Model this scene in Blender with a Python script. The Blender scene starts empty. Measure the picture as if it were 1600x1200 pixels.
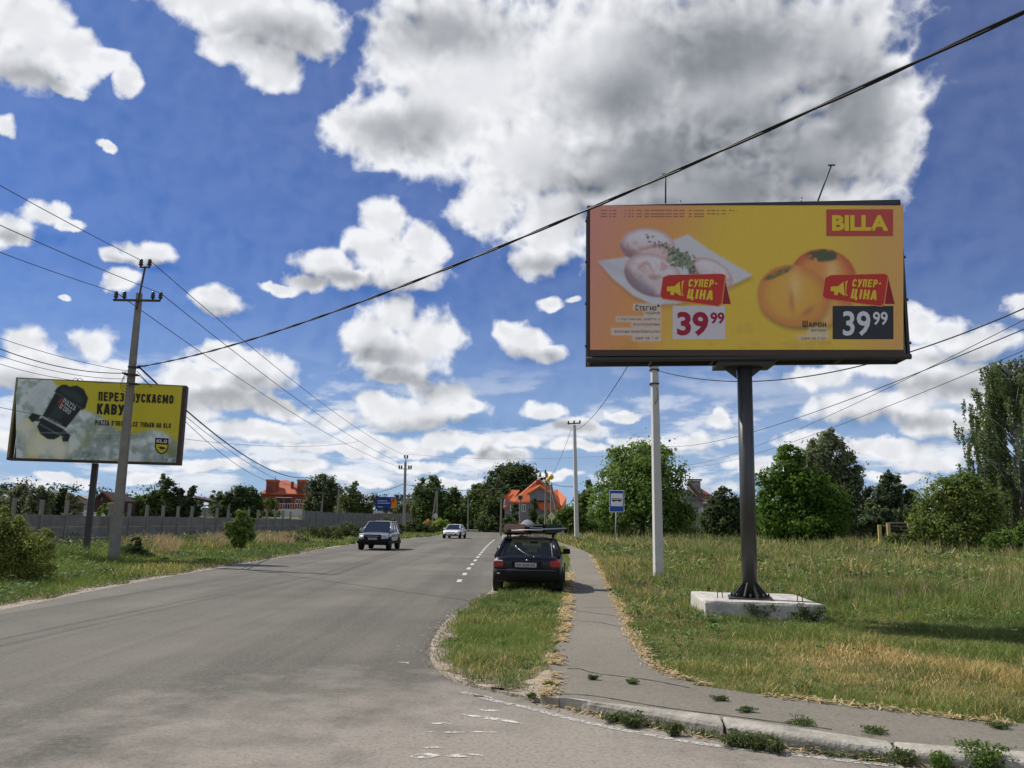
import bpy, bmesh, math, random
import numpy as np
from mathutils import Vector, Matrix
R = math.radians
random.seed(7); rng = np.random.default_rng(11)
scene = bpy.context.scene
COL = scene.collection

# ------------------------------------------------------------------ camera
FPX = 1280.0
PITCH = math.atan(217 / 1280 * math.cos(R(1.0))); ROLL = R(1.0); EYE = 1.7
_f = np.array([0, math.cos(PITCH), math.sin(PITCH)]); _r0 = np.array([1., 0, 0]); _u0 = np.array([0, -math.sin(PITCH), math.cos(PITCH)])
_r = _r0 * math.cos(ROLL) + _u0 * math.sin(ROLL); _u = -_r0 * math.sin(ROLL) + _u0 * math.cos(ROLL)
cam_data = bpy.data.cameras.new('camera'); cam = bpy.data.objects.new('camera', cam_data); COL.objects.link(cam)
cam_data.sensor_width = 36; cam_data.lens = 36 * FPX / 1600; cam_data.clip_start = 0.05; cam_data.clip_end = 3000
cam.matrix_world = Matrix(((_r[0], _u[0], -_f[0], 0), (_r[1], _u[1], -_f[1], 0), (_r[2], _u[2], -_f[2], EYE), (0, 0, 0, 1)))
scene.camera = cam

def ray(px, py): return _f + _r * (px - 800) / FPX - _u * (py - 600) / FPX
def G(px, py, z=0.0):                       # place on the ground at height z seen in that direction
    d = ray(px, py); t = (z - EYE) / d[2]; p = d * t; return np.array([p[0], p[1], z])
def P(px, py, Y):                           # point at distance Y
    d = ray(px, py); return np.array([0, 0, EYE]) + d * Y / d[1]

# ------------------------------------------------------------------ light
SUN = np.array([-0.77, 0.42, 1.0]); SUN = SUN / np.linalg.norm(SUN)
sun_el = math.asin(SUN[2]); sun_az = math.atan2(SUN[0], SUN[1])
sl = bpy.data.lights.new('sun', 'SUN'); sl.energy = 4.5; sl.angle = R(0.5); sl.color = (1.0, 0.95, 0.87)
so = bpy.data.objects.new('sun', sl); COL.objects.link(so)
so.rotation_euler = Vector(-SUN).to_track_quat('-Z', 'Y').to_euler()

scene.view_settings.view_transform = 'Standard'; scene.view_settings.look = 'None'
scene.view_settings.exposure = 0.12; scene.view_settings.gamma = 1.0
scene.render.resolution_x = 1024; scene.render.resolution_y = 768

# ------------------------------------------------------------------ sky with cumulus clouds
world = bpy.data.worlds.new('World'); scene.world = world; world.use_nodes = True
wn = world.node_tree.nodes; wl = world.node_tree.links
for n in list(wn): wn.remove(n)
def wnode(t, **k):
    n = wn.new(t)
    for a, b in k.items(): setattr(n, a, b)
    return n
def setin(n, i, v):
    if isinstance(v, bpy.types.NodeSocket): wl.new(v, n.inputs[i])
    else: n.inputs[i].default_value = v
def wm(op, a, b=None, c=None, clamp=False):
    n = wnode('ShaderNodeMath', operation=op, use_clamp=clamp)
    setin(n, 0, a)
    if b is not None: setin(n, 1, b)
    if c is not None: setin(n, 2, c)
    return n.outputs[0]
def wv(op, a, b=None, c=None):
    n = wnode('ShaderNodeVectorMath', operation=op)
    setin(n, 0, a)
    if b is not None: setin(n, 1, b)
    if c is not None: setin(n, 2, c)
    return n.outputs['Value'] if op in ('LENGTH', 'DOT_PRODUCT') else n.outputs[0]
def wsmooth(x, lo, hi, a=0.0, b=1.0):
    n = wnode('ShaderNodeMapRange', interpolation_type='SMOOTHSTEP')
    setin(n, 0, x); setin(n, 1, lo); setin(n, 2, hi); setin(n, 3, a); setin(n, 4, b)
    return n.outputs[0]
def wmix(f, a, b):
    n = wnode('ShaderNodeMix', data_type='RGBA')
    setin(n, 0, f); setin(n, 6, a); setin(n, 7, b); return n.outputs[2]
tc = wnode('ShaderNodeTexCoord'); D = wv('NORMALIZE', tc.outputs['Generated'])
sep = wnode('ShaderNodeSeparateXYZ'); wl.new(D, sep.inputs[0])
az = wm('ARCTAN2', sep.outputs[0], sep.outputs[1]); el = wm('ARCSINE', sep.outputs[2])
comb = wnode('ShaderNodeCombineXYZ'); wl.new(az, comb.inputs[0]); wl.new(el, comb.inputs[1]); AE0 = comb.outputs[0]
wf_ = wm('DIVIDE', 1.0, wm('ADD', wm('MAXIMUM', el, 0.0), 0.30)); DP = wnode('ShaderNodeVectorMath', operation='SCALE'); wl.new(D, DP.inputs[0]); wl.new(wf_, DP.inputs[3]); DP = DP.outputs[0]
def wcol(vec, scale, detail, rough=0.6):
    n = wnode('ShaderNodeTexNoise'); wl.new(vec, n.inputs['Vector']); n.inputs['Scale'].default_value = scale; n.inputs['Detail'].default_value = detail; n.inputs['Roughness'].default_value = rough; return n.outputs['Color']
warp = wv('MULTIPLY', wv('SUBTRACT', wcol(D, 9.0, 6, 0.55), (0.5, 0.5, 0.5)), (0.075, 0.060, 0))
AE = wv('ADD', AE0, warp)
def azel(px, py):
    d = ray(px, py); d = d / np.linalg.norm(d); return math.atan2(d[0], d[1]), math.asin(d[2])
def blobs(lst, k):
    acc = None
    for (x, y, rx, ry) in lst:
        a, e = azel(x, y); a1, _ = azel(x + rx, y); a0, _ = azel(x - rx, y)
        _, e1 = azel(x, y - ry); _, e0 = azel(x, y + ry)
        sx = 2 / abs(a1 - a0); sy = 2 / abs(e1 - e0)
        L = wv('LENGTH', wv('MULTIPLY_ADD', AE, (sx, sy, 0), (-a * sx, -e * sy, 0)))
        acc = L if acc is None else wm('SMOOTH_MIN', acc, L, k)
    return acc
CLOUDS = [
 (700, 180, 130, 110), (820, 250, 130, 110), (700, 60, 120, 80), (1000, 250, 200, 110), (1360, 180, 90, 160), (600, 200, 95, 62), (640, 90, 75, 70), (545, 185, 50, 30), (760, 130, 190, 140), (950, 110, 250, 200), (1160, 110, 250, 220), (1320, 60, 110, 120), (1290, 250, 110, 100), (1090, 310, 250, 90), (870, 350, 100, 75), (850, 400, 66, 30), (760, 320, 60, 50),
 (330, -14, 150, 45), (400, 25, 115, 55), (480, 45, 64, 52), (425, 95, 50, 42), (375, 72, 60, 30),
 (40, 45, 90, 70), (20, 105, 85, 48), (100, 90, 70, 50), (165, 108, 50, 22), (210, 135, 24, 22), (95, 140, 50, 16), (-10, 195, 24, 22), (155, 240, 20, 10),
 (60, 330, 34, 22), (15, 355, 44, 24), (95, 350, 22, 13),
 (225, 395, 52, 25), (175, 402, 28, 14), (185, 440, 26, 20), (105, 458, 14, 6), (345, 470, 46, 25), (330, 462, 26, 16),
 (600, 345, 40, 40), (650, 392, 38, 44), (585, 392, 60, 34), (625, 435, 68, 32), (510, 415, 56, 30), (545, 438, 50, 22), (430, 445, 30, 9), (475, 438, 40, 16),
 (620, 500, 52, 30), (575, 530, 62, 42), (680, 530, 46, 42), (625, 560, 92, 44), (640, 600, 66, 16),
 (600, 640, 56, 20), (700, 622, 58, 30), (655, 648, 100, 24), (740, 640, 26, 16),
 (820, 530, 52, 32), (785, 520, 28, 20), (868, 550, 38, 16), (862, 465, 26, 11), (900, 462, 14, 6),
 (45, 532, 50, 32), (150, 528, 42, 34), (100, 570, 90, 34), (20, 580, 70, 38), (185, 575, 36, 24),
 (345, 560, 54, 22), (395, 588, 54, 36), (300, 590, 66, 28), (340, 625, 100, 28), (430, 640, 50, 18), (265, 655, 70, 22), (390, 680, 90, 16),
 (1430, 500, 40, 34), (1475, 510, 50, 26), (1590, 468, 26, 22), (1540, 528, 80, 30), (1380, 562, 100, 32), (1290, 590, 60, 22), (1490, 590, 120, 34), (1350, 636, 100, 26), (1500, 655, 120, 26), (1260, 690, 60, 18), (1380, 700, 90, 14), (1560, 620, 60, 40),
 (1115, 653, 15, 17), (1085, 688, 34, 15), (985, 645, 34, 12), (1000, 688, 50, 10), (855, 652, 38, 16), (905, 672, 44, 14), (755, 700, 32, 17), (745, 720, 40, 9), (795, 712, 34, 12),
 (590, 690, 80, 16), (640, 722, 56, 10), (520, 660, 50, 14), (460, 725, 60, 12), (250, 690, 70, 18), (300, 705, 60, 12), (690, 690, 44, 14), (810, 690, 40, 12), (900, 700, 50, 10), (40, 690, 70, 20), (60, 755, 60, 10), (230, 745, 50, 9), (850, 745, 50, 8), (560, 750, 60, 9), (1180, 720, 60, 12), (1450, 720, 60, 14), (560, 705, 50, 12), (640, 700, 46, 10), (480, 700, 56, 14), (110, 740, 50, 10), (150, 700, 100, 16), (700, 748, 50, 8), (330, 735, 60, 10), (1400, 740, 70, 10), (950, 750, 40, 8)]
GREYS = [(1060, 230, 200, 85), (1180, 240, 170, 90), (920, 290, 120, 45), (1330, 150, 90, 110), (1250, 290, 130, 60), (1020, 330, 170, 40), (1130, 80, 190, 90), (960, 150, 110, 60), (1000, 270, 160, 60), (1200, 290, 190, 45), (1350, 210, 70, 70)]
GREYS2 = [(450, 60, 80, 30), (610, 462, 90, 18), (520, 440, 60, 14), (640, 596, 84, 20), (600, 560, 50, 20), (350, 634, 110, 18), (70, 612, 140, 24), (1450, 600, 120, 18), (1390, 660, 110, 14), (1520, 680, 100, 14), (840, 558, 56, 12), (1500, 552, 70, 12), (680, 668, 100, 12), (850, 412, 60, 16), (40, 128, 60, 18), (345, 490, 40, 10), (400, 612, 50, 14), (1330, 660, 80, 12), (220, 416, 50, 9), (50, 366, 44, 8), (760, 712, 40, 8), (870, 674, 50, 8), (700, 60, 110, 40), (640, 200, 80, 30), (1550, 560, 70, 16)]
F1 = blobs(CLOUDS, 0.10); F2 = blobs(GREYS, 0.45); F3 = blobs(GREYS2, 0.35)
def wnoise(vec, scale, detail, rough=0.55, dist=0.0, lac=2.0):
    n = wnode('ShaderNodeTexNoise'); wl.new(vec, n.inputs['Vector'])
    n.inputs['Scale'].default_value = scale; n.inputs['Detail'].default_value = detail
    n.inputs['Roughness'].default_value = rough; n.inputs['Distortion'].default_value = dist; n.inputs['Lacunarity'].default_value = lac
    return n.outputs[0]
def billow(v, scale, det):
    b = wnoise(v, scale, det, 0.5, 0.0)
    return wm('SUBTRACT', 1.0, wm('MULTIPLY', wm('ABSOLUTE', wm('SUBTRACT', b, 0.5)), 4.0))
def cloudnoise(off, det):
    v = wv('ADD', D, tuple(off))
    o = wm('ADD', wm('MULTIPLY', wnoise(v, 10.0, 3, 0.55, 0.1), 0.42), wm('MULTIPLY', billow(v, 22.0, 1), 0.22))
    o = wm('ADD', o, wm('MULTIPLY', billow(v, 50.0, 1), 0.10))
    return wm('ADD', o, wm('MULTIPLY', wnoise(v, 40.0, det, 0.66), 0.42)) if det else wm('ADD', o, 0.21)
n0 = cloudnoise((0, 0, 0), 8); s0 = cloudnoise((0, 0, 0), 0); s1 = cloudnoise((-0.010, 0.0, 0.014), 0)
vh = wv('MULTIPLY', D, (1, 1, 3.4)); nh = wnoise(vh, 8.0, 10, 0.56, 0.2); nh2 = wnoise(wv('ADD', vh, (-0.02, 0.0, 0.035)), 8.0, 5, 0.5, 0.2)
lowfade = wsmooth(el, 0.09, 0.21, 1.0, 0.0)
lowc = wm('MULTIPLY', wm('SUBTRACT', nh, 0.475), 9.0)
behind = wsmooth(wm('ABSOLUTE', az), 0.62, 0.85, 0.0, 1.0)
nb = wnoise(D, 3.0, 10, 0.58, 0.2)
gen = wm('MULTIPLY', wm('SUBTRACT', nb, 0.50), 5.0)
F1m = wm('SUBTRACT', 1.0, F1)
dens0 = wm('ADD', F1m, wm('MULTIPLY', wm('SUBTRACT', n0, 0.585), 1.45))
densf = wm('MAXIMUM', wm('MULTIPLY', dens0, wm('SUBTRACT', 1.0, behind)), wm('MULTIPLY', gen, behind))
alpha = wsmooth(densf, -0.12, 0.44)
emb = wm('MULTIPLY', wm('SUBTRACT', s0, s1), 1.15)          # bright towards the sun, grey away from it
thick = wsmooth(F1m, 0.15, 0.9)
gn = wm('MULTIPLY', wm('SUBTRACT', wnoise(D, 3.6, 5, 0.42, 0.3), 0.5), 1.2)
front = wm('SUBTRACT', 1.0, behind)
grey = wm('MULTIPLY', wsmooth(wm('ADD', F2, gn), 1.7, 0.1), front)
grey2 = wm('MULTIPLY', wsmooth(wm('ADD', F3, wm('MULTIPLY', gn, 0.9)), 1.7, 0.3), front)
lit = wm('ADD', 0.97, wm('MULTIPLY', emb, wsmooth(F1m, 0.35, 0.85, 1.0, 0.16)))
lit = wm('SUBTRACT', lit, wm('MULTIPLY', grey, 0.70))
lit = wm('SUBTRACT', lit, wm('MULTIPLY', grey2, 0.50))
lit = wm('SUBTRACT', lit, wm('MULTIPLY', thick, 0.10))
lit = wm('SUBTRACT', lit, wm('MULTIPLY', wsmooth(alpha, 0.9, 0.2), 0.10))
lit = wm('MULTIPLY', lit, 1.0, clamp=True)
ccol = wmix(lit, (0.115, 0.135, 0.165, 1), (0.86, 0.875, 0.91, 1))
lowlit = wm('ADD', 0.62, wm('MULTIPLY', wm('SUBTRACT', nh, nh2), 4.5), clamp=True)
lcol = wmix(lowlit, (0.30, 0.39, 0.54, 1), (0.82, 0.84, 0.88, 1))
sky = wnode('ShaderNodeTexSky', sky_type='NISHITA', sun_disc=False, sun_elevation=sun_el, sun_rotation=sun_az)
sky.air_density = 1.0; sky.dust_density = 0.6; sky.ozone_density = 2.2; sky.altitude = 100
SKYS = 0.10
hs = wnode('ShaderNodeHueSaturation'); wl.new(sky.outputs[0], hs.inputs['Color']); hs.inputs['Saturation'].default_value = 1.0; hs.inputs['Value'].default_value = 1.0
lowa = wm('MULTIPLY', wsmooth(lowc, 0.0, 0.9), wm('MULTIPLY', lowfade, 0.85))
bg1 = wnode('ShaderNodeBackground'); wl.new(hs.outputs[0], bg1.inputs[0]); bg1.inputs[1].default_value = SKYS
tint = wv('MULTIPLY', hs.outputs[0], (0.092, 0.32, 0.72)); hzf = wm('MULTIPLY', wsmooth(el, -0.05, 0.32, 1.0, 0.0), 0.85); skyc = wmix(hzf, tint, (3.3, 4.8, 7.0, 1)); wl.new(skyc, bg1.inputs[0])
bgl = wnode('ShaderNodeBackground'); wl.new(lcol, bgl.inputs[0]); bgl.inputs[1].default_value = 1.0
bg2 = wnode('ShaderNodeBackground'); wl.new(ccol, bg2.inputs[0]); bg2.inputs[1].default_value = 0.95
m1 = wnode('ShaderNodeMixShader'); wl.new(lowa, m1.inputs[0]); wl.new(bg1.outputs[0], m1.inputs[1]); wl.new(bgl.outputs[0], m1.inputs[2])
m2 = wnode('ShaderNodeMixShader'); wl.new(alpha, m2.inputs[0]); wl.new(m1.outputs[0], m2.inputs[1]); wl.new(bg2.outputs[0], m2.inputs[2])
wo = wnode('ShaderNodeOutputWorld'); wl.new(m2.outputs[0], wo.inputs[0])
world.cycles.sampling_method = 'MANUAL'; world.cycles.sample_map_resolution = 512

# ------------------------------------------------------------------ materials
MATS = {}
def mat(name, col, rough=0.7, metal=0.0, spec=0.3, noise=None, bump=None, attr=False, transl=0.0, alpha=1.0, coat=0.0, emit=None, seed=0.0):
    """noise=(scale, amount, second colour) mixes a second real colour in patches; bump=(scale,strength)."""
    if name in MATS: return MATS[name]
    m = bpy.data.materials.new(name); m.use_nodes = True; nt = m.node_tree; N = nt.nodes; Lk = nt.links
    b = N['Principled BSDF']; b.inputs['Roughness'].default_value = rough; b.inputs['Metallic'].default_value = metal
    b.inputs['Specular IOR Level'].default_value = spec; b.inputs['Coat Weight'].default_value = coat
    src = None
    if attr:
        a = N.new('ShaderNodeAttribute'); a.attribute_name = 'Col'; src = a.outputs['Color']
    t = N.new('ShaderNodeTexCoord')
    if noise:
        sc, amt, c2 = noise
        nz = N.new('ShaderNodeTexNoise'); nz.inputs['Scale'].default_value = sc; nz.inputs['Detail'].default_value = 8; nz.inputs['Roughness'].default_value = 0.65
        Lk.new(t.outputs['Object'], nz.inputs['Vector'])
        mr = N.new('ShaderNodeMapRange'); mr.inputs[1].default_value = 0.35; mr.inputs[2].default_value = 0.68; mr.inputs[4].default_value = amt
        Lk.new(nz.outputs[0], mr.inputs[0])
        mx = N.new('ShaderNodeMix'); mx.data_type = 'RGBA'; Lk.new(mr.outputs[0], mx.inputs[0])
        if src: Lk.new(src, mx.inputs[6])
        else: mx.inputs[6].default_value = (*col, 1)
        mx.inputs[7].default_value = (*c2, 1); src = mx.outputs[2]
    if src: Lk.new(src, b.inputs['Base Color'])
    else: b.inputs['Base Color'].default_value = (*col, 1)
    if bump:
        nb_ = N.new('ShaderNodeTexNoise'); nb_.inputs['Scale'].default_value = bump[0]; nb_.inputs['Detail'].default_value = 6
        Lk.new(t.outputs['Object'], nb_.inputs['Vector'])
        bp = N.new('ShaderNodeBump'); bp.inputs['Strength'].default_value = bump[1]; bp.inputs['Distance'].default_value = 0.02
        Lk.new(nb_.outputs[0], bp.inputs['Height']); Lk.new(bp.outputs[0], b.inputs['Normal'])
    out = N['Material Output']
    if transl > 0:
        tr = N.new('ShaderNodeBsdfTranslucent')
        if src: Lk.new(src, tr.inputs[0])
        else: tr.inputs[0].default_value = (*col, 1)
        ms = N.new('ShaderNodeMixShader'); ms.inputs[0].default_value = transl
        Lk.new(b.outputs[0], ms.inputs[1]); Lk.new(tr.outputs[0], ms.inputs[2]); Lk.new(ms.outputs[0], out.inputs[0])
    if alpha < 1:
        tp = N.new('ShaderNodeBsdfTransparent'); tp.inputs[0].default_value = (0.75, 0.82, 0.78, 1)
        ms = N.new('ShaderNodeMixShader'); ms.inputs[0].default_value = alpha
        Lk.new(tp.outputs[0], ms.inputs[1]); Lk.new(b.outputs[0], ms.inputs[2]); Lk.new(ms.outputs[0], out.inputs[0])
    MATS[name] = m; return m

mat('concrete', (0.27, 0.25, 0.215), 0.9, noise=(3.0, 0.8, (0.17, 0.155, 0.13)), bump=(30, 0.4))
mat('pole_concrete_pale', (0.56, 0.55, 0.52), 0.85, noise=(2.5, 0.55, (0.42, 0.41, 0.38)), bump=(25, 0.3))
mat('block_concrete', (0.60, 0.56, 0.49), 0.95, noise=(4.5, 1.0, (0.30, 0.28, 0.25)), bump=(9, 1.0))
mat('kerb_concrete', (0.42, 0.39, 0.33), 0.95, noise=(3.5, 0.9, (0.21, 0.195, 0.16)), bump=(22, 0.9))
mat('fence_grey', (0.25, 0.24, 0.225), 0.9, noise=(1.2, 0.9, (0.14, 0.135, 0.13)), bump=(8, 0.5))
mat('fence_post_grey', (0.26, 0.25, 0.23), 0.9, noise=(2.0, 0.7, (0.16, 0.155, 0.145)))
mat('fence_white', (0.66, 0.66, 0.63), 0.85, noise=(0.8, 0.5, (0.5, 0.5, 0.48)))
mat('dark_steel', (0.035, 0.034, 0.034), 0.5, 0.0, 0.4, noise=(2.0, 0.6, (0.055, 0.052, 0.05)))
mat('post_steel', (0.060, 0.060, 0.058), 0.38, 0.2, 0.45, noise=(1.6, 0.6, (0.085, 0.083, 0.08)))
mat('rust_steel', (0.05, 0.04, 0.035), 0.7, 0.0, 0.3, noise=(4, 0.7, (0.12, 0.07, 0.04)))
mat('old_frame', (0.22, 0.18, 0.10), 0.7, noise=(5, 0.8, (0.35, 0.28, 0.13)))
mat('insulator', (0.018, 0.014, 0.013), 0.25, spec=0.6)
mat('cable_black', (0.012, 0.012, 0.014), 0.55)
mat('wire_grey', (0.05, 0.05, 0.055), 0.6)
mat('galv', (0.42, 0.43, 0.44), 0.45, 0.5)
mat('sign_blue', (0.010, 0.070, 0.33), 0.4, noise=(6, 0.3, (0.02, 0.09, 0.36)))
mat('sign_white', (0.72, 0.73, 0.74), 0.4)
mat('sign_black', (0.015, 0.015, 0.015), 0.5)
mat('sign_yellow', (0.75, 0.50, 0.05), 0.4)
mat('paint_white', (0.60, 0.59, 0.56), 0.8, noise=(9, 0.9, (0.26, 0.25, 0.235)))
mat('poster', (1, 1, 1), 0.45, spec=0.35, attr=True)
mat('leaf', (0, 0, 0), 0.6, spec=0.12, attr=True, transl=0.46)
mat('grass', (0, 0, 0), 0.55, spec=0.2, attr=True, transl=0.32)
mat('bark', (0.10, 0.075, 0.055), 0.95, noise=(6, 0.8, (0.16, 0.135, 0.11)), bump=(14, 1.0))
mat('birch_bark', (0.55, 0.53, 0.5), 0.9, noise=(5, 0.7, (0.08, 0.07, 0.06)))
mat('sand', (0.44, 0.37, 0.28), 0.98, noise=(5.0, 0.9, (0.20, 0.175, 0.14)), bump=(30, 1.0))
mat('tyre', (0.018, 0.018, 0.018), 0.85)
mat('rim', (0.32, 0.33, 0.34), 0.35, 0.7)
mat('rim_dark', (0.05, 0.05, 0.05), 0.5, 0.3)
mat('plastic_black', (0.010, 0.010, 0.011), 0.6, spec=0.15, noise=(3, 0.5, (0.018, 0.018, 0.019)))
mat('car_black', (0.006, 0.007, 0.012), 0.30, 0.0, 0.25, coat=0.35, noise=(2.2, 0.5, (0.014, 0.014, 0.018)))
mat('car_silver', (0.30, 0.31, 0.35), 0.28, 0.6, 0.5, coat=0.7)
mat('car_white', (0.86, 0.86, 0.85), 0.25, 0.0, 0.5, coat=0.8)
mat('glass_dark', (0.012, 0.016, 0.018), 0.08, 0.0, 0.6, coat=0.5)
mat('glass_see', (0.02, 0.025, 0.025), 0.06, 0.0, 0.6, alpha=0.62)
mat('seat_dark', (0.03, 0.03, 0.032), 0.9)
mat('lamp_red', (0.30, 0.008, 0.008), 0.22, spec=0.5, coat=0.6)
mat('lamp_clear', (0.62, 0.60, 0.58), 0.15, spec=0.6, coat=0.6)
mat('bumper_strip', (0.10, 0.10, 0.11), 0.4)
mat('chrome', (0.7, 0.7, 0.7), 0.2, 0.9)
mat('plate_white', (0.42, 0.42, 0.39), 0.5)
mat('wood_pink', (0.36, 0.22, 0.16), 0.85, noise=(9, 0.7, (0.26, 0.15, 0.11)))
mat('wood_plank', (0.42, 0.29, 0.17), 0.85, noise=(6, 0.7, (0.28, 0.18, 0.10)))
mat('wood_yellow', (0.62, 0.47, 0.20), 0.8, noise=(5, 0.6, (0.45, 0.33, 0.13)))
mat('wood_dark', (0.045, 0.036, 0.03), 0.9, noise=(5, 0.7, (0.09, 0.075, 0.06)))
mat('crate_green', (0.03, 0.05, 0.035), 0.6)
mat('cloth_grey', (0.25, 0.24, 0.27), 0.95)
mat('brick_red', (0.28, 0.075, 0.045), 0.9, noise=(4, 0.7, (0.20, 0.06, 0.04)))
mat('brick_dark', (0.075, 0.04, 0.035), 0.9, noise=(3, 0.6, (0.05, 0.03, 0.028)))
mat('roof_orange', (0.52, 0.125, 0.038), 0.7, noise=(1.2, 0.5, (0.52, 0.125, 0.04)), bump=(3, 0.6))
mat('roof_brickred', (0.46, 0.13, 0.06), 0.8, noise=(1.0, 0.5, (0.36, 0.10, 0.05)))
mat('roof_maroon', (0.165, 0.045, 0.04), 0.75, noise=(1.5, 0.5, (0.12, 0.04, 0.035)))
mat('roof_grey', (0.09, 0.09, 0.10), 0.8)
mat('wall_grey', (0.20, 0.205, 0.23), 0.9, noise=(1.0, 0.4, (0.24, 0.24, 0.26)))
mat('wall_beige', (0.36, 0.34, 0.30), 0.9, noise=(2.0, 0.5, (0.27, 0.26, 0.23)))
mat('trim_white', (0.72, 0.71, 0.68), 0.7)
mat('window_glass', (0.03, 0.04, 0.05), 0.1, spec=0.6)
mat('white_stone', (0.70, 0.68, 0.63), 0.8)
mat('flower_white', (0.8, 0.8, 0.76), 0.7, transl=0.2)
mat('flower_yellow', (0.80, 0.62, 0.04), 0.7, transl=0.2)
mat('bag_orange', (0.55, 0.20, 0.07), 0.8, noise=(3, 0.6, (0.6, 0.42, 0.3)))
mat('beacon_yellow', (0.75, 0.52, 0.06), 0.3, coat=0.5)

# ------------------------------------------------------------------ mesh helpers
def link(name, me, m=None, parent=None):
    o = bpy.data.objects.new(name, me)
    if m is not None and me is not None: me.materials.append(MATS[m] if isinstance(m, str) else m)
    COL.objects.link(o)
    if parent is not None: o.parent = parent
    return o
def tag(o, label=None, cat=None, group=None, kind=None):
    if label: o['label'] = label
    if cat: o['category'] = cat
    if group: o['group'] = group
    if kind: o['kind'] = kind
    return o
def thing(name, label, cat, loc=(0, 0, 0), rotz=0.0, group=None):
    o = bpy.data.objects.new(name, None); COL.objects.link(o); o.empty_display_size = 0.2
    o.location = loc; o.rotation_euler = (0, 0, rotz); return tag(o, label, cat, group)

class MB:
    def __init__(s): s.v = []; s.f = []; s.s = []
    def add(s, vs, fs, smooth=False):
        k = len(s.v); s.v += [tuple(map(float, p)) for p in vs]
        for f in fs: s.f.append([i + k for i in f]); s.s.append(smooth)
        return s
    def box(s, c, d, M=None):
        cx, cy, cz = c; hx, hy, hz_ = d[0] / 2, d[1] / 2, d[2] / 2
        vs = [(sx * hx, sy * hy, sz * hz_) for sz in (-1, 1) for sy in (-1, 1) for sx in (-1, 1)]
        if M is not None: vs = [tuple(M @ Vector(p)) for p in vs]
        vs = [(p[0] + cx, p[1] + cy, p[2] + cz) for p in vs]
        return s.add(vs, [(0, 2, 3, 1), (4, 5, 7, 6), (0, 1, 5, 4), (2, 6, 7, 3), (0, 4, 6, 2), (1, 3, 7, 5)])
    def b2(s, x0, x1, y0, y1, z0, z1): return s.box(((x0 + x1) / 2, (y0 + y1) / 2, (z0 + z1) / 2), (abs(x1 - x0), abs(y1 - y0), abs(z1 - z0)))
    def hexa(s, p): return s.add(p, [(3, 2, 1, 0), (4, 5, 6, 7), (0, 1, 5, 4), (1, 2, 6, 5), (2, 3, 7, 6), (3, 0, 4, 7)])
    def tube(s, pts, rad, n=8, smooth=True, cap=True, rot=0.0):
        pts = [Vector(p) for p in pts]; N = len(pts)
        if not hasattr(rad, '__len__'): rad = [rad] * N
        rings = []
        for i, p in enumerate(pts):
            t = (pts[min(i + 1, N - 1)] - pts[max(i - 1, 0)]).normalized()
            a = Vector((0, 1, 0)) if abs(t.y) < 0.9 else Vector((0, 0, 1))
            x = t.cross(a).normalized(); y = t.cross(x).normalized()
            rings += [p + (x * math.cos(2 * math.pi * j / n + rot) + y * math.sin(2 * math.pi * j / n + rot)) * rad[i] for j in range(n)]
        fs = [(i * n + j, i * n + (j + 1) % n, (i + 1) * n + (j + 1) % n, (i + 1) * n + j) for i in range(N - 1) for j in range(n)]
        s.add(rings, fs, smooth)
        if cap: k = len(s.v) - N * n; s.f.append([k + j for j in range(n)]); s.s.append(False); s.f.append([k + (N - 1) * n + j for j in range(n)][::-1]); s.s.append(False)
        return s
    def lathe(s, c, prof, n=16, axis='z', smooth=True):
        vs = []
        for (r, h) in prof:
            for j in range(n):
                a = 2 * math.pi * j / n; x, y = r * math.cos(a), r * math.sin(a)
                p = (x, y, h) if axis == 'z' else ((h, x, y) if axis == 'x' else (x, h, y))
                vs.append((p[0] + c[0], p[1] + c[1], p[2] + c[2]))
        fs = [(i * n + j, i * n + (j + 1) % n, (i + 1) * n + (j + 1) % n, (i + 1) * n + j) for i in range(len(prof) - 1) for j in range(n)]
        return s.add(vs, fs, smooth)
    def prism(s, poly, y0, y1, plane='xz'):
        n = len(poly); mk = {'xz': lambda p, t: (p[0], t, p[1]), 'yz': lambda p, t: (t, p[0], p[1]), 'xy': lambda p, t: (p[0], p[1], t)}[plane]
        vs = [mk(p, y0) for p in poly] + [mk(p, y1) for p in poly]
        return s.add(vs, [list(range(n)), list(range(2 * n - 1, n - 1, -1))] + [(i, (i + 1) % n, n + (i + 1) % n, n + i) for i in range(n)])
    def build(s, name, m, parent=None, bevel=0.0, sub=0, fixn=True):
        me = bpy.data.meshes.new(name); me.from_pydata(s.v, [], s.f); me.polygons.foreach_set('use_smooth', s.s)
        if fixn:
            b = bmesh.new(); b.from_mesh(me); bmesh.ops.recalc_face_normals(b, faces=b.faces); b.to_mesh(me); b.free()
        me.update(); o = link(name, me, m, parent)
        if bevel: mo = o.modifiers.new('bevel', 'BEVEL'); mo.width = bevel; mo.segments = 2; mo.limit_method = 'ANGLE'
        if sub: mo = o.modifiers.new('sub', 'SUBSURF'); mo.levels = sub; mo.render_levels = sub
        return o

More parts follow.
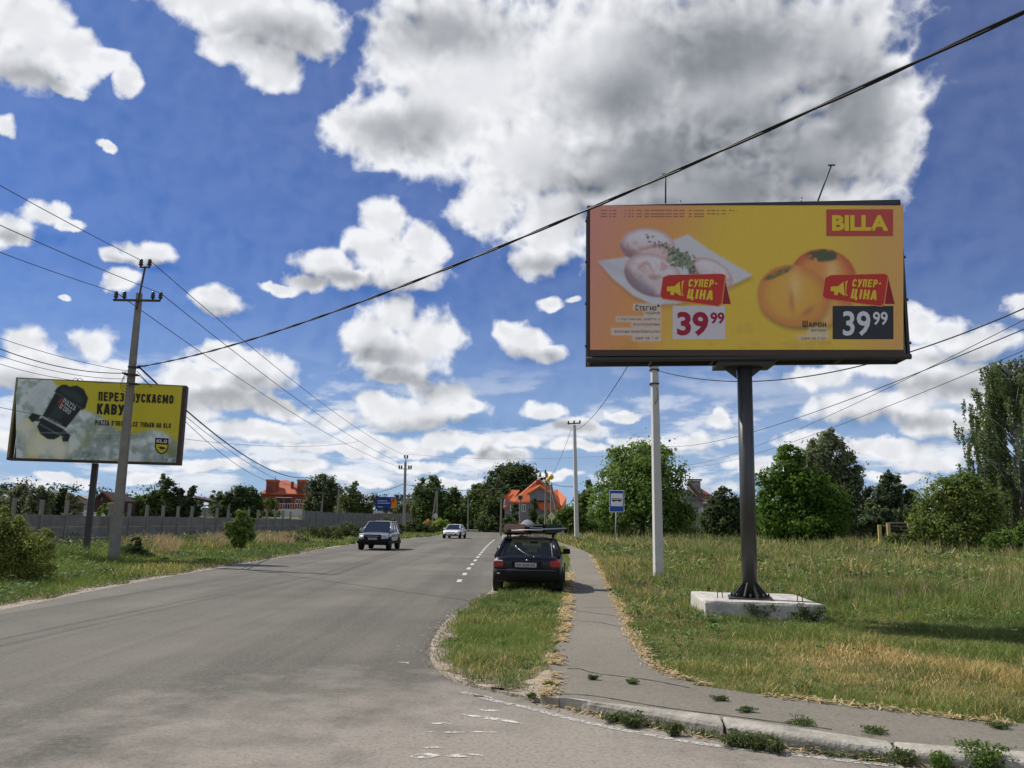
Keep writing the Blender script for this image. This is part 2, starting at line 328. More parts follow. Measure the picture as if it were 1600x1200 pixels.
def np_mesh(name, V, F, C=None, m=None, parent=None):
    """V (n,3), F (k,4 or 3) index array, C (n,3) linear colours."""
    me = bpy.data.meshes.new(name); n = len(V); k, q = F.shape
    me.vertices.add(n); me.vertices.foreach_set('co', np.ascontiguousarray(V, dtype=np.float32).ravel())
    me.loops.add(k * q); me.loops.foreach_set('vertex_index', np.ascontiguousarray(F, dtype=np.int32).ravel())
    me.polygons.add(k); me.polygons.foreach_set('loop_start', np.arange(0, k * q, q, dtype=np.int32))
    if C is not None:
        a = me.color_attributes.new('Col', 'FLOAT_COLOR', 'POINT')
        cc = np.ones((n, 4), dtype=np.float32); cc[:, :3] = C; a.data.foreach_set('color', cc.ravel())
    me.update(calc_edges=True); me.validate(); return link(name, me, m, parent)

def catmull(pts, per=6, closed=False):
    pts = [np.array(p, float) for p in pts]; out = []; n = len(pts)
    for i in range(n - (0 if closed else 1)):
        p1, p2 = pts[i], pts[(i + 1) % n]
        p0 = pts[(i - 1) % n] if (closed or i > 0) else 2 * p1 - p2
        p3 = pts[(i + 2) % n] if (closed or i < n - 2) else 2 * p2 - p1
        for j in range(per):
            t = j / per
            out.append(0.5 * ((2 * p1) + (-p0 + p2) * t + (2 * p0 - 5 * p1 + 4 * p2 - p3) * t * t + (-p0 + 3 * p1 - 3 * p2 + p3) * t ** 3))
    if not closed: out.append(pts[-1])
    return out
def sheet(name, poly, z, m, kind='structure', thick=0.0, parent=None):
    b = bmesh.new(); vs = [b.verts.new((p[0], p[1], z)) for p in poly]; f = b.faces.new(vs)
    if f.normal.z < 0: f.normal_flip()
    b.normal_update()
    if thick:
        lo = [b.verts.new((p[0], p[1], z - thick)) for p in poly]; n = len(poly)
        for i in range(n): b.faces.new((vs[i], vs[(i + 1) % n], lo[(i + 1) % n], lo[i]))
    bmesh.ops.triangulate(b, faces=[f]); bmesh.ops.recalc_face_normals(b, faces=b.faces)
    me = bpy.data.meshes.new(name); b.to_mesh(me); b.free()
    if sum(p.normal.z * p.area for p in me.polygons) < 0: me.flip_normals()
    o = link(name, me, m, parent)
    if kind: tag(o, kind=kind)
    return o
def vnoise(x, y, s, seed=0):
    x = np.asarray(x, float) / s; y = np.asarray(y, float) / s
    xi = np.floor(x).astype(np.int64); yi = np.floor(y).astype(np.int64); fx = x - xi; fy = y - yi
    fx = fx * fx * (3 - 2 * fx); fy = fy * fy * (3 - 2 * fy)
    def h(a, b):
        k = (a * 374761393 + b * 668265263 + seed * 974634777) & 0xffffffff
        k = ((k ^ (k >> 13)) * 1274126177) & 0xffffffff; k = k ^ (k >> 16); return (k & 0xffff) / 65535.0
    return (h(xi, yi) * (1 - fx) + h(xi + 1, yi) * fx) * (1 - fy) + (h(xi, yi + 1) * (1 - fx) + h(xi + 1, yi + 1) * fx) * fy
def fbm(x, y, s, seed=0): return (vnoise(x, y, s, seed) * 0.5 + vnoise(x, y, s / 2.1, seed + 1) * 0.3 + vnoise(x, y, s / 4.7, seed + 2) * 0.2)
def inside(px, py, poly):
    r = np.zeros(len(px), bool); n = len(poly); j = n - 1
    for i in range(n):
        xi, yi = poly[i][0], poly[i][1]; xj, yj = poly[j][0], poly[j][1]
        c = ((yi > py) != (yj > py)) & (px < (xj - xi) * (py - yi) / (yj - yi + 1e-12) + xi); r ^= c; j = i
    return r
def srgb(*c): return tuple(((x / 255) / 12.92 if x / 255 <= 0.04045 else ((x / 255 + 0.055) / 1.055) ** 2.4) for x in c)

# ------------------------------------------------------------------ ground, road, path
def rise(x, y):
    a = np.clip((np.asarray(y, float) - 85) / 120, 0, 1); b = np.clip((-np.asarray(x, float) - 20 - 0 * a) / 30, 0, 1)
    return 2.3 * (a * a * (3 - 2 * a)) * (b * b * (3 - 2 * b))
FIELD_Z = 0.06
gx = np.concatenate([np.linspace(-900, -120, 14), np.linspace(-110, 110, 89), np.linspace(120, 900, 14)])
gy = np.concatenate([np.linspace(-60, 0, 7), np.linspace(3, 240, 80), np.linspace(260, 1400, 14)])
X, Yg = np.meshgrid(gx, gy); Z = -0.07 + rise(X, Yg)
V = np.stack([X.ravel(), Yg.ravel(), Z.ravel()], 1); nx = len(gx); ny = len(gy)
idx = np.arange(nx * ny).reshape(ny, nx); Fq = np.stack([idx[:-1, :-1].ravel(), idx[:-1, 1:].ravel(), idx[1:, 1:].ravel(), idx[1:, :-1].ravel()], 1)

def soil_mat(name, a, b_, c):
    m = bpy.data.materials.new(name); m.use_nodes = True; N = m.node_tree.nodes; Lk = m.node_tree.links; b = N['Principled BSDF']
    b.inputs['Roughness'].default_value = 0.95; b.inputs['Specular IOR Level'].default_value = 0.1
    t = N.new('ShaderNodeTexCoord')
    def nz(sc, d): n = N.new('ShaderNodeTexNoise'); n.inputs['Scale'].default_value = sc; n.inputs['Detail'].default_value = d; n.inputs['Roughness'].default_value = 0.7; Lk.new(t.outputs['Object'], n.inputs['Vector']); return n.outputs[0]
    def mr(s, lo, hi): n = N.new('ShaderNodeMapRange'); n.inputs[1].default_value = lo; n.inputs[2].default_value = hi; Lk.new(s, n.inputs[0]); return n.outputs[0]
    def mx(f, p, q):
        n = N.new('ShaderNodeMix'); n.data_type = 'RGBA'; Lk.new(f, n.inputs[0])
        for i, v in ((6, p), (7, q)):
            if isinstance(v, tuple): n.inputs[i].default_value = (*v, 1)
            else: Lk.new(v, n.inputs[i])
        return n.outputs[2]
    c1 = mx(mr(nz(0.35, 8), 0.4, 0.6), a, b_); c2 = mx(mr(nz(9, 6), 0.45, 0.7), c1, c); Lk.new(c2, b.inputs['Base Color'])
    bp = N.new('ShaderNodeBump'); bp.inputs['Strength'].default_value = 1.0; bp.inputs['Distance'].default_value = 0.05; Lk.new(nz(14, 8), bp.inputs['Height']); Lk.new(bp.outputs[0], b.inputs['Normal'])
    MATS[name] = m
soil_mat('soil', (0.12, 0.14, 0.045), (0.19, 0.165, 0.08), (0.075, 0.08, 0.032))
tag(np_mesh('ground', V, Fq, None, 'soil'), kind='structure')

def asphalt(name, base, light, dark, tracks=False):
    m = bpy.data.materials.new(name); m.use_nodes = True; N = m.node_tree.nodes; Lk = m.node_tree.links; b = N['Principled BSDF']
    b.inputs['Roughness'].default_value = 0.88; b.inputs['Specular IOR Level'].default_value = 0.25
    t = N.new('ShaderNodeTexCoord'); mp = N.new('ShaderNodeMapping'); Lk.new(t.outputs['Object'], mp.inputs[0])
    def nz(sc, d, vec=None, r=0.65):
        n = N.new('ShaderNodeTexNoise'); n.inputs['Scale'].default_value = sc; n.inputs['Detail'].default_value = d; n.inputs['Roughness'].default_value = r
        Lk.new(vec or mp.outputs[0], n.inputs['Vector']); return n.outputs[0]
    def mr(s, lo, hi, o0=0.0, o1=1.0):
        n = N.new('ShaderNodeMapRange'); n.inputs[1].default_value = lo; n.inputs[2].default_value = hi; n.inputs[3].default_value = o0; n.inputs[4].default_value = o1; Lk.new(s, n.inputs[0]); return n.outputs[0]
    def mx(f, p, q):
        n = N.new('ShaderNodeMix'); n.data_type = 'RGBA'; Lk.new(f, n.inputs[0])
        for i, v in ((6, p), (7, q)):
            if isinstance(v, tuple): n.inputs[i].default_value = (*v, 1)
            else: Lk.new(v, n.inputs[i])
        return n.outputs[2]
    c = mx(mr(nz(0.22, 6), 0.35, 0.68, 0, 0.8), base, light)
    if tracks:
        st = N.new('ShaderNodeMapping'); st.inputs['Scale'].default_value = (1.0, 0.035, 1.0); st.inputs['Rotation'].default_value = (0, 0, -0.03); Lk.new(t.outputs['Object'], st.inputs[0])
        c = mx(mr(nz(0.75, 4, st.outputs[0]), 0.42, 0.66, 0, 0.55), c, dark)
        # dusty light patch in the mouth of the side road
        dm = N.new('ShaderNodeVectorMath'); dm.operation = 'MULTIPLY_ADD'; dm.inputs[1].default_value = (0.24, 0.30, 0); dm.inputs[2].default_value = (-0.05, -1.9, 0); Lk.new(t.outputs['Object'], dm.inputs[0])
        ln = N.new('ShaderNodeVectorMath'); ln.operation = 'LENGTH'; Lk.new(dm.outputs[0], ln.inputs[0])
        ad = N.new('ShaderNodeMath'); ad.operation = 'ADD'; Lk.new(ln.outputs['Value'], ad.inputs[0]); Lk.new(mr(nz(1.3, 8), 0.3, 0.7, -0.55, 0.55), ad.inputs[1])
        c = mx(mr(ad.outputs[0], 1.15, 0.25, 0, 0.75), c, (0.34, 0.30, 0.25))
    c = mx(mr(nz(16, 7, r=0.9), 0.49, 0.62, 0, 0.7), c, light)
    c = mx(mr(nz(27, 6, r=0.9), 0.51, 0.63, 0, 0.75), c, dark)
    Lk.new(c, b.inputs['Base Color'])
    bp = N.new('ShaderNodeBump'); bp.inputs['Strength'].default_value = 0.5; bp.inputs['Distance'].default_value = 0.006; Lk.new(nz(90, 4), bp.inputs['Height']); Lk.new(bp.outputs[0], b.inputs['Normal'])
    MATS[name] = m
asphalt('asphalt', (0.112, 0.104, 0.086), (0.215, 0.197, 0.158), (0.052, 0.048, 0.040), tracks=True)
asphalt('path_asphalt', (0.160, 0.145, 0.116), (0.255, 0.228, 0.180), (0.080, 0.073, 0.059))

# road outline: left edge far -> near
def GG(lst, z=0.0): return [G(a, b, z) for a, b in lst]
left_edge = catmull(GG([(722, 829), (700, 834.5), (655, 840), (610, 844.3), (560, 849.5), (510, 857), (470, 865.5), (410, 876), (350, 886.5), (250, 903), (150, 922), (0, 953)]) + [np.array([-8.7, 9, 0]), np.array([-8.2, 0, 0]), np.array([-7.8, -30, 0])], 8)
right_far = catmull(GG([(786, 833), (784, 845), (781, 860), (777, 885), (768, 925)]), 6)
island_left = catmull(GG([(768, 925), (738, 944), (706, 964), (684, 988), (671, 1020), (680, 1043), (712, 1066), (760, 1079), (806, 1090), (856, 1101)]), 6)
kerb_bot = catmull(GG([(856, 1101), (930, 1117), (1000, 1131), (1110, 1151), (1232, 1172), (1390, 1190), (1600, 1214)]) + [np.array([4.6, 5.75, 0]), np.array([8, 4.6, 0]), np.array([16, 3.2, 0]), np.array([34, 1.5, 0])], 6)
far_end = [np.array([0.5, 150, 0]), np.array([6, 162, 0]), np.array([16, 168, 0]), np.array([60, 172, 0]), np.array([60, 182, 0]), np.array([8, 180, 0]), np.array([-6, 172, 0]), np.array([-15, 160, 0]), np.array([-16, 186, 0]), np.array([-60, 200, 0]), np.array([-60, 190, 0]), np.array([-17, 176, 0])]
road_poly = list(kerb_bot) + [np.array([34, -30, 0])] + left_edge[::-1][0:] 
far_curve = [np.array([-9.3, 145, 0]), np.array([-8.0, 162, 0]), np.array([-2, 172, 0]), np.array([10, 176, 0]), np.array([60, 178, 0]), np.array([60, 170, 0]), np.array([12, 167, 0]), np.array([3.5, 160, 0]), np.array([0.2, 148, 0])]
road_poly = list(kerb_bot) + [np.array([34, -30, 0])] + left_edge[::-1] + far_curve + right_far + island_left[1:-1]
sheet('road', road_poly, 0.0, 'asphalt')

# field to the right of the path, path, island verge
PZ = 0.085
path_left = catmull(GG([(868, 846), (878, 850), (886, 856), (889, 870), (890, 885), (889, 927), (883, 970), (878, 990), (869, 1017), (866, 1039), (860, 1067), (853, 1088)], PZ), 6)
path_right = catmull(GG([(872, 846), (884, 850.5), (905, 857), (924, 867), (934, 882), (950, 911), (975, 961), (990, 996), (1009, 1021), (1037, 1049), (1078, 1064), (1127, 1077), (1262, 1094), (1375, 1107), (1487, 1120), (1600, 1130)], PZ) + [np.array([8, 7.3, 0]), np.array([16, 6.3, 0]), np.array([34, 5.0, 0])], 6)
kerb_back = catmull(GG([(866, 1088), (930, 1094), (1000, 1106), (1090, 1117), (1180, 1129), (1390, 1157), (1600, 1178)], 0.1) + [np.array([5.0, 6.1, 0]), np.array([8, 5.0, 0]), np.array([16, 3.6, 0]), np.array([34, 1.9, 0])], 6)
path_poly = path_left + kerb_back + path_right[::-1]
wob = lambda i, s: 0.035 * math.sin(i * 1.7 + s) + 0.03 * math.sin(i * 0.63 + 2 * s)
path_poly = [p + np.array([wob(i, 1), wob(i, 4) * 0.6, 0]) if 0 < i < len(path_poly) - 1 else p for i, p in enumerate(path_poly)]
sheet('sidewalk', path_poly, PZ, 'path_asphalt', thick=0.12)
field_poly = [p for p in path_right] + [np.array([34, 200, 0]), np.array([300, 200, 0]), np.array([300, 400, 0]), np.array([-6, 400, 0]), np.array([-4, 190, 0]), np.array([40, 185, 0]), np.array([40, 168, 0]), np.array([12, 166, 0]), np.array([5, 158, 0]), np.array([2.5, 140, 0])]
field_poly = path_right[::-1] + [np.array([1.0, 130, 0]), np.array([3.2, 155, 0]), np.array([12, 164, 0]), np.array([60, 167, 0]), np.array([260, 167, 0]), np.array([260, 5, 0])]
soil_mat('field_soil', (0.12, 0.13, 0.045), (0.27, 0.21, 0.10), (0.075, 0.08, 0.032))
sheet('field', field_poly, FIELD_Z, 'field_soil', thick=0.15)
island = right_far[::-1][::-1] + island_left[1:] + path_left[::-1]
island = [np.array(p) for p in right_far] + island_left[1:] + path_left[::-1]
sheet('dirt_edge', island, 0.035, 'sand', thick=0.06)
green_left = catmull(GG([(787, 836), (785, 850), (782, 880), (774, 922), (757, 935), (733, 950), (712, 970), (701, 992), (694, 1020), (700, 1040), (728, 1058), (765, 1070), (800, 1077), (822, 1066), (850, 1045)], 0.05), 5)
green_left = [p + np.array([.10 * math.sin(i * 1.3) + .07 * math.sin(i * 2.9 + 1), .08 * math.sin(i * 1.9), 0]) if 2 < i < len(green_left) - 4 else p for i, p in enumerate(green_left)]
island_green = green_left + [p for p in path_left[::-1] if p[1] > G(850, 1045, .05)[1]]
soil_mat('verge_soil', (0.15, 0.16, 0.06), (0.36, 0.29, 0.19), (0.09, 0.10, 0.04)); sheet('verge', island_green, 0.039, 'verge_soil')
# sandy strip along the left road edge
le = [p for p in left_edge if p[1] < 118]
ls = [p + np.array([-0.28 - 0.16 * math.sin(i * 0.9) - 0.12 * math.sin(i * 2.3), 0, 0]) for i, p in enumerate(le)]
sheet('gravel_shoulder', le + ls[::-1], -0.004, 'sand', thick=0.08)
left_verge_poly = ls + [np.array([-30, -10, 0]), np.array([-30, 37, 0]), np.array([-20, 80, 0]), np.array([-16, 118, 0])]
left_verge_poly = [np.array([-17.5, 118, 0])] + ls + [np.array([-60, -30, 0]), np.array([-60, 40, 0]), np.array([-22.3, 40, 0])]
sheet('grass_bank', left_verge_poly, 0.0, 'soil', thick=0.1)
# far white kerb of the bend
mb = MB()
fk = catmull([P(690, 827.5, 150), P(715, 829.5, 152), P(745, 831.2, 155), P(780, 833, 158), P(800, 834, 161)], 4)
fk = [np.array([p[0], p[1], 0]) for p in fk]
for a, b in zip(fk[:-1], fk[1:]):
    d = b - a; L = np.linalg.norm(d); ang = math.atan2(d[1], d[0]); mb.box(((a + b) / 2 + [0, 0, 0.15]), (L * 0.97, 1.6, 0.40), Matrix.Rotation(ang, 3, 'Z'))
tag(mb.build('bend_kerb', 'white_stone'), kind='structure')
# dropped concrete kerb stones at the corner, each one a stone
def kerb_seg(i0, a_front, b_front, a_back, b_back, tilt, last=False):
    nseg = 5; vs = []; H = 0.105
    for k in range(nseg + 1):
        t = k / nseg; f = a_front * (1 - t) + b_front * t; b = a_back * (1 - t) + b_back * t
        h = H + tilt * (t - 0.5); ch = 0.03; df = (b - f); df = df / np.linalg.norm(df)
        for q, z in ((f, -0.05), (f + df * 0.004, h - ch), (f + df * ch, h), (b, h + 0.004), (b, -0.05)): vs.append((q[0], q[1], z))
    fs = [(i * 5 + j, i * 5 + j + 1, (i + 1) * 5 + j + 1, (i + 1) * 5 + j) for i in range(nseg) for j in range(4)] + [(0, 1, 2, 3, 4), tuple(nseg * 5 + j for j in (4, 3, 2, 1, 0))]
    m_ = MB().add(vs, fs); return m_
def pick(curve, x):
    for a, b in zip(curve[:-1], curve[1:]):
        if a[0] <= x <= b[0]: t = (x - a[0]) / (b[0] - a[0] + 1e-9); return a * (1 - t) + b * t
    return curve[-1]
xs = [0.44, 1.78, 2.92, 4.05, 5.2, 6.4, 7.6, 8.8]
for k in range(len(xs) - 1):
    a, b = xs[k] + 0.012, xs[k + 1] - 0.012
    kb = kerb_seg(k, pick(kerb_bot, a) + [0, 0.0, 0], pick(kerb_bot, b), pick(kerb_back, a + 0.04), pick(kerb_back, b + 0.04), 0.02 * (-1) ** k)
    o = kb.build('kerb_stone', 'kerb_concrete', bevel=0.022)
    tag(o, kind='structure')
# painted marks
def ribbon(name, pts, w, z, m, wfun=None, kind='structure'):
    vs = []; N = len(pts)
    for i, p in enumerate(pts):
        d = pts[min(i + 1, N - 1)] - pts[max(i - 1, 0)]; d = d / (np.linalg.norm(d[:2]) + 1e-9); nrm = np.array([-d[1], d[0], 0]); ww = w * (wfun(i / (N - 1)) if wfun else 1)
        vs += [(p[0] + nrm[0] * ww / 2, p[1] + nrm[1] * ww / 2, z), (p[0] - nrm[0] * ww / 2, p[1] - nrm[1] * ww / 2, z)]
    return vs, [(2 * i, 2 * i + 1, 2 * i + 3, 2 * i + 2) for i in range(N - 1)]
def paint_mat(name, col, cover, sc):
    m = bpy.data.materials.new(name); m.use_nodes = True; N = m.node_tree.nodes; Lk = m.node_tree.links; b = N['Principled BSDF']
    b.inputs['Base Color'].default_value = (*col, 1); b.inputs['Roughness'].default_value = 0.85
    t = N.new('ShaderNodeTexCoord'); n = N.new('ShaderNodeTexNoise'); n.inputs['Scale'].default_value = sc; n.inputs['Detail'].default_value = 8; n.inputs['Roughness'].default_value = 0.75; Lk.new(t.outputs['Object'], n.inputs['Vector'])
    mr = N.new('ShaderNodeMapRange'); mr.inputs[1].default_value = 0.62 - cover * 0.3; mr.inputs[2].default_value = 0.70 - cover * 0.3; Lk.new(n.outputs[0], mr.inputs[0])
    tp = N.new('ShaderNodeBsdfTransparent'); ms = N.new('ShaderNodeMixShader'); Lk.new(mr.outputs[0], ms.inputs[0]); Lk.new(tp.outputs[0], ms.inputs[1]); Lk.new(b.outputs[0], ms.inputs[2]); Lk.new(ms.outputs[0], N['Material Output'].inputs[0]); MATS[name] = m
paint_mat('worn_paint', (0.44, 0.42, 0.38), 0.6, 22); paint_mat('fresh_paint', (0.52, 0.51, 0.48), 0.8, 14); paint_mat('chalk', (0.56, 0.53, 0.47), 0.55, 11); paint_mat('faint_paint', (0.40, 0.385, 0.36), 0.30, 12)
soft = lambda t: math.sin(math.pi * min(max(t, 0.03), 0.97)) ** 0.5
line = catmull(GG([(722, 1081), (775, 1096), (819, 1105), (881, 1121), (944, 1135), (1006, 1147), (1100, 1163), (1262, 1182), (1412, 1199), (1600, 1222)]) + [np.array([5.5, 5.0, 0]), np.array([9, 3.8, 0])], 6)
mb = MB(); mb.add(*ribbon('l', line, 0.085, 0.004, None))
tag(mb.build('edge_line', 'worn_paint', fixn=False), kind='structure')
mb = MB(); mb.add(*ribbon('l', [p + np.array([0.10, 0, 0]) for p in left_edge if p[1] > -5 and p[1] < 100], 0.10, 0.004, None))
tag(mb.build('edge_line', 'faint_paint', fixn=False), kind='structure')
mb = MB()
for (x, y) in [(718, 907.5), (726, 897), (732.5, 888.3), (737.8, 881.7), (742.7, 875.6), (746.6, 870.6), (750, 866.5), (752.8, 863), (755.5, 859.6), (758, 856.8), (760.5, 854), (763, 851.3), (765.5, 849), (768, 847), (770, 845.2), (772, 843.6)]:
    a = G(x - 1.1, y + 2.0 * (y - 817) / 90); b = G(x + 1.1, y - 2.0 * (y - 817) / 90); mb.add(*ribbon('d', [a, b], 0.14, 0.004, None))
tag(mb.build('dashed_line', 'fresh_paint', fixn=False), kind='structure')
mb = MB()
for pts, w in [([(688, 975), (684, 985), (676, 1000), (664, 1000)], 0.03)]: pass
for (x0, y0, x1, y1, w) in [(722, 1116, 816, 1131, 0.085), (750, 1108, 786, 1113, 0.10), (662, 1144, 790, 1145, 0.04), (642, 1182, 688, 1181, 0.13), (694, 1181, 758, 1181, 0.09), (672, 1130, 706, 1132, 0.05), (738, 1086, 770, 1092, 0.07), (660, 1168, 690, 1169, 0.04), (622, 1034, 640, 1037, 0.05), (705, 985, 709, 975, 0.06), (520, 1181, 548, 1185, 0.03)]:
    pts = [G(x0 + (x1 - x0) * t, y0 + (y1 - y0) * t + 0.6 * math.sin(t * 7)) for t in np.linspace(0, 1, 9)]
    mb.add(*ribbon('p', pts, w, 0.004, None, soft))
tag(mb.build('road_mark', 'chalk', fixn=False), kind='structure')
mb = MB(); pts = [G(634 + 17 * math.cos(a), 1013 + 5 * math.sin(a)) for a in np.linspace(0, 6.28, 20)]; mb.add(*ribbon('p', pts, 0.05, 0.004, None))
tag(mb.build('road_mark', 'faint_paint', fixn=False), kind='structure')
# tar-sealed cracks
mat('tar', (0.035, 0.034, 0.033), 0.8)
mb = MB()
for pts, w in [([(881, 969), (930, 972), (968, 979), (985, 980)], 0.022), ([(886, 1045), (905, 1045), (930, 1052), (1010, 1062), (1078, 1075)], 0.02), ([(912, 949.5), (955, 950)], 0.02), ([(868, 1084), (930, 1088), (1040, 1106), (1180, 1124), (1300, 1140)], 0.02)]:
    c = catmull(GG(pts, PZ), 6); mb.add(*ribbon('c', c, w, PZ + 0.004, None, lambda t: 0.6 + 0.5 * math.sin(t * 23) ** 2))
tag(mb.build('sidewalk_crack', 'tar', fixn=False), kind='structure')

# ------------------------------------------------------------------ text
def text_mesh(txt, bold=0.0, italic=0.0):
    cu = bpy.data.curves.new('t', 'FONT'); cu.body = txt; cu.size = 1; cu.offset = bold; cu.shear = italic; cu.resolution_u = 3
    o = bpy.data.objects.new('t', cu); COL.objects.link(o); bpy.context.view_layer.update()
    dg = bpy.context.evaluated_depsgraph_get(); me = o.evaluated_get(dg).to_mesh()
    V_ = np.array([v.co[:] for v in me.vertices]); F_ = [list(p.vertices) for p in me.polygons]; o.evaluated_get(dg).to_mesh_clear()
    bpy.data.objects.remove(o); bpy.data.curves.remove(cu)
    mn = V_.min(0); mx_ = V_.max(0); V_ = (V_ - mn) / (mx_ - mn + 1e-9); return V_[:, :2], F_
def glyph(ch, w, t):
    h = t / 2; L, Rr, T, B, M = h, w - h, 1 - h, h, 0.5; c = min(w, 1) * 0.22
    V = lambda x, a=0.0, b=1.0: [(x, a), (x, b)]
    Hh = lambda y, a=0.0, b=None: [(a, y), (w if b is None else b, y)]
    bowl = lambda y0, y1: [(0, y1), (Rr - c, y1), (Rr, y1 - c), (Rr, y0 + c), (Rr - c, y0), (0, y0)]
    ring = [(L + c, T), (Rr - c, T), (Rr, T - c), (Rr, B + c), (Rr - c, B), (L + c, B), (L, B + c), (L, T - c), (L + c, T), (Rr - c, T)]
    cee = [(Rr, 0.70), (Rr, T - c), (Rr - c, T), (L + c, T), (L, T - c), (L, B + c), (L + c, B), (Rr - c, B), (Rr, B + c), (Rr, 0.30)]
    g = {'П': [V(L), V(Rr), Hh(T)], 'Е': [V(L), Hh(T), Hh(M, 0, w * .9), Hh(B)], 'Р': [V(L), bowl(0.42, T)], 'В': [V(L), bowl(M, T)[:4] + [(Rr - c, M), (0, M)], bowl(B, M)],
         'А': [[(h * .7, 0), (w / 2 - h * .35, 1)], [(w - h * .7, 0), (w / 2 + h * .35, 1)], Hh(0.27, w * .2, w * .8)], 'У': [[(h * .6, 1), (w / 2 + h * .2, .38)], [(w - h * .6, 1), (w * .42, 0.06), (w * .1, 0.04)]],
         'С': [cee], 'К': [V(L), [(t * .8, .45), (w - h * .6, 1)], [(w * .36, .62), (w - h * .5, 0)]], 'Є': [cee, Hh(M, t, w * .8)], 'М': [V(L), V(Rr), [(h, 1), (w / 2, .25), (w - h, 1)]], 'О': [ring],
         'Ц': [V(L), V(w * .8 - h), Hh(B), V(Rr, -.16, h * 2)], 'І': [V(w / 2)], 'Н': [V(L), V(Rr), Hh(M)], 'Т': [V(w / 2), Hh(T)], 'Л': [[(0, h), (w * .2, h), (w * .28, T), (Rr, T), (Rr, 0)]], 'Ь': [V(L), bowl(B, M + .06)], 'И': [V(L), V(Rr), [(L, .06), (Rr, .94)]],
         'З': [[(L, .76), (L, T - c), (L + c, T), (Rr - c, T), (Rr, T - c), (Rr, M + c), (Rr - c, M), (w * .35, M)], [(w * .35, M), (Rr - c, M), (Rr, M - c), (Rr, B + c), (Rr - c, B), (L + c, B), (L, B + c), (L, .24)]],
         '-': [Hh(M, w * .1, w * .9)], 'Z': [Hh(T), Hh(B), [(Rr, T), (L, B)]], 'D': [V(L), [(0, T), (Rr - c, T), (Rr, T - c), (Rr, B + c), (Rr - c, B), (0, B)]], 'R': [V(L), bowl(0.45, T), [(w * .45, .45), (w - h * .5, 0)]], 'L': [V(L), Hh(B)], "'": [V(w / 2, .7, 1)], 'Ш': [V(L), V(w / 2), V(Rr), Hh(B)],
         'Г': [V(L), Hh(T)], '*': [[(w * .1, .8), (w * .9, .8)], [(w * .3, .98), (w * .7, .62)], [(w * .7, .98), (w * .3, .62)]], 'U': [[(L, 1), (L, B + c), (L + c, B), (Rr - c, B), (Rr, B + c), (Rr, 1)]], 'N': [V(L), V(Rr), [(L, .94), (Rr, .06)]], 'G': [cee + [(w * .5, .42)]], ' ': []}
    g['S'] = [[(Rr, .75), (Rr, T - c), (Rr - c, T), (L + c, T), (L, T - c), (L, M + c), (L + c, M), (Rr - c, M), (Rr, M - c), (Rr, B + c), (Rr - c, B), (L + c, B), (L, B + c), (L, .25)]]
    for a, b in zip('PIAOCEKTMHB', 'РІАОСЕКТМНВ'): g[a] = g[b]
    for a, b in zip('тегноарA', 'ТЕГНОАРА'): g[a] = g[b]
    return g.get(ch, [])
def strokes_on(name, txt, quad, place, col, parent, t=0.19, cw=0.46, gap=0.13, rough=0.5):
    """plain condensed sign lettering drawn as broad strokes; each stroke a hair above the last so none share a plane."""
    wd = [cw * {'М': 1.3, 'M': 1.3, 'І': .42, 'I': .42, "'": .4, ' ': .6, 'Ц': 1.12, 'Ш': 1.4, '-': .7}.get(c_, 1.0) for c_ in txt]; tot = sum(wd) + gap * (len(txt) - 1); q = [np.array(p, float) for p in quad]; m_ = MB(); x = 0; k = 0
    ctr = np.array(place(*((q[0] + q[2]) / 2))); e1 = np.array(place(*q[1])) - np.array(place(*q[0])); e2 = np.array(place(*q[0])) - np.array(place(*q[3])); nn_ = np.cross(e1, e2); nn_ /= np.linalg.norm(nn_)
    for c_, w in zip(txt, wd):
        sc_ = 0.74 if c_ in 'тегноар' else 1.0
        for pl_ in glyph(c_, w, t):
            k += 1; P_ = [np.array(p, float) for p in pl_]; vs = []
            for i, p in enumerate(P_):
                d0 = P_[i] - P_[i - 1] if i > 0 else P_[1] - P_[0]; d1 = P_[i + 1] - P_[i] if i < len(P_) - 1 else d0; d0 = d0 / np.linalg.norm(d0); d1 = d1 / np.linalg.norm(d1); n0_ = np.array([-d0[1], d0[0]]); n1_ = np.array([-d1[1], d1[0]]); mm = n0_ + n1_; mm /= np.linalg.norm(mm) + 1e-9; l_ = t / 2 / max(.4, float(mm @ n0_))
                for sg in (1, -1):
                    u, v = (x + (p + mm * l_ * sg)[0]) / tot, (p + mm * l_ * sg)[1] * sc_; a = (q[0] * (1 - u) + q[1] * u) * v + (q[3] * (1 - u) + q[2] * u) * (1 - v); vs.append(tuple(np.array(place(a[0], a[1])) + nn_ * 0.0004 * (k % 5)))
            m_.add(vs, [(2 * i, 2 * i + 1, 2 * i + 3, 2 * i + 2) for i in range(len(P_) - 1)])
        x += w + gap
    mn = 'print_%d_%d_%d' % tuple(int(c * 255) for c in col); mat(mn, col, rough, noise=(2.0, 0.25, tuple(c * 0.85 for c in col)))
    return m_.build(name, mn, parent, fixn=False)
def text_on(name, txt, quad, place, col, parent, bold=0.02, rough=0.5):
    """quad: TL, TR, BR, BL in poster coordinates; place maps poster coordinates to the board."""
    V_, F_ = text_mesh(txt, bold); q = [np.array(p, float) for p in quad]; out = []
    for (u, v) in V_:
        p = (q[0] * (1 - u) + q[1] * u) * v + (q[3] * (1 - u) + q[2] * u) * (1 - v); out.append(place(p[0], p[1]))
    mn = 'print_%d_%d_%d' % tuple(int(c * 255) for c in col); mat(mn, col, rough, noise=(2.0, 0.25, tuple(c * 0.85 for c in col)))
    me = bpy.data.meshes.new(name); me.from_pydata([tuple(p) for p in out], [], F_); me.update(); return link(name, me, mn, parent)
def rect(x0, y0, x1, y1): return [(x0, y0), (x1, y0), (x1, y1), (x0, y1)]
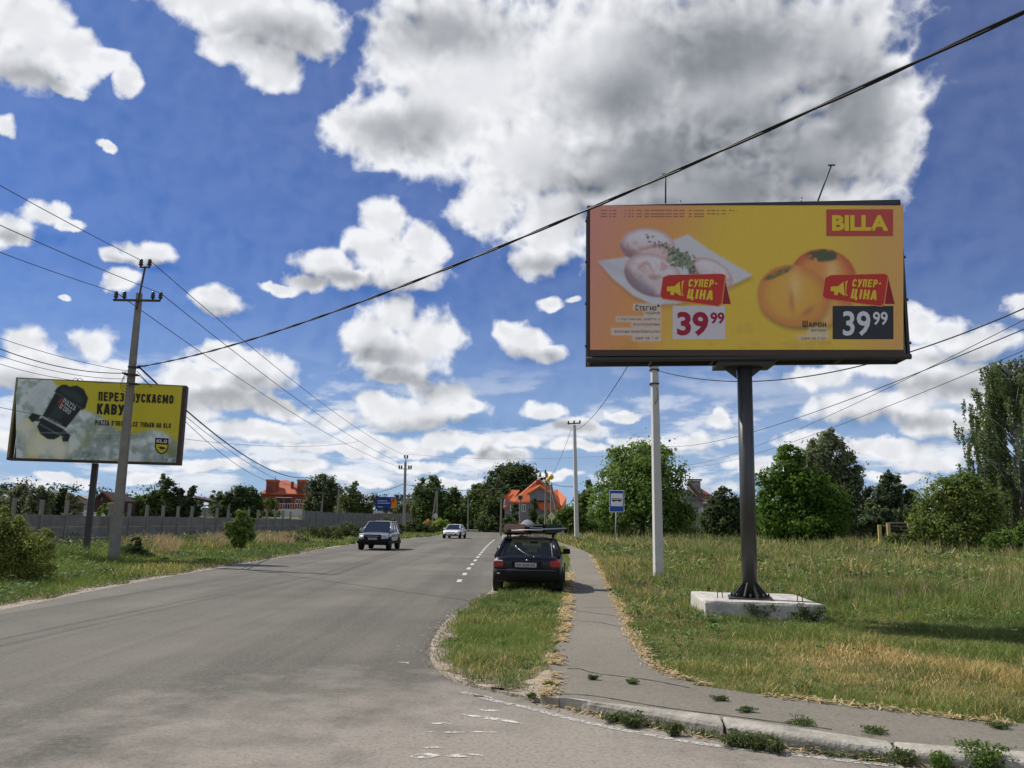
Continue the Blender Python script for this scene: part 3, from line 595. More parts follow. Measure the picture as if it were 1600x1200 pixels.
def flat_on(name, polys, place, col, parent, rough=0.5):
    m_ = MB()
    for poly in polys: m_.add([place(*p) for p in poly], [list(range(len(poly)))])
    mn = 'print_%d_%d_%d' % tuple(int(c * 255) for c in col); mat(mn, col, rough, noise=(2.0, 0.25, tuple(c * 0.85 for c in col)))
    return m_.build(name, mn, parent, fixn=False)
def painted(name, x0, y0, x1, y1, nx_, ny_, fun, place, parent, wrinkle=None):
    xs_ = np.linspace(x0, x1, nx_); ys_ = np.linspace(y0, y1, ny_); X_, Y_ = np.meshgrid(xs_, ys_); C = fun(X_.ravel(), Y_.ravel())
    Vv = np.array([place(a, b) for a, b in zip(X_.ravel(), Y_.ravel())])
    if wrinkle is not None: Vv = Vv + wrinkle(X_.ravel(), Y_.ravel())
    id_ = np.arange(nx_ * ny_).reshape(ny_, nx_); F_ = np.stack([id_[1:, :-1].ravel(), id_[1:, 1:].ravel(), id_[:-1, 1:].ravel(), id_[:-1, :-1].ravel()], 1)
    return np_mesh(name, Vv, F_, C, 'poster', parent)
def lerpc(C, c, a): a = np.clip(a, 0, 1)[:, None]; return C * (1 - a) + np.array(c)[None] * a
def sst(x, a, b): t = np.clip((x - a) / (b - a), 0, 1); return t * t * (3 - 2 * t)
def ell(x, y, cx, cy, rx, ry, rot=0.0, soft_=0.05):
    c, s = math.cos(rot), math.sin(rot); dx, dy = x - cx, y - cy; u = (dx * c + dy * s) / rx; v = (-dx * s + dy * c) / ry
    r = np.sqrt(u * u + v * v); return 1 - sst(r, 1 - soft_, 1 + soft_), r, u, v
def polymask(x, y, poly, soft_=1.5):
    m_ = inside(x, y, poly).astype(float); acc = m_.copy()
    for k in range(8): a = k * math.pi / 4; acc += inside(x + soft_ * math.cos(a), y + soft_ * math.sin(a), poly)
    return acc / 9

def board_frame(TL, TR, BL, BR, h):
    def edge(t, b):
        p, q = P(*t, 1.0), P(*b, 1.0); Y = h / (p[2] - q[2]); return P(*t, Y), P(*b, Y)
    (lt, lb), (rt, rb) = edge(TL, BL), edge(TR, BR)
    zt = (lt[2] + rt[2]) / 2; zb = (lb[2] + rb[2]) / 2; l = (lt + lb) / 2; r_ = (rt + rb) / 2
    return l[:2], r_[:2], zt, zb

# ------------------------------------------------------------------ the large billboard
bl, br, zt, zb = board_frame((917, 321), (1409, 310), (917, 566), (1423, 560), 3.25)
ang = math.atan2(br[1] - bl[1], br[0] - bl[0]); W = float(np.linalg.norm(br - bl))
post_b = P(1172, 935, 15.98); BT = float(post_b[2])
bb = thing('billboard', 'large billboard advertising chicken and persimmons on a thick dark post in the meadow', 'billboard', (post_b[0], post_b[1], FIELD_Z), ang)
org = np.array([post_b[0], post_b[1], FIELD_Z]); ca, sa = math.cos(-ang), math.sin(-ang)
def to_local(p, o_=org, c=None, s=None):
    c = ca if c is None else c; s = sa if s is None else s; d = np.array(p) - o_; return (d[0] * c - d[1] * s, d[0] * s + d[1] * c, d[2])
nrm = np.array([math.sin(ang), -math.cos(ang), 0]); 
def place_big(off):
    p0 = np.array([bl[0], bl[1], 0]) + nrm * off
    def f(px, py):
        d = ray(px, py); o_ = np.array([0, 0, EYE]); t = ((p0 - o_) @ nrm) / (d @ nrm); return to_local(o_ + d * t)
    return f
lx0 = to_local((bl[0], bl[1], 0))[0]; lx1 = to_local((br[0], br[1], 0))[0]; ly = to_local((bl[0], bl[1], 0))[1]; ztl = zt - FIELD_Z; zbl = zb - FIELD_Z
mb = MB(); D2 = 0.62
for yy in (ly + 0.03, ly + D2):
    mb.b2(lx0, lx1, yy, yy + 0.09, zbl + .03, zbl + 0.12); mb.b2(lx0, lx1, yy, yy + 0.09, ztl - 0.11, ztl)
    mb.b2(lx0, lx0 + 0.055, yy, yy + 0.09, zbl + 0.12, ztl - 0.06); mb.b2(lx1 - 0.055, lx1, yy, yy + 0.09, zbl + 0.12, ztl - 0.06)
for xx in np.linspace(lx0 + 0.03, lx1 - 0.08, 6): mb.b2(xx, xx + 0.05, ly + 0.12, ly + D2, zbl + 0.02, zbl + 0.09); mb.b2(xx, xx + 0.05, ly + 0.12, ly + D2, ztl - 0.055, ztl - 0.005)
mb.tube([(lx0, ly + 0.02, zbl + 0.05), (lx1, ly + 0.02, zbl + 0.05)], 0.055, 10)
mb.b2(-.55, .55, ly + 0.05, ly + D2 + 0.05, zbl - 0.08, zbl - 0.002)
for s in (-1, 1): mb.prism([(s * 0.13, zbl - 0.08), (s * 0.40, zbl - 0.08), (s * 0.13, zbl - 0.30)], -0.02, 0.02)
for s in np.linspace(0.1, 0.9, 4): 
    for xx, sg in ((lx0, -1), (lx1, 1)): mb.box((xx + sg * 0.015, ly + 0.05, zbl + (ztl - zbl) * s), (0.04, 0.03, 0.05))
mb.build('frame', 'dark_steel', bb, bevel=0.004)
tilt_ = math.radians(0.85); fr_ = [o for o in bb.children if o.name.startswith('frame')][0]
for v in fr_.data.vertices: v.co.z += (v.co.x - (lx0 + lx1) / 2) * math.tan(tilt_)
mb = MB(); mb.b2(lx0 + 0.06, lx1 - 0.06, ly + D2 + 0.1, ly + D2 + 0.115, zbl + 0.08, ztl - 0.03); mb.b2(lx0 + 0.07, lx1 - 0.07, ly + 0.075, ly + 0.11, zbl + 0.13, ztl - 0.07); mb.build('backing_panel', 'fence_post_grey', bb)
tp_ = to_local(P(1163, 572, 15.98))
mb = MB(); mb.tube([(0, 0, BT - FIELD_Z + 0.01), (tp_[0], 0, zbl - 0.085)], 0.145, 28); mb.build('post', 'post_steel', bb)
bz = BT - FIELD_Z
mb = MB(); mb.box((0, 0, bz + 0.012), (0.80, 0.80, 0.03), Matrix.Rotation(R(-10), 3, 'Z'))
mb.build('base_plate', 'dark_steel', bb)
for k in range(8):
    mb = MB(); a = k * math.pi / 4 + 0.25; dx, dy = math.cos(a), math.sin(a); px_, py_ = -dy * 0.012, dx * 0.012
    q = [(0.14, bz + 0.03), (0.34, bz + 0.03), (0.34, bz + 0.07), (0.14, bz + 0.30)]
    mb.add([(dx * r_ + sg * px_, dy * r_ + sg * py_, z) for sg in (-1, 1) for r_, z in q], [(0, 1, 2, 3), (7, 6, 5, 4), (0, 4, 5, 1), (1, 5, 6, 2), (2, 6, 7, 3), (3, 7, 4, 0)]); mb.build('base_gusset', 'dark_steel', bb)
for k in range(8):
    mb = MB(); a = k * math.pi / 4 + 0.6; mb.tube([(0.34 * math.cos(a), 0.34 * math.sin(a), bz + 0.03), (0.34 * math.cos(a), 0.34 * math.sin(a), bz + 0.10)], 0.018, 6); mb.build('anchor_bolt', 'rust_steel', bb)
blk = [G(1102, 939, BT), G(1287, 944.6, BT), G(1256, 932.5, BT), G(1079, 923.5, BT)]
b0, b1, b3 = blk[0], blk[1], blk[3]; b2_ = b1 + (b3 - b0) * 0.98
blk = [b0, b1, b2_, b3]; lp = [to_local(p) for p in blk]
mb = MB(); nn = 10; vs = []; 
def ring(z, g):
    cxy = np.mean([p[:2] for p in lp], 0); out = []
    for i in range(4):
        for k in range(nn): t = k / nn; q = np.array(lp[i][:2]) * (1 - t) + np.array(lp[(i + 1) % 4][:2]) * t; out.append((*(cxy + (q - cxy) * g * (1 + random.uniform(-.006, .006))), z + random.uniform(-.008, .008)))
    return out
rs = [ring(-0.15, 1.0), ring(0.08, 1.003), ring(bz - 0.045, 1.0), ring(bz - 0.004, 0.985)]
for r_ in rs: vs += r_
m4 = 4 * nn; mb.add(vs, [(i * m4 + j, i * m4 + (j + 1) % m4, (i + 1) * m4 + (j + 1) % m4, (i + 1) * m4 + j) for i in range(3) for j in range(m4)] + [list(range(3 * m4, 4 * m4))])
fnd = mb.build('foundation_block', 'block_concrete', bb)
for (px, py) in [(1125, 934), (1250, 940)]:
    mb = MB(); c = to_local(G(px, py, BT)); mb.tube([(c[0] - 0.05, c[1], bz - 0.01), (c[0] - 0.04, c[1], bz + 0.10), (c[0], c[1], bz + 0.14), (c[0] + 0.04, c[1], bz + 0.10), (c[0] + 0.05, c[1], bz - 0.01)], 0.009, 6); mb.build('lifting_loop', 'rust_steel', fnd)
for (x0, y0, x1, y1) in [(1040, 318, 1040, 272), (1278, 314, 1299, 258)]:
    a, b = to_local(P(x0, y0, 15.75)), to_local(P(x1, y1, 15.55)); mb = MB(); mb.tube([a, b], 0.016, 6); mb.tube([(b[0] - 0.07, b[1], b[2]), (b[0] + 0.07, b[1], b[2])], 0.018, 6); mb.build('lamp_arm', 'dark_steel', bb)
for (x0, y0) in [(1063, 317), (1252, 312)]:
    a = to_local(P(x0, y0, 15.72)); mb = MB(); mb.tube([(a[0], a[1], a[2] - 0.05), (a[0], a[1], a[2] + 0.03)], 0.012, 6); mb.lathe((a[0], a[1], a[2] + 0.04), [(0.0, -0.03), (0.03, 0), (0, 0.03)], 8); mb.build('lifting_ring', 'galv', bb)

thyme = [(1066 + a * 26 * b ** .6 , 406 + c_ * 15 * b ** .6 + a * 9, random.uniform(1.8, 4.0), random.uniform(1.2, 2.4), random.uniform(0, 3.14), random.random()) for a, b, c_ in [(random.uniform(-1, 1), random.random(), random.uniform(-1, 1)) for _ in range(190)]]
thyme += [(1010 + 45 * t + random.gauss(0, 2), 372 + 22 * t + random.gauss(0, 3.5), random.uniform(1.5, 3.5), random.uniform(0.7, 1.3), random.uniform(0, 3.14), random.random() * 0.5) for t in np.linspace(0, 1, 26)]
def big_paint(x, y):
    n1_ = fbm(x, y, 30, 3); C = np.zeros((len(x), 3)); u = (x - 923) / 490; v = (y - 321) / 225
    cA = np.array(srgb(232, 152, 128)); cB = np.array(srgb(236, 160, 84)); cC = np.array(srgb(240, 200, 40)); cD = np.array(srgb(236, 178, 84))
    C[:] = cA; C = lerpc(C, cB, sst(u + v * 0.12, 0.02, 0.22)); C = lerpc(C, cC, sst(u + v * 0.16, 0.22, 0.50)); C = lerpc(C, cD, sst(u - v * 0.05, 0.72, 0.93)); C = lerpc(C, cA, 0.35 * sst(-v, -0.15, 0.0) * (u < .3))
    C = lerpc(C, srgb(205, 150, 45), 0.4 * sst(n1_, 0.55, 0.8) * sst(v, 0.6, 1.0))
    # plate, its shadow on the print, and the two chicken thighs
    plate = [(934, 408), (975, 402), (1000, 395), (1060, 372), (1075, 366), (1105, 388), (1176, 430), (1140, 447), (1100, 462), (1060, 474), (1020, 476), (990, 462), (957, 435)]
    sh = polymask(x - 2, y - 5, plate, 4); C = lerpc(C, srgb(150, 105, 50), sh * 0.55)
    pm = polymask(x, y, plate, 1.5); C = lerpc(C, srgb(222, 220, 222), pm)
    C = lerpc(C, srgb(196, 196, 204), pm * sst(np.abs((y - 410) - (x - 940) * 0.62 + 8 * np.sin(x * .02)), 12, 0) * 0.5)
    for (cx, cy, rx, ry, rot, tint) in [(1110, 430, 38, 24, 0.5, 2), (1012, 384, 43, 28, 0.1, 0), (1020, 430, 46, 33, 0.35, 1)]:
        a, r_, uu, vv = ell(x, y, cx, cy, rx, ry, rot, 0.05); base = np.zeros((len(x), 3)); base[:] = srgb(228, 208, 206)
        base = lerpc(base, srgb(240, 232, 234), sst(-vv + 0.3 * fbm(x, y, 14, 5), 0.0, 0.7)); base = lerpc(base, srgb(205, 150, 140), sst(r_, 0.72, 1.0) * 0.7)
        base = lerpc(base, srgb(216, 150, 140), sst(fbm(x, y, 16, 8 + tint), 0.56, 0.8) * 0.7); base = lerpc(base, srgb(128, 108, 124), sst(vv + uu * -0.5 + .3 * fbm(x, y, 9, 77 + tint), 0.45, 1.0) * 0.8); base = lerpc(base, srgb(190, 120, 112), np.exp(-((uu * .5 + vv - .1) / .12) ** 2) * sst(fbm(x, y, 12, 97 + tint), .45, .6) * .6)
        C = C * (1 - a[:, None]) + base * a[:, None]
    for (cx, cy, rx, ry, rot, q) in thyme:
        near = (np.abs(x - cx) < 6) & (np.abs(y - cy) < 6)
        if near.any():
            a, _, _, _ = ell(x[near], y[near], cx, cy, rx, ry, rot, 0.4); C[near] = lerpc(C[near], srgb(62 + 96 * q, 78 + 90 * q, 52 + 84 * q), a * 0.95)
    # persimmons
    def fruit(C, cx, cy, rx, ry, rot, a1, a2, hx, hy):
        sh_, _, _, _ = ell(x - 2, y - 6, cx, cy, rx, ry, rot, 0.12); C = lerpc(C, srgb(150, 115, 30), sh_ * 0.6)
        a, r_, uu, vv = ell(x, y, cx, cy, rx, ry, rot, 0.04); b = np.zeros((len(x), 3)); b[:] = a1
        b = lerpc(b, a2, sst(r_, 0.55, 1.0)); b = lerpc(b, srgb(250, 205, 120), np.exp(-(((x - hx) / 11) ** 2 + ((y - hy) / 24) ** 2)) * 0.9); return C * (1 - a[:, None]) + b * a[:, None]
    C = fruit(C, 1286, 432, 51, 43, 0.1, srgb(238, 150, 60), srgb(214, 92, 50), 1300, 428)
    C = fruit(C, 1260, 478, 72, 32, 0.05, srgb(236, 165, 60), srgb(222, 130, 60), 1290, 490)
    C = fruit(C, 1240, 462, 57, 48, 0.25, srgb(238, 178, 52), srgb(226, 140, 58), 1242, 448)
    C = lerpc(C, srgb(212, 110, 58), np.exp(-(((x - 1237) / 5) ** 2 + ((y - 472 - (x - 1237) * 1.2) / 18) ** 2)) * 0.7)
    C = lerpc(C, srgb(212, 110, 58), np.exp(-(((x - 1262) / 12) ** 2 + ((y - 487 + (x - 1262) * .6) / 7) ** 2)) * 0.8)
    a, r_, uu, vv = ell(x, y, 1286, 399, 25, 10, 0.0, 0.25); a *= sst(fbm(x, y, 7, 21) + (1 - r_) * .6, 0.4, 0.6); C = lerpc(C, srgb(70, 84, 38), a)
    a, r_, uu, vv = ell(x, y, 1216, 427, 24, 5, -0.42, 0.3); C = lerpc(C, srgb(92, 100, 36), a * (0.5 + 0.6 * vnoise(x, y, 4, 31)))
    # lighter halo boxes behind the small print
    for (x0, y0, x1, y1) in [(991, 476, 1031, 483), (1008, 487, 1031, 493), (964, 496, 1031, 501), (988, 505, 1031, 510), (957, 514, 1031, 522), (990, 524, 1031, 531), (1265, 512, 1292, 517), (1262, 519, 1293, 524), (1248, 525, 1293, 530)]:
        a = sst(x, x0 - 4, x0) * sst(-x, -x1 - 3, -x1) * sst(y, y0 - 4, y0) * sst(-y, -y1 - 4, -y1); C = lerpc(C, srgb(226, 214, 200), a * (0.85 if x0 < 1100 else 0.5))
    # small grey printed lines, too small to read
    for (x0, y0, x1, h_) in [(938, 329, 1152, 1.1), (938, 334, 1140, 1.1), (938, 338.5, 1104, 1.0)]:
        a = (np.abs(y - y0) < h_) * (x > x0) * (x < x1) * (vnoise(x, y * 0, 2.4, 12) > 0.38); C = lerpc(C, srgb(120, 78, 60), a * 0.7)
    return lerpc(C * (1 + .10 * (fbm(x, y, 3, 222) - .5)[:, None]), srgb(205, 190, 185), np.full(len(x), .09))
painted('vinyl_panel', 922, 321, 1411.5, 546.5, 470, 216, big_paint, place_big(0.035), bb)
pl = place_big(0.038); pl2 = place_big(0.042)
YEL = srgb(240, 205, 60); RED = srgb(205, 60, 50)
flat_on('lower_trim', [rect(923, 547, 1412, 556)], place_big(0.034), srgb(78, 62, 50), bb)
flat_on('logo_panel', [rect(1291, 327, 1395.5, 369)], pl, srgb(200, 84, 74), bb); text_on('shop_logo', 'BILLA', rect(1300, 336, 1388, 360.5), pl2, YEL, bb, 0.045)
for dx in (0, 256):
    tl = [(1036 + dx, 434), (1045 + dx, 430), (1128 + dx, 428), (1133 + dx, 431), (1127 + dx, 474), (1122 + dx, 478), (1036 + dx, 466), (1032 + dx, 462)]
    if dx: tl = [(x - 2, y) for x, y in tl]
    flat_on('price_tag_fold', [[(1129 + dx, 430), (1131 + dx, 430), (1142 + dx, 475), (1125 + dx, 475)]], pl, srgb(158, 40, 48), bb)
    flat_on('price_tag_edge', [[(x + (1.6 if x > 1100 + dx else 0), y + (1.4 if y > 450 else -.4)) for x, y in tl]], place_big(0.040), srgb(235, 150, 70), bb); flat_on('price_tag', [tl], pl2, RED, bb)
    p4 = place_big(0.047); strokes_on('price_tag_text', 'СУПЕР-', [(1077 + dx, 436), (1122 + dx, 437), (1120 + dx, 449), (1075 + dx, 448)], p4, YEL, bb, .2, .5)
    strokes_on('price_tag_text', 'ЦІНА', [(1076 + dx, 451), (1115 + dx, 454), (1113 + dx, 469), (1073 + dx, 466)], p4, YEL, bb, .2, .52)
    hx = 1042 + dx; flat_on('loudspeaker_icon', [[(hx, 448), (hx + 12, 447), (hx + 20, 440), (hx + 22, 463), (hx + 12, 456), (hx + 11, 461), (hx + 6, 461), (hx + 5, 455), (hx, 455)], [(hx + 23, 440), (hx + 27, 438), (hx + 25, 444), (hx + 24, 458), (hx + 27, 463), (hx + 23, 461)]], p4, YEL, bb)
flat_on('price_panel', [rect(1051, 478, 1133, 530)], pl, srgb(222, 214, 216), bb); text_on('price_text', '39', rect(1058, 487, 1107, 525), pl2, srgb(165, 35, 62), bb, 0.035); text_on('price_text', '99', rect(1110, 488, 1132, 506), pl2, srgb(165, 35, 62), bb, 0.03)
flat_on('price_panel', [rect(1301, 478, 1396, 530)], pl, srgb(52, 56, 58), bb); text_on('price_text', '39', rect(1317, 486, 1360, 525), pl2, srgb(226, 224, 226), bb, 0.02); text_on('price_text', '99', rect(1364, 487, 1387, 508), pl2, srgb(226, 224, 226), bb, 0.02)
strokes_on('product_text', 'Стегно*', rect(993, 476, 1031, 485), pl2, srgb(74, 60, 58), bb, .16, .6, .16); strokes_on('product_text', 'Шарон', rect(1254, 501, 1291, 511), pl2, srgb(90, 80, 40), bb, .18, .6, .16)
for t_, q in [('куряче', (1009, 487, 1031, 492.5)), ('з підставкою хребта, з', (965, 496, 1031, 501)), ('охолоджене', (989, 505, 1031, 509.5)), ('власне виробництво', (960, 515, 1031, 521)), ('ціна за 1 кг', (992, 525, 1030, 531)), ('ціна за 1 кг', (1252, 526, 1290, 531)), ('ваговий', (1268, 513, 1291, 518))]:
    text_on('small_print', t_, rect(*q), pl2, srgb(150, 128, 118), bb, 0.0)

# ------------------------------------------------------------------ the left billboard
l2, r2, zt2, zb2 = board_frame((25, 590), (294, 602), (10, 719), (279, 726), 3.25)
ang2 = math.atan2(r2[1] - l2[1], r2[0] - l2[0])
pb2 = P(141, 860, 33.3); pb2 = np.array([pb2[0], pb2[1], 0.0]); pt2 = P(148, 722, 33.0)
pbb = G(132, 866, 0.0)
b2o = np.array([P(134, 860, 33.2)[0], 33.2, 0.0])
lb = thing('billboard', 'weathered yellow and green billboard with a tumbling dark coffee cup, behind the left utility pole', 'billboard', tuple(b2o), ang2)
c2, s2 = math.cos(-ang2), math.sin(-ang2); L2 = lambda p: to_local(p, b2o, c2, s2)
nrm2 = np.array([math.sin(ang2), -math.cos(ang2), 0])
def place_left(off):
    p0 = np.array([l2[0], l2[1], 0]) + nrm2 * off
    def f(px, py):
        d = ray(px, py); o_ = np.array([0, 0, EYE]); t = ((p0 - o_) @ nrm2) / (d @ nrm2); return L2(o_ + d * t)
    return f
ax0 = L2((l2[0], l2[1], 0))[0]; ax1 = L2((r2[0], r2[1], 0))[0]; ay = L2((l2[0], l2[1], 0))[1]
mb = MB(); mb.b2(ax0, ax1, ay, ay + 0.5, zb2, zb2 + 0.09); mb.b2(ax1 - 0.16, ax1, ay - 0.01, ay + 0.5, zb2 + 0.09, zt2 - 0.05)
mb.b2(ax0 + 0.1, ax1 - 0.2, ay + 0.45, ay + 0.5, zb2 + 0.1, zt2 - 0.06); mb.build('frame', 'rust_steel', lb, bevel=0.006)
mb = MB(); mb.b2(ax0, ax1, ay - 0.015, ay + 0.5, zt2 - 0.05, zt2); mb.b2(ax0, ax0 + 0.08, ay - 0.012, ay + 0.5, zb2 + 0.09, zt2 - 0.05); mb.build('frame_trim', 'old_frame', lb, bevel=0.006)
mb = MB(); bt = L2(P(149, 722, 33.4)); bbp = L2(P(134, 862, 33.4)); mb.tube([(bbp[0], 0.25, -0.1), (bt[0], 0.25, zb2 + 0.02)], 0.155, 4, smooth=False, rot=math.pi / 4); mb.build('post', 'dark_steel', lb, bevel=0.01)
mb = MB(); q = L2(G(142, 872, 0)); mb.b2(q[0] - 0.9, q[0] + 0.9, -0.9, 1.1, -0.1, 0.16); mb.build('foundation_block', 'block_concrete', lb, bevel=0.02)
for px in (115, 122): mb = MB(); a = L2(P(px, 597, 32.4)); mb.tube([(a[0] - .09, a[1] + .2, zt2), (a[0] - .09, a[1] + .2, zt2 + .08), (a[0], a[1] + .2, zt2 + .14), (a[0] + .09, a[1] + .2, zt2 + .08), (a[0] + .09, a[1] + .2, zt2)], 0.012, 6); mb.build('lifting_ring', 'wire_grey', lb)
cupax = np.array([math.cos(R(-62)), math.sin(R(-62))])
def left_paint(x, y):
    C = np.zeros((len(x), 3)); n_ = fbm(x, y, 34, 41); n2_ = fbm(x, y, 13, 51); C[:] = srgb(156, 170, 162); n3_ = fbm(x, y, 60, 141)
    C = lerpc(C, srgb(222, 229, 224), sst(n_ * 0.5 + n2_ * 0.35 + n3_ * .25, 0.48, 0.64)); C = lerpc(C, srgb(106, 126, 112), sst(-(n_ * 0.5 + n2_ * 0.35 + n3_ * .15), -0.42, -0.33) * 0.7); C = lerpc(C, srgb(200, 208, 200), sst(fbm(x, y, 7, 151), .58, .75) * .35)
    C = lerpc(C, srgb(150, 150, 70), sst(fbm(x, y, 26, 61), 0.60, 0.8) * sst(y, 620, 720) * 0.6)
    # yellow flash: from the upper left to the right edge
    yl = 625 + 8 * np.sin(x * .07) + sst(x, 90, 190) * 45 + sst(x, 180, 290) * 18
    xm = 78 + (y - 592) * 0.9; C = lerpc(C, srgb(206, 190, 40), sst(x - xm, -3, 5) * sst(yl - y + 6 * (n2_ - .5), -4, 6))
    # flames under the cup
    for (cx, cy, rx, ry, rot) in [(62, 686, 26, 13, 1.9), (44, 660, 18, 7, 2.5), (92, 700, 20, 8, 1.7), (56, 702, 22, 10, 2.2)]:
        a, r_, _, _ = ell(x, y, cx, cy, rx, ry, rot, 0.7); C = lerpc(C, srgb(226, 216, 150), a * (0.4 + 0.8 * n2_)); C = lerpc(C, srgb(206, 160, 60), a * sst(n2_, 0.5, 0.75) * 0.7)
    a, _, _, _ = ell(x, y, 66, 628, 22, 30, 0.2, 0.5); C = lerpc(C, srgb(196, 204, 204), a * sst(n2_, 0.3, 0.7) * 0.8)
    def quad(p, c, C, s=0.8): return lerpc(C, c, polymask(x, y, p, s))
    dk = srgb(26, 38, 38); dk2 = srgb(46, 60, 58)
    for (cx, cy, rx, ry) in [(58, 694, 20, 16), (98, 702, 16, 14), (38, 672, 12, 14), (76, 700, 26, 12)]:
        a, _, _, _ = ell(x, y, cx, cy, rx, ry, 0, .6); C = lerpc(C, srgb(232, 230, 206), a * (.35 + .8 * n2_))
    C = quad([(44, 652), (51, 645), (64, 649), (59, 657), (50, 660)], dk, C); C = quad([(95, 677), (101, 672), (110, 680), (107, 690), (98, 690)], dk, C)
    C = quad([(56, 654), (66, 654), (66, 658), (58, 659)], dk2, C); C = quad([(92, 674), (98, 676), (97, 680), (90, 678)], dk2, C)
    C = quad([(65, 652), (101, 671), (94, 682), (84, 687), (74, 686), (63, 678), (58, 667)], dk, C)
    C = quad([(88, 611), (129, 637), (103, 669), (66, 650)], dk, C); C = quad([(97, 617), (112, 626), (92, 660), (76, 652)], dk2, C, 3)
    C = lerpc(C, srgb(120, 130, 124), np.exp(-(((y - 661.5) - (x - 84) * 0.52) / 0.7) ** 2) * (x > 66) * (x < 102) * .6)
    C = quad([(85, 612), (89, 606), (97, 601), (104, 601), (109, 604), (120, 602), (131, 608), (138, 622), (134, 637), (129, 641), (120, 637)], dk, C)
    C = lerpc(C, srgb(96, 108, 104), np.exp(-(((y - 626) - (x - 108) * 0.62) / 0.8) ** 2) * (x > 88) * (x < 130) * .7)
    C = quad([(92, 611), (99, 606), (118, 612), (130, 624), (126, 632), (110, 622)], dk2, C, 2)
    C = lerpc(C, srgb(150, 160, 150), np.exp(-(((y - 672.5) - (x - 80) * 0.55) / 0.8) ** 2) * (x > 62) * (x < 100) * 0.55)
    C = lerpc(C, srgb(226, 232, 226), sst(n2_, 0.52, 0.6) * sst(y, 712, 722) * 0.8); C = lerpc(C, srgb(226, 226, 214), np.exp(-((y - 675.5 - .01 * x) / 0.7) ** 2) * (x > 60) * 0.22)
    return C
painted('vinyl_panel', 25, 590.5, 293, 726, 380, 192, left_paint, place_left(0.012), lb)
# keep the print inside the frame: same outline as the frame's opening
_v = bpy.data.objects[[o.name for o in lb.children if o.name.startswith('vinyl_panel')][0]]
co = np.empty(len(_v.data.vertices) * 3, np.float32); _v.data.vertices.foreach_get('co', co); co = co.reshape(-1, 3)
keep_lo = zb2 + 0.085; keep_hi = zt2 - 0.045; co[:, 0] = np.clip(co[:, 0], ax0 + 0.075, ax1 - 0.155); co[:, 2] = np.clip(co[:, 2], keep_lo, keep_hi)
co[:, 1] += (0.010 * np.sin(co[:, 0] * 2.2 + 3 * co[:, 2]) - 0.003).astype(np.float32) * 0.6; _v.data.vertices.foreach_set('co', co.ravel()); _v.data.update()
q3 = place_left(0.03); BLK = srgb(38, 36, 28)
strokes_on('slogan_text', 'ПЕРЕЗАПУСКАЄМО', [(154, 612), (271.5, 617.5), (270.5, 631), (153.5, 626)], q3, BLK, lb, .2, .5, .14)
strokes_on('slogan_text', 'КАВУ', [(152, 630), (194, 632.5), (193, 648.5), (151, 647)], q3, BLK, lb, .2, .5, .12)
strokes_on('slogan_text', "PIAZZA D'ORO DOLCE ТІЛЬКИ НА KLO", [(149, 656), (267, 661.5), (266.5, 669), (148.5, 664)], q3, BLK, lb, .19, .5, .16)
strokes_on('cup_text', 'PIAZZA', [(101, 622), (119.5, 635), (116, 642), (97, 629)], q3, srgb(200, 200, 196), lb, .15, .6, .16)
strokes_on('cup_text', "D'ORO", [(96, 630), (112, 642), (108, 648), (92.5, 637)], q3, srgb(200, 200, 196), lb, .15, .6, .16)
strokes_on('cup_text', 'CUSTOM ORIGINE', [(74, 650.5), (97, 662.5), (95.5, 665.5), (72.5, 653.5)], q3, srgb(150, 150, 140), lb, .16, .6, .2)
flat_on('cup_emblem', [[(90, 629), (96, 622), (98, 624), (93, 631)], [(90, 631), (92, 632), (99, 640), (97, 641)]], q3, srgb(170, 50, 40), lb)
sh = [(242.5, 684), (263.5, 685), (263, 700), (260, 706), (252.5, 710), (245, 706), (242, 699)]
flat_on('logo_shield', [sh], q3, BLK, lb); q4 = place_left(0.034)
flat_on('logo_shield_field', [[(244, 694), (262, 695), (261, 701), (258, 705), (252.5, 708), (247, 705), (244, 700)]], q4, srgb(214, 194, 40), lb)
strokes_on('logo_text', 'KLO', [(245, 686.4), (261, 687.2), (260.8, 692.4), (244.8, 691.6)], q4, srgb(225, 225, 220), lb, .22, .8, .16)
flat_on('logo_beast', [[(247, 699), (250, 697.5), (254, 698), (258, 699.5), (260, 702), (256, 701), (255, 704), (253, 701.5), (249, 703), (250.5, 700.5)]], place_left(0.038), BLK, lb)

# ------------------------------------------------------------------ poles
def insulator(mb, p, s=1.0):
    x, y, z = p; prof = [(0.012, -0.07), (0.03, -0.05), (0.03, 0.0), (0.065, 0.0), (0.075, 0.03), (0.045, 0.05), (0.06, 0.07), (0.068, 0.10), (0.04, 0.12), (0.055, 0.14), (0.06, 0.17), (0.035, 0.20), (0.0, 0.21)]
    mb.lathe((x, y, z), [(a * s, b * s) for a, b in prof], 10)
def pole(name, label, base, top, w0, w1, m='concrete', group=None, cat='utility pole'):
    t = thing(name, label, cat, tuple(base), 0, group); d = np.array(top) - np.array(base)
    mb = MB(); mb.tube([(0, 0, -0.3), tuple(d)], [w0 * 0.707, w1 * 0.707], 4, smooth=False, rot=math.pi / 4 + 0.12); mb.build('shaft', m, t, bevel=min(w1 * 0.12, 0.03)); return t, d
A_base = G(177, 878, 0.0); A_top = P(218, 458, 31.4)
A, dA = pole('utility_pole', 'leaning grey concrete pole with a six-insulator crossarm in front of the coffee billboard', A_base, A_top, 0.34, 0.2, group='concrete power line poles')
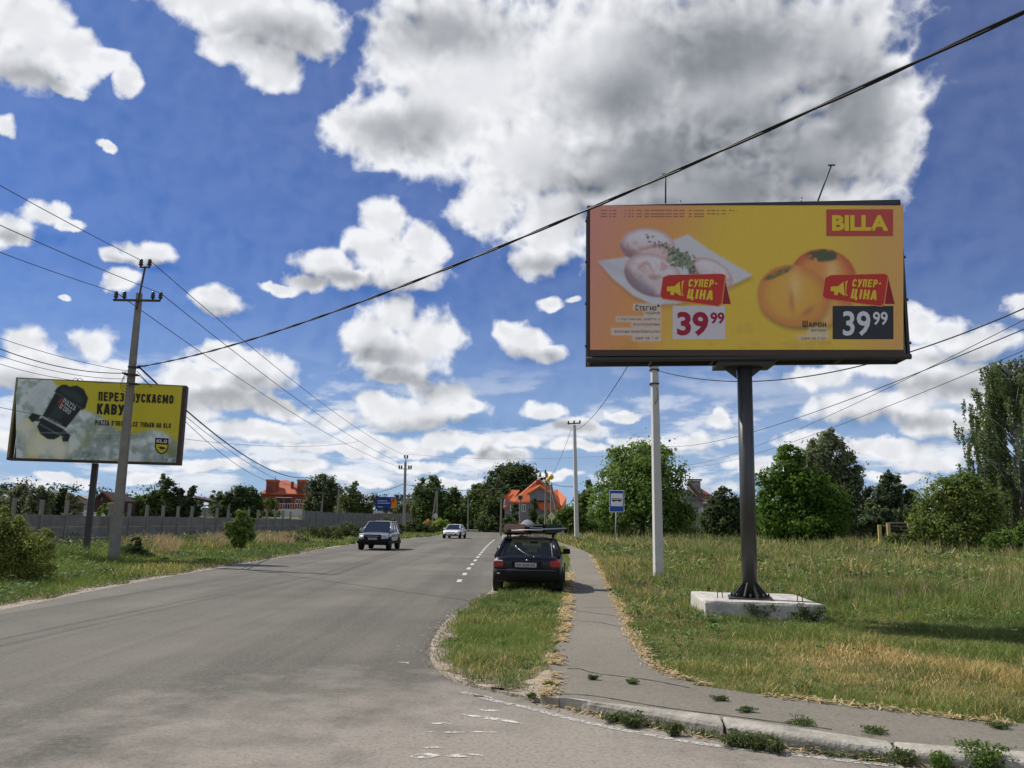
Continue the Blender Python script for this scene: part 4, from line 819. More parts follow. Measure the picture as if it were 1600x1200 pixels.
def crossarm(t, base, c, half, ins, topc, sc=1.0, extra=0.55):
    c = np.array(c) - base; tp = np.array(topc) - base; mb = MB()
    mb.box((c[0], c[1] - 0.16, c[2]), (2 * half, 0.07, 0.08)); mb.tube([(c[0], c[1] - 0.1, c[2] - 0.35), (tp[0], tp[1] - .05, tp[2] - 0.05)], 0.045, 4, smooth=False); mb.box((tp[0], tp[1] - .05, tp[2] - 0.03), (0.42, 0.06, 0.05)); mb.build('crossarm', 'rust_steel', t)
    pts = []
    for dx in ins: mb = MB(); p = (c[0] + dx, c[1] - 0.16, c[2] + 0.10); insulator(mb, p, 1.25 * sc); mb.build('insulator', 'insulator', t); pts.append(np.array(p) + base + [0, 0, 0.2])
    for dx in (-0.17, 0.17): mb = MB(); p = (tp[0] + dx, tp[1] - .05, tp[2] + 0.05); insulator(mb, p, 1.25 * sc); mb.build('insulator', 'insulator', t); pts.append(np.array(p) + base + [0, 0, 0.2])
    return pts
insA = crossarm(A, A_base, P(216.5, 471, 31.4), 0.92, (-0.83, -0.5, 0.62, 0.92), P(227.5, 417, 31.4))
mb = MB(); 
for py in (574, 586, 600): c = P(209, py, 31.3) - A_base; mb = MB(); mb.box(tuple(c), (0.34, 0.30, 0.05)); mb.build('cable_bracket', 'dark_steel', A)
mb = MB()
c = P(216, 572, 31.2) - A_base; mb.box((c[0] + 0.12, c[1], c[2]), (0.3, 0.05, 0.05)); c = P(196, 586, 31.2) - A_base; mb.tube([(c[0] + .1, c[1], c[2]), (c[0] - 0.12, c[1], c[2] + 0.1)], 0.05, 8)
mb.build('cable_bracket', 'dark_steel', A)
mb = MB(); ctr = P(200, 600, 31.0) - A_base
for k in range(3): mb.tube([(ctr[0] + (0.28 - .05 * k) * math.cos(a), ctr[1], ctr[2] + 0.32 * math.sin(a) + .12 * k) for a in np.linspace(0.6, 5.2, 14)], 0.009, 5)
mb.build('cable_loop', 'cable_black', A)
B_base = G(631, 836, 0.0); B_top = P(633.5, 722, 107)
B, dB = pole('utility_pole', 'grey concrete pole with crossarm on the verge behind the silver car', B_base, B_top, 0.42, 0.3, group='concrete power line poles')
insB = crossarm(B, B_base, P(633, 733, 107), 0.85, (-0.75, -0.45, 0.5, 0.78), P(634.5, 716, 107), 1.5)

# pale poles at the right of the path
Wb = G(1029, 900, FIELD_Z); Wt = P(1020.5, 470, float(Wb[1]))
Wp, dW = pole('utility_pole', 'tall white-grey square concrete pole standing beside the path, its top hidden by the big billboard', Wb, Wt, 0.30, 0.2, 'pole_concrete_pale', group='pale concrete poles right of the path')
mb = MB()
for py in (572, 578, 600): c = P(1022, py, float(Wb[1])) - Wb; mb = MB(); mb.box(tuple(c), (0.30, 0.30, 0.045)); mb.build('cable_bracket', 'dark_steel', Wp)
mb = MB(); mb.tube([tuple(P(1026, 606, float(Wb[1]) - .2) - Wb), tuple(P(1028, 622, float(Wb[1]) - .2) - Wb), tuple(P(1023, 632, float(Wb[1]) - .2) - Wb)], 0.012, 5); mb.build('cable_tail', 'dark_steel', Wp)
Cb = np.array([*P(901.5, 846, 78)[:2], FIELD_Z]); Ct = P(897.5, 664, 78)
Cp, dC = pole('utility_pole', 'slim pale pole with short top bar, to the left of the bus stop sign', Cb, Ct, 0.40, 0.28, 'pole_concrete_pale', group='pale concrete poles right of the path')
mb = MB(); a = P(888, 662, 78) - Cb; b = P(906, 661, 78) - Cb; mb.tube([tuple(a), tuple(b)], 0.06, 6)
for p in (a, b, (a + b) / 2): insulator(mb, tuple(p), 1.4)
mb.build('crossarm', 'dark_steel', Cp)
# small poles further off
def small_pole(label, b, t_, Y, w, cap=None, name='utility_pole', m='concrete', arm=0.0, zb_=0.0):
    base = P(*b, Y); base[2] = zb_ if zb_ is not None else base[2]; top = P(*t_, Y); o, d = pole(name, label, base, top, w * 1.15, w * 0.85, m, group='small distant poles')
    if arm: mb = MB(); mb.box((d[0], -0.1, d[2] - 0.25), (arm, 0.12, 0.12)); [insulator(mb, (d[0] + s * arm * 0.42, -0.1, d[2] - 0.15), 2.0) for s in (-1, 0, 1)]; mb.build('crossarm', 'dark_steel', o)
    return o
small_pole('pale concrete pole behind the white wall, beside the scraggy tree', (527, 800), (530, 762), 160, 0.36, arm=1.3, zb_=1.0)
sp = small_pole('thin concrete prop leaning right against its pole, behind the end of the grey fence', (674, 812), (682, 768), 150, 0.30)
small_pole('upright grey pole with a lamp near the end of the grey fence', (682, 812), (683.5, 764), 150, 0.34, arm=0.8)
small_pole('thin grey pole standing in front of the thuja hedge', (731.5, 822), (731.5, 779), 146, 0.24)
small_pole('weathered post at the left corner of the orange-roofed house', (782.5, 832), (783.5, 778), 112, 0.24)
small_pole('thin wooden-looking pole in front of the orange-roofed house', (812.5, 832), (813, 777), 112, 0.22, arm=0.5)
pD = small_pole('grey pole with dark insulators and two yellow lamps in front of the orange-roofed house', (852.5, 834), (853.5, 738), 100, 0.26)
d0 = np.array(P(853.5, 738, 100)) - np.array(pD.location)
mb = MB(); 
for k in range(4): insulator(mb, (d0[0] + (0.1 if k % 2 else -0.1), 0, d0[2] - 0.1 - 0.42 * k), 2.0)
mb.build('insulator', 'insulator', pD)
for (px, py, r_) in [(856, 750, 0.28), (861, 745, 0.34)]:
    c = np.array(P(px, py, 99.5)) - np.array(pD.location); mb = MB(); mb.lathe(tuple(c), [(0.02, -r_ * 1.1), (r_ * .8, -r_ * .7), (r_, 0), (r_ * .7, r_ * .7), (0.02, r_)], 12); mb.build('lamp_head', 'beacon_yellow', pD)
small_pole('pale grey pole just right of the yellow lamps', (863, 838), (861.5, 757), 98, 0.28)
small_pole('leaning concrete strut propping the pole beside the orange-roofed house', (881, 840), (860.5, 757), 97, 0.30)
small_pole('thin lamp pole in front of the large round tree near the brick house', (503.5, 797), (505, 770), 150, 0.16, zb_=1.0)
small_pole('slanting thin prop beside the lamp pole near the brick house', (499.5, 797), (504.5, 776), 150, 0.16, zb_=1.0)

# ------------------------------------------------------------------ wires
def wire(name, label, a, b, sag, r, m='wire_grey', n=24, group=None, cat='wire', strands=1):
    a = np.array(a, float); b = np.array(b, float); mb = MB()
    for s in range(strands):
        pts = []
        for i in range(n + 1):
            t = i / n; p = a * (1 - t) + b * t; p[2] -= 4 * sag * t * (1 - t)
            if strands > 1: an = t * 70 + s * math.pi; p = p + np.array([0.6 * r * math.cos(an), 0, 0.9 * r * math.sin(an)])
            pts.append(tuple(p))
        mb.tube(pts, r, 5 if strands == 1 else 6, cap=True)
    o = mb.build(name, m); return tag(o, label, cat, group)
GR = 'bare power line wires on the crossarm poles'
near_ends = [(-60, 345, 9.5), None, (-60, 295, 9.5), None, (-60, 228, 9.5), None]
lab = ['lowest left wire running from the far pole past the left crossarm', None, 'right-hand lower wire of the power line over the verge', None, 'topmost wire of the power line over the verge', None]
for k, i in enumerate((0, 2, 4)):
    pa = insA[i] if i != 2 else insA[3]; y_ = float(pa[0]) / float(P(near_ends[i][0], near_ends[i][1], 1.0)[0]); ne = P(near_ends[i][0], near_ends[i][1], y_); ne = pa + (ne - pa) * 3.2
    wire('power_wire', ['power line wire from the left frame edge to the leftmost crossarm insulator', 'power line wire from the left frame edge to the rightmost crossarm insulator', 'topmost power line wire from the left frame edge to the pole tip'][k], ne, pa, 0.55, 0.013, 'wire_grey', group=GR)
for k, (i, j) in enumerate(((0, 0), (3, 3), (5, 5))):
    wire('power_wire', ['power line wire between the poles, leaving the left end of the crossarm', 'power line wire between the poles, leaving the right end of the crossarm', 'power line wire between the poles, leaving the very pole tip'][k], insA[i], insB[j], 0.9, 0.016, 'wire_grey', group=GR, n=30)
brk = P(217, 573, 31.3)
wire('overhead_cable', 'thick twisted black cable crossing the sky from the left pole over the big billboard', brk, P(1700, -28, 7.5), 0.62, 0.018, 'cable_black', 60, strands=2, cat='cable')
wire('overhead_cable', 'thick black cable sloping from the left pole down towards the brick house', brk, P(482, 746, 88), 1.3, 0.035, 'cable_black', 30, cat='cable')
wire('service_wire', 'thin wire just under the thick cable sloping towards the brick house', P(214, 580, 31.3), P(474, 752, 88), 1.8, 0.014, group='thin wires from the left pole')
wire('service_wire', 'thin wire from the left pole bending over towards the scraggy tree', P(214, 584, 31.3), P(560, 756, 100), 2.6, 0.013, group='thin wires from the left pole')
for k, (y0, y1, s, r_) in enumerate([(519, 580, 0.15, 0.010), (532, 583, 0.35, 0.016), (545, 592, 0.3, 0.010), (560, 598, 0.3, 0.009)]):
    wire('service_wire', ['uppermost thin wire entering from the left edge to the pole bracket', 'thickest of the wires entering from the left edge to the pole bracket', 'third wire down entering from the left edge above the coffee billboard', 'lowest wire entering from the left edge above the coffee billboard'][k], P(-60, y0 - 12, 24), P(200, y1, 31.3), s, r_, 'cable_black' if k == 1 else 'wire_grey', group='thin wires from the left pole')
wire('service_wire', 'thin wire crossing in front of the coffee billboard from the left edge', P(-60, 624, 27), P(560, 690, 70), 0.9, 0.010, group='thin wires from the left pole')
wb_y = float(Wb[1])
wire('overhead_cable', 'black cable from the white-grey pole passing behind the big billboard to the right edge', P(1024, 578, wb_y), P(1680, 445, 15), 1.0, 0.016, 'cable_black', 40, cat='cable')
wire('overhead_cable', 'sagging black cable between the slim pale pole and the white-grey pole', P(898, 672, 78), P(1022, 500, wb_y), 0.8, 0.018, 'cable_black', cat='cable')
wire('service_wire', 'uppermost of the three wires rising over the meadow to the right edge', P(1048, 698, 88), P(1700, 472, 20), 0.9, 0.017, 'cable_black', 30, group='wires over the meadow')
wire('service_wire', 'middle of the three wires rising over the meadow to the right edge', P(1060, 728, 88), P(1700, 448, 18), 0.9, 0.011, 'wire_grey', 30, group='wires over the meadow')
wire('service_wire', 'lowest of the three wires rising over the meadow to the right edge', P(1076, 731, 88), P(1700, 505, 20), 0.7, 0.012, 'wire_grey', 30, group='wires over the meadow')
wire('service_wire', 'cable sagging from the far crossarm pole to the left above the blue billboard', P(631, 756, 106.9), P(520, 764, 158), 1.2, 0.035, 'cable_black', group='wires at the far poles')
wire('service_wire', 'cable running right from the far crossarm pole to the pole with yellow lamps', P(633, 757, 107), P(853, 752, 100), 0.9, 0.03, 'wire_grey', group='wires at the far poles')
wire('service_wire', 'wire from the yellow-lamp pole to the slim pale pole', P(855, 752, 99.8), P(901, 760, 78), 0.25, 0.03, 'cable_black', group='wires at the far poles')
wire('service_wire', 'wire from the slim pale pole top down to the yellow-lamp pole', P(893, 670, 78), P(858, 748, 99.6), 0.5, 0.018, 'wire_grey', group='wires at the far poles')
wire('service_wire', 'thin level wire across the sky between the far poles and the tall round tree', P(634, 709, 106), P(950, 712, 86), 0.5, 0.012, 'wire_grey', group='wires at the far poles')

# ------------------------------------------------------------------ signs
def bus_sign():
    Y = 46.0; base = P(960.5, 868, Y); base[2] = FIELD_Z; top = P(963.5, 766, Y)
    t = thing('bus_stop_sign', 'blue and white bus stop sign on a thin pole at the edge of the path', 'road sign', tuple(base), R(-4))
    px = Y / 1280; dx = float(top[0] - base[0]); H = float(top[2] - base[2]); mb = MB(); mb.tube([(0, 0, -0.2), (dx, 0, H - 0.05)], 0.032, 8); mb.build('pole', 'galv', t)
    w, h = 23 * px, 33.5 * px; zc = H - h / 2; mb = MB(); mb.box((dx, -0.05, zc), (w, 0.015, h)); mb.build('sign_rim', 'sign_white', t, bevel=0.004)
    mb = MB(); mb.box((dx, -0.061, zc), (w - 0.06, 0.006, h - 0.06)); mb.build('sign_panel', 'sign_blue', t)
    wz = zc + h * 0.06; mb = MB(); mb.box((dx, -0.067, wz), (w * 0.80, 0.006, h * 0.58)); mb.build('white_panel', 'sign_white', t)
    mb = MB(); bw, bh = w * 0.66, h * 0.14; poly = [(-.5, -.35), (-.5, .35), (-.42, .5), (.42, .5), (.5, .3), (.5, -.35)]
    mb.prism([(dx + a * bw, wz + b * bh) for a, b in poly], -0.0735, -0.071)
    for s in (-.28, .28): mb.lathe((dx + s * bw, -0.0745, wz - .42 * bh), [(0.0, -.001), (bh * .3, -.001), (bh * .3, .004)], 10, 'y')
    ic = mb.build('bus_symbol', 'sign_black', t); mb = MB()
    for k in range(6): mb.box((dx + (-.38 + .15 * k) * bw, -0.0755, wz + 0.16 * bh), (bw * .10, .002, bh * .32))
    mb.build('bus_symbol_window', 'sign_white', ic)
bus_sign()
def diamond(label, cx, cy, Y, sz, baseY=None, yb=842, face='sign_yellow', cat='road sign'):
    c = P(cx, cy, Y); base = P(cx + 0.8, yb, Y); base[2] = FIELD_Z; t = thing('priority_sign', label, cat, tuple(base), 0, 'diamond-shaped priority signs'); px = Y / 1280; s = sz * px
    z = float(c[2] - base[2]); dx = float(c[0] - base[0]); mb = MB(); mb.tube([(0, 0, -.2), (dx, 0, z + s * 0.8)], 0.035, 8); mb.build('pole', 'galv', t)
    for (k, m_, y_, nm) in ((1.0, 'sign_white', -.05, 'sign_panel'), (0.62, face, -.06, 'sign_center')): mb = MB(); q = s * k; mb.prism([(dx - q, z), (dx, z - q), (dx + q, z), (dx, z + q)], y_ - .01, y_); mb.build(nm, m_, t)
diamond('white and yellow diamond priority sign in front of the orange-roofed house', 862, 806.5, 88, 6.0)
diamond('pale diamond road sign near the end of the grey fence, with a grey centre', 680.5, 806, 125, 4.2, yb=834, face='galv')
# far blue billboard
Yb = 175; c0 = P(588, 777, Yb); c1 = P(620, 795, Yb); fb = thing('billboard', 'small distant blue billboard with an orange picture, above the grey fence', 'billboard', (float((c0[0] + c1[0]) / 2), Yb, 0.5)); o0 = np.array([(c0[0] + c1[0]) / 2, Yb, 0.5])
pf = lambda dy: (lambda a, b: tuple(P(a, b, Yb - dy) - o0))
mb = MB(); mb.box(((0), 0.3, (c0[2] + c1[2]) / 2 - .5), (float(c1[0] - c0[0]) + 0.25, 0.5, float(c0[2] - c1[2]) + 0.25)); mb.build('frame', 'dark_steel', fb)
mb = MB(); mb.tube([(0, .3, -1), (0, .3, c1[2] - .5)], 0.25, 10); mb.build('post', 'dark_steel', fb)
flat_on('blue_panel', [rect(588, 777, 620.5, 795)], pf(0.05), srgb(30, 62, 140), fb)
flat_on('orange_picture', [[(611, 778), (618, 778), (620, 783), (620.3, 794), (610, 794.5), (612, 787)]], pf(0.12), srgb(226, 150, 40), fb); flat_on('orange_picture', [[(613, 778.5), (617, 778.5), (616, 785), (613, 785)]], pf(0.2), srgb(206, 70, 30), fb)
for (a, b, w_) in [(590, 782, 15), (590, 785.6, 20), (590, 791.5, 8)]: flat_on('text_line', [rect(a, b, a + w_, b + 1.1)], pf(0.2), srgb(205, 212, 226), fb)

# ------------------------------------------------------------------ fences
def fence_line(n): d = 2.0 * (n + 18.8); return np.array([-25 + 0.085 * d * 0.98, d, 0.0])
u_of = lambda n: None
k_, A_, B_ = 18.8, -15972.0, 84.6
def post_pos(n):                       # measured spacing of the posts: two metres apart
    d = 2.0 * (n + k_); u = A_ / (n + k_) + B_; return np.array([u / 1280 * d * 1.0, d, 0.0])
gf = thing('concrete_fence', 'long grey concrete panel fence along the left verge, its near half missing the top panels', 'fence', tuple(post_pos(0)))
gb = post_pos(0)
def panel(mb, a, b, z0, z1, th=0.05):
    d = b - a; L = float(np.linalg.norm(d[:2])); an = math.atan2(d[1], d[0]); c = (a + b) / 2 - gb; mb.box((c[0], c[1], (z0 + z1) / 2), (L - 0.14, th, z1 - z0), Matrix.Rotation(an, 3, 'Z'))
for n in range(-4, 21):
    p = post_pos(n); q = post_pos(n + 1); an = math.atan2((q - p)[1], (q - p)[0]); h = 2.40 + random.uniform(-.03, .03)
    mb = MB(); c = p - gb
    if n < 20: mb.box((c[0], c[1], h / 2 - .1), (0.14, 0.17, h + .2), Matrix.Rotation(an, 3, 'Z')); mb.build('fence_post', 'fence_post_grey', gf, bevel=0.01)
    mb = MB(); hh = 1.70 + random.uniform(-.03, .03); panel(mb, p, q, -.05, hh * .33 - .005); panel(mb, p, q, hh * .33 + .005, hh * .66 - .005); panel(mb, p, q, hh * .66 + .005, hh); mb.build('fence_panel', 'fence_grey', gf, bevel=0.008)
for n in range(21, 49):
    p = post_pos(n); q = post_pos(n + 1); an = math.atan2((q - p)[1], (q - p)[0]); zb_ = 0.35 * max(0, (n - 28) / 20); h = 2.46 + zb_ + 0.06 * ((n // 4) % 2)
    mb = MB(); c = p - gb; mb.box((c[0], c[1], h / 2), (0.14, 0.17, h + .04), Matrix.Rotation(an, 3, 'Z')); mb.build('fence_post', 'fence_post_grey', gf)
    mb = MB(); panel(mb, p, q, -.05, h * .33); panel(mb, p, q, h * .335, h * .66); panel(mb, p, q, h * .665, h - .01); mb.build('fence_panel', 'fence_grey', gf)
# white wall behind
wpts = [P(118, 797, 175), P(200, 796.5, 180), P(300, 795.8, 186), P(400, 795.5, 192), P(484, 795.3, 196), P(560, 797.3, 205), P(655, 801.5, 215)]
wf = thing('white_wall', 'long low white panel wall running behind the grey fence towards the brick house', 'wall', (float(wpts[0][0]), float(wpts[0][1]), 0)); w0 = np.array([wpts[0][0], wpts[0][1], 0])
for a, b in zip(wpts[:-1], wpts[1:]):
    L = np.linalg.norm((b - a)[:2]); ns = max(2, int(L / 2.6)); an = math.atan2(b[1] - a[1], b[0] - a[0])
    for k in range(ns):
        p = a + (b - a) * k / ns; q = a + (b - a) * (k + 1) / ns; c = (p + q) / 2 - w0; zt_ = c[2]; mb = MB(); mb.box((c[0], c[1], zt_ - 0.95), (L / ns - .05, .08, 1.9), Matrix.Rotation(an, 3, 'Z')); mb.build('wall_panel', 'fence_white', wf)
        c = p - w0; mb = MB(); mb.box((c[0], c[1], c[2] - 0.9), (.2, .2, 2.0), Matrix.Rotation(an, 3, 'Z')); mb.build('wall_post', 'fence_white', wf)
# timber rail fence on the right
Yw = 66.0; tb = P(1372, 846, Yw); tb[2] = FIELD_Z; tf = thing('timber_fence', 'short timber fence with pale yellow posts and dark stacked rails beside the bushy tree', 'fence', tuple(tb))
for px in (1374, 1388, 1420, 1550):
    a = P(px, 818 if px > 1380 else 820, Yw); mb = MB(); mb.box((float(a[0] - tb[0]), 0, float(a[2] - FIELD_Z) / 2 - .05), (0.26, 0.14, float(a[2] - FIELD_Z) + .1)); mb.build('fence_post', 'wood_yellow', tf, bevel=0.015)
for k, py in enumerate((818, 823, 828.5, 834, 839)):
    a = P(1384, py, Yw + .15); b = P(1552, py + 2.5, Yw + .15); mb = MB(); mb.tube([tuple(a - tb), tuple((a + b) / 2 - tb + [0, 0, random.uniform(-.03, .03)]), tuple(b - tb)], 0.10, 8); mb.build('rail', 'wood_dark', tf)

# ------------------------------------------------------------------ houses
def box_px(mb, x0, x1, y0, y1, Y, depth, o): a = P(x0, y0, Y) - o; b = P(x1, y1, Y) - o; mb.b2(float(a[0]), float(b[0]), 0, depth, float(b[2]), float(a[2]))
def window_px(par, o, x0, x1, y0, y1, Y, fm='trim_white', sub=True):
    a = P(x0, y0, Y) - o; b = P(x1, y1, Y) - o; t_ = 0.1; f = MB(); X0, X1, Z1, Z0 = float(a[0]), float(b[0]), float(a[2]), float(b[2])
    f.b2(X0, X1, -.06, .02, Z0, Z0 + t_); f.b2(X0, X1, -.06, .02, Z1 - t_, Z1); f.b2(X0, X0 + t_, -.06, .02, Z0 + t_, Z1 - t_); f.b2(X1 - t_, X1, -.06, .02, Z0 + t_, Z1 - t_); f.b2((X0 + X1) / 2 - .04, (X0 + X1) / 2 + .04, -.055, .015, Z0 + t_, Z1 - t_)
    w = f.build('window', fm, par); g = MB(); g.b2(X0 + t_, X1 - t_, -.03, -.01, Z0 + t_, Z1 - t_); g.build('pane', 'window_glass', w)
def house(name, label, x, Y, z=0.0, cat='house'):
    b = P(x, 830, Y); o = np.array([b[0], Y, z]); return thing(name, label, cat, tuple(o)), o
# brick house with two towers
h1, o1 = house('brick_house', 'red brick house with two square corner towers behind the white wall', 444, 205, 1.5)
mb = MB(); box_px(mb, 408.5, 479, 771, 800, 205, 10, o1); mb.build('wall', 'brick_red', h1)
a = P(405.5, 770.5, 204.4) - o1; b = P(481.5, 770.5, 204.4) - o1; t1 = P(438, 750, 209) - o1; t2 = P(448, 750, 209) - o1
mb = MB(); e0, e1, ez = float(a[0]), float(b[0]), float(a[2]); mb.add([(e0, -.8, ez), (e1, -.8, ez), (e1, 10.8, ez), (e0, 10.8, ez), (t1[0], 5, t1[2]), (t2[0], 5, t2[2]), (e0, -.8, ez - .25), (e1, -.8, ez - .25), (e1, 10.8, ez - .25), (e0, 10.8, ez - .25)], [(0, 1, 5, 4), (1, 2, 5), (2, 3, 4, 5), (3, 0, 4), (0, 6, 7, 1), (1, 7, 8, 2), (2, 8, 9, 3), (3, 9, 6, 0), (6, 9, 8, 7)]); rf = mb.build('roof', 'roof_brickred', h1)
mb = MB(); c = P(456.5, 752.5, 206.5) - o1; d = P(459, 764, 206.5) - o1; mb.b2(float(c[0] - .25), float(c[0] + .35), 1.4, 2.0, float(d[2]), float(c[2])); mb.build('chimney', 'brick_red', rf)
for (x0, x1) in ((416, 430.5), (464.5, 477)):
    mb = MB(); a = P(x0, 752.5, 204.3) - o1; b = P(x1, 771, 204.3) - o1; mb.b2(float(a[0]), float(b[0]), -.6, 2.0, float(b[2]), float(a[2])); tw = mb.build('tower', 'brick_red', h1)
    mb = MB(); a = P(x0 - .6, 749, 204.2) - o1; mb.b2(float(a[0]), float(b[0]) + .15, -.75, 2.15, float(P(x0, 752.4, 204.2)[2] - o1[2]), float(a[2])); mb.build('tower_cap', 'roof_brickred', tw)
for (x0, x1, ya, yb) in ((416.5, 423, 765, 770), (464, 470, 765, 770)):
    a = P((x0 + x1) / 2, 761.5, 203.9) - o1; l = P(x0 - 2.5, 768, 203.9) - o1; r_ = P(x1 + 2.5, 768, 203.9) - o1; mb = MB(); mb.prism([(l[0], l[2]), (r_[0], r_[2]), (a[0], a[2])], -1.15, 1.5); mb.build('dormer_roof', 'roof_maroon', h1)
    mb = MB(); q = P(x0 - .5, 766.5, 203.9) - o1; q2 = P(x1 + .5, 771, 203.9) - o1; mb.b2(float(q[0]), float(q2[0]), -1.0, 1.0, float(q2[2]), float(q[2])); mb.build('dormer_wall', 'brick_red', h1)
    oo = o1 + np.array([0, -1.05, 0]); a_ = o1.copy(); window_px(h1, o1 + [0, 0, 0], x0, x1, ya, yb, 203.8)
window_px(h1, o1, 462, 469.5, 780, 787, 204.8); window_px(h1, o1, 433, 441, 779, 787, 204.8, 'brick_dark'); window_px(h1, o1, 446, 453, 778, 794, 204.8, 'brick_dark')
mb = MB(); a = P(430, 776.5, 204) - o1; b = P(455, 778, 204) - o1; mb.b2(float(a[0]), float(b[0]), -.5, .0, float(b[2]), float(a[2])); mb.build('ledge', 'trim_white', h1)
mb = MB(); a = P(430, 787, 203.6) - o1; b = P(480, 787, 203.6) - o1
mb.tube([tuple(a), tuple(b)], 0.06, 5); [mb.tube([(x_, a[1], a[2]), (x_, a[1], a[2] - 1.3)], .04, 5) for x_ in np.linspace(a[0], b[0], 14)]; mb.build('railing', 'trim_white', h1)
mb = MB(); a = P(430.5, 744, 206) - o1; b = P(430.3, 750, 206) - o1; mb.tube([tuple(b), tuple(a)], 0.07, 5); mb.build('antenna', 'dark_steel', h1)
# orange-roofed house
Yo = 128.0; h2, o2 = house('orange_roof_house', 'grey-walled house with steep bright orange tiled roofs behind the parked black car', 835, Yo)
def loc(x, y, dy=0.0): p = P(x, y, Yo + dy) - o2; return (float(p[0]), float(p[1]), float(p[2]))
mb = MB(); box_px(mb, 789, 850, 783, 832, Yo + 1.0, 8, o2 + [0, 1, 0]); mb.b2(loc(789, 800)[0], loc(880, 800)[0], 1.2, 8, 0, loc(800, 792)[2]); mb.build('wall', 'wall_grey', h2)
def slab(mb, pts, t=0.22): n_ = Vector(np.cross(np.array(pts[1]) - pts[0], np.array(pts[2]) - pts[0])).normalized(); n_ = n_ if n_.z > 0 else -n_; lo = [tuple(np.array(p) - np.array(n_) * t) for p in pts]; k = len(pts); mb.add(list(pts) + lo, [list(range(k)), list(range(2 * k - 1, k - 1, -1))] + [(i, (i + 1) % k, k + (i + 1) % k, k + i) for i in range(k)])
mb = MB()
slab(mb, [loc(786, 793, 0), loc(843, 748, 4), loc(850, 783.5, 0.2), loc(826, 784.5, -.2), loc(801, 784.5, -.2)])
slab(mb, [loc(786, 793.5, -.3), loc(790, 791, -.4), loc(843.5, 748, 3.6), loc(840, 748.5, 3.8)], .35)
slab(mb, [loc(787, 776, 2), loc(799, 765.5, 5), loc(812, 765.5, 5), loc(800, 784, 2), loc(790, 784, 2)])
slab(mb, [loc(842, 748, 4), loc(862, 762, 4.2), loc(884, 798, 1.0), loc(873, 799, .8), loc(855, 784, .8)])
slab(mb, [loc(866, 765, 5), loc(872, 765, 5), loc(885, 777, 2), loc(884, 799, 0.5), loc(873, 799, 0.5)])
slab(mb, [loc(836, 784, -.8), loc(862, 784, -.8), loc(873, 798, -2.2), loc(852, 796, -2.2), loc(846, 796, -2.0)])
slab(mb, [loc(823, 771.5, -1.5), loc(843.5, 758.5, -1.5), loc(843.5, 757, 3), loc(828, 768, 3)], .3); slab(mb, [loc(843.5, 758.5, -1.5), loc(864, 772.5, -1.5), loc(860, 768, 3), loc(843.5, 757, 3)], .3)
rf = mb.build('roof', 'roof_orange', h2)
mb = MB(); p = [loc(827.5, 771, -1.2), loc(843.5, 760.5, -1.2), loc(861, 771.5, -1.2), loc(861, 782, -1.2), loc(827.5, 782, -1.2)]; mb.prism([(q[0], q[2]) for q in p], -1.2, 2.5); mb.build('gable_wall', 'wall_grey', h2)
mb = MB(); a = loc(829, 749.5, 4); b = loc(843, 755, 4); mb.b2(loc(838, 750, 3)[0], loc(844.5, 750, 3)[0], 3, 3.9, loc(840, 760)[2], loc(840, 748.5)[2]); mb.build('chimney', 'brick_red', rf)
mb = MB(); p = [loc(787.3, 782, .4), loc(789.5, 779, .4), loc(789.5, 789, .4), loc(786.5, 792, .4)]; mb.prism([(q[0], q[2]) for q in p], .4, .6); mb.build('gable_trim', 'trim_white', h2)
window_px(h2, o2 + [0, 0, 0], 797, 803, 789, 798, Yo + 0.9); window_px(h2, o2, 836, 850, 771.5, 778, Yo - 1.3, 'wall_grey'); window_px(h2, o2, 815, 821, 788, 800, Yo + .9)
# beige house with maroon roof on the right
Yr = 112.0; h3, o3 = house('beige_house', 'beige brick house with a maroon roof and wide chimney behind the meadow trees', 1085, Yr)
l3 = lambda x, y, dy=0.0: tuple(float(v) for v in (P(x, y, Yr + dy) - o3))
mb = MB(); p = [l3(1046, 835), l3(1099, 835), l3(1099, 781), l3(1080, 765), l3(1046, 765)]; mb.prism([(q[0], q[2]) for q in p], 0, 9); mb.build('wall', 'wall_beige', h3)
mb = MB(); mb.b2(l3(1099, 800)[0], l3(1120, 800)[0], 1.5, 9, 0, l3(1100, 784)[2]); mb.build('side_wall', 'wall_beige', h3)
mb = MB(); slab(mb, [l3(1076, 757, -.6), l3(1099, 784, -.6), l3(1128, 783, 0.5), l3(1098, 765, 5), l3(1076, 750, 4)], .25); rf = mb.build('roof', 'roof_maroon', h3)
mb = MB(); slab(mb, [l3(1074, 759, -.75), l3(1097, 783.5, -.75), l3(1100, 786, -.75), l3(1074, 762, -.75)], .15); mb.b2(l3(1096, 784)[0], l3(1122, 784)[0], -.7, -.5, l3(1100, 787)[2], l3(1100, 784.4)[2]); mb.build('eave_trim', 'trim_white', h3)
mb = MB(); mb.b2(l3(1082, 760)[0], l3(1100, 760)[0], 2.0, 3.4, l3(1090, 772)[2], l3(1090, 750.5)[2]); ch = mb.build('chimney', 'wall_beige', rf)
mb = MB(); mb.b2(l3(1080, 760)[0], l3(1102, 760)[0], 1.8, 3.6, l3(1090, 750.4)[2], l3(1090, 749)[2]); mb.build('chimney_cap', 'trim_white', ch); mb = MB(); mb.b2(l3(1080, 760)[0], l3(1102, 760)[0], 1.8, 3.6, l3(1090, 748.9)[2], l3(1090, 747.2)[2]); mb.build('chimney_cap', 'roof_maroon', ch)
for q in ((1090, 1094.5, 793, 801), (1096, 1099.5, 793, 801), (1076, 1081, 789, 800), (1076, 1079, 820, 828)): window_px(h3, o3, *q, Yr - .1)
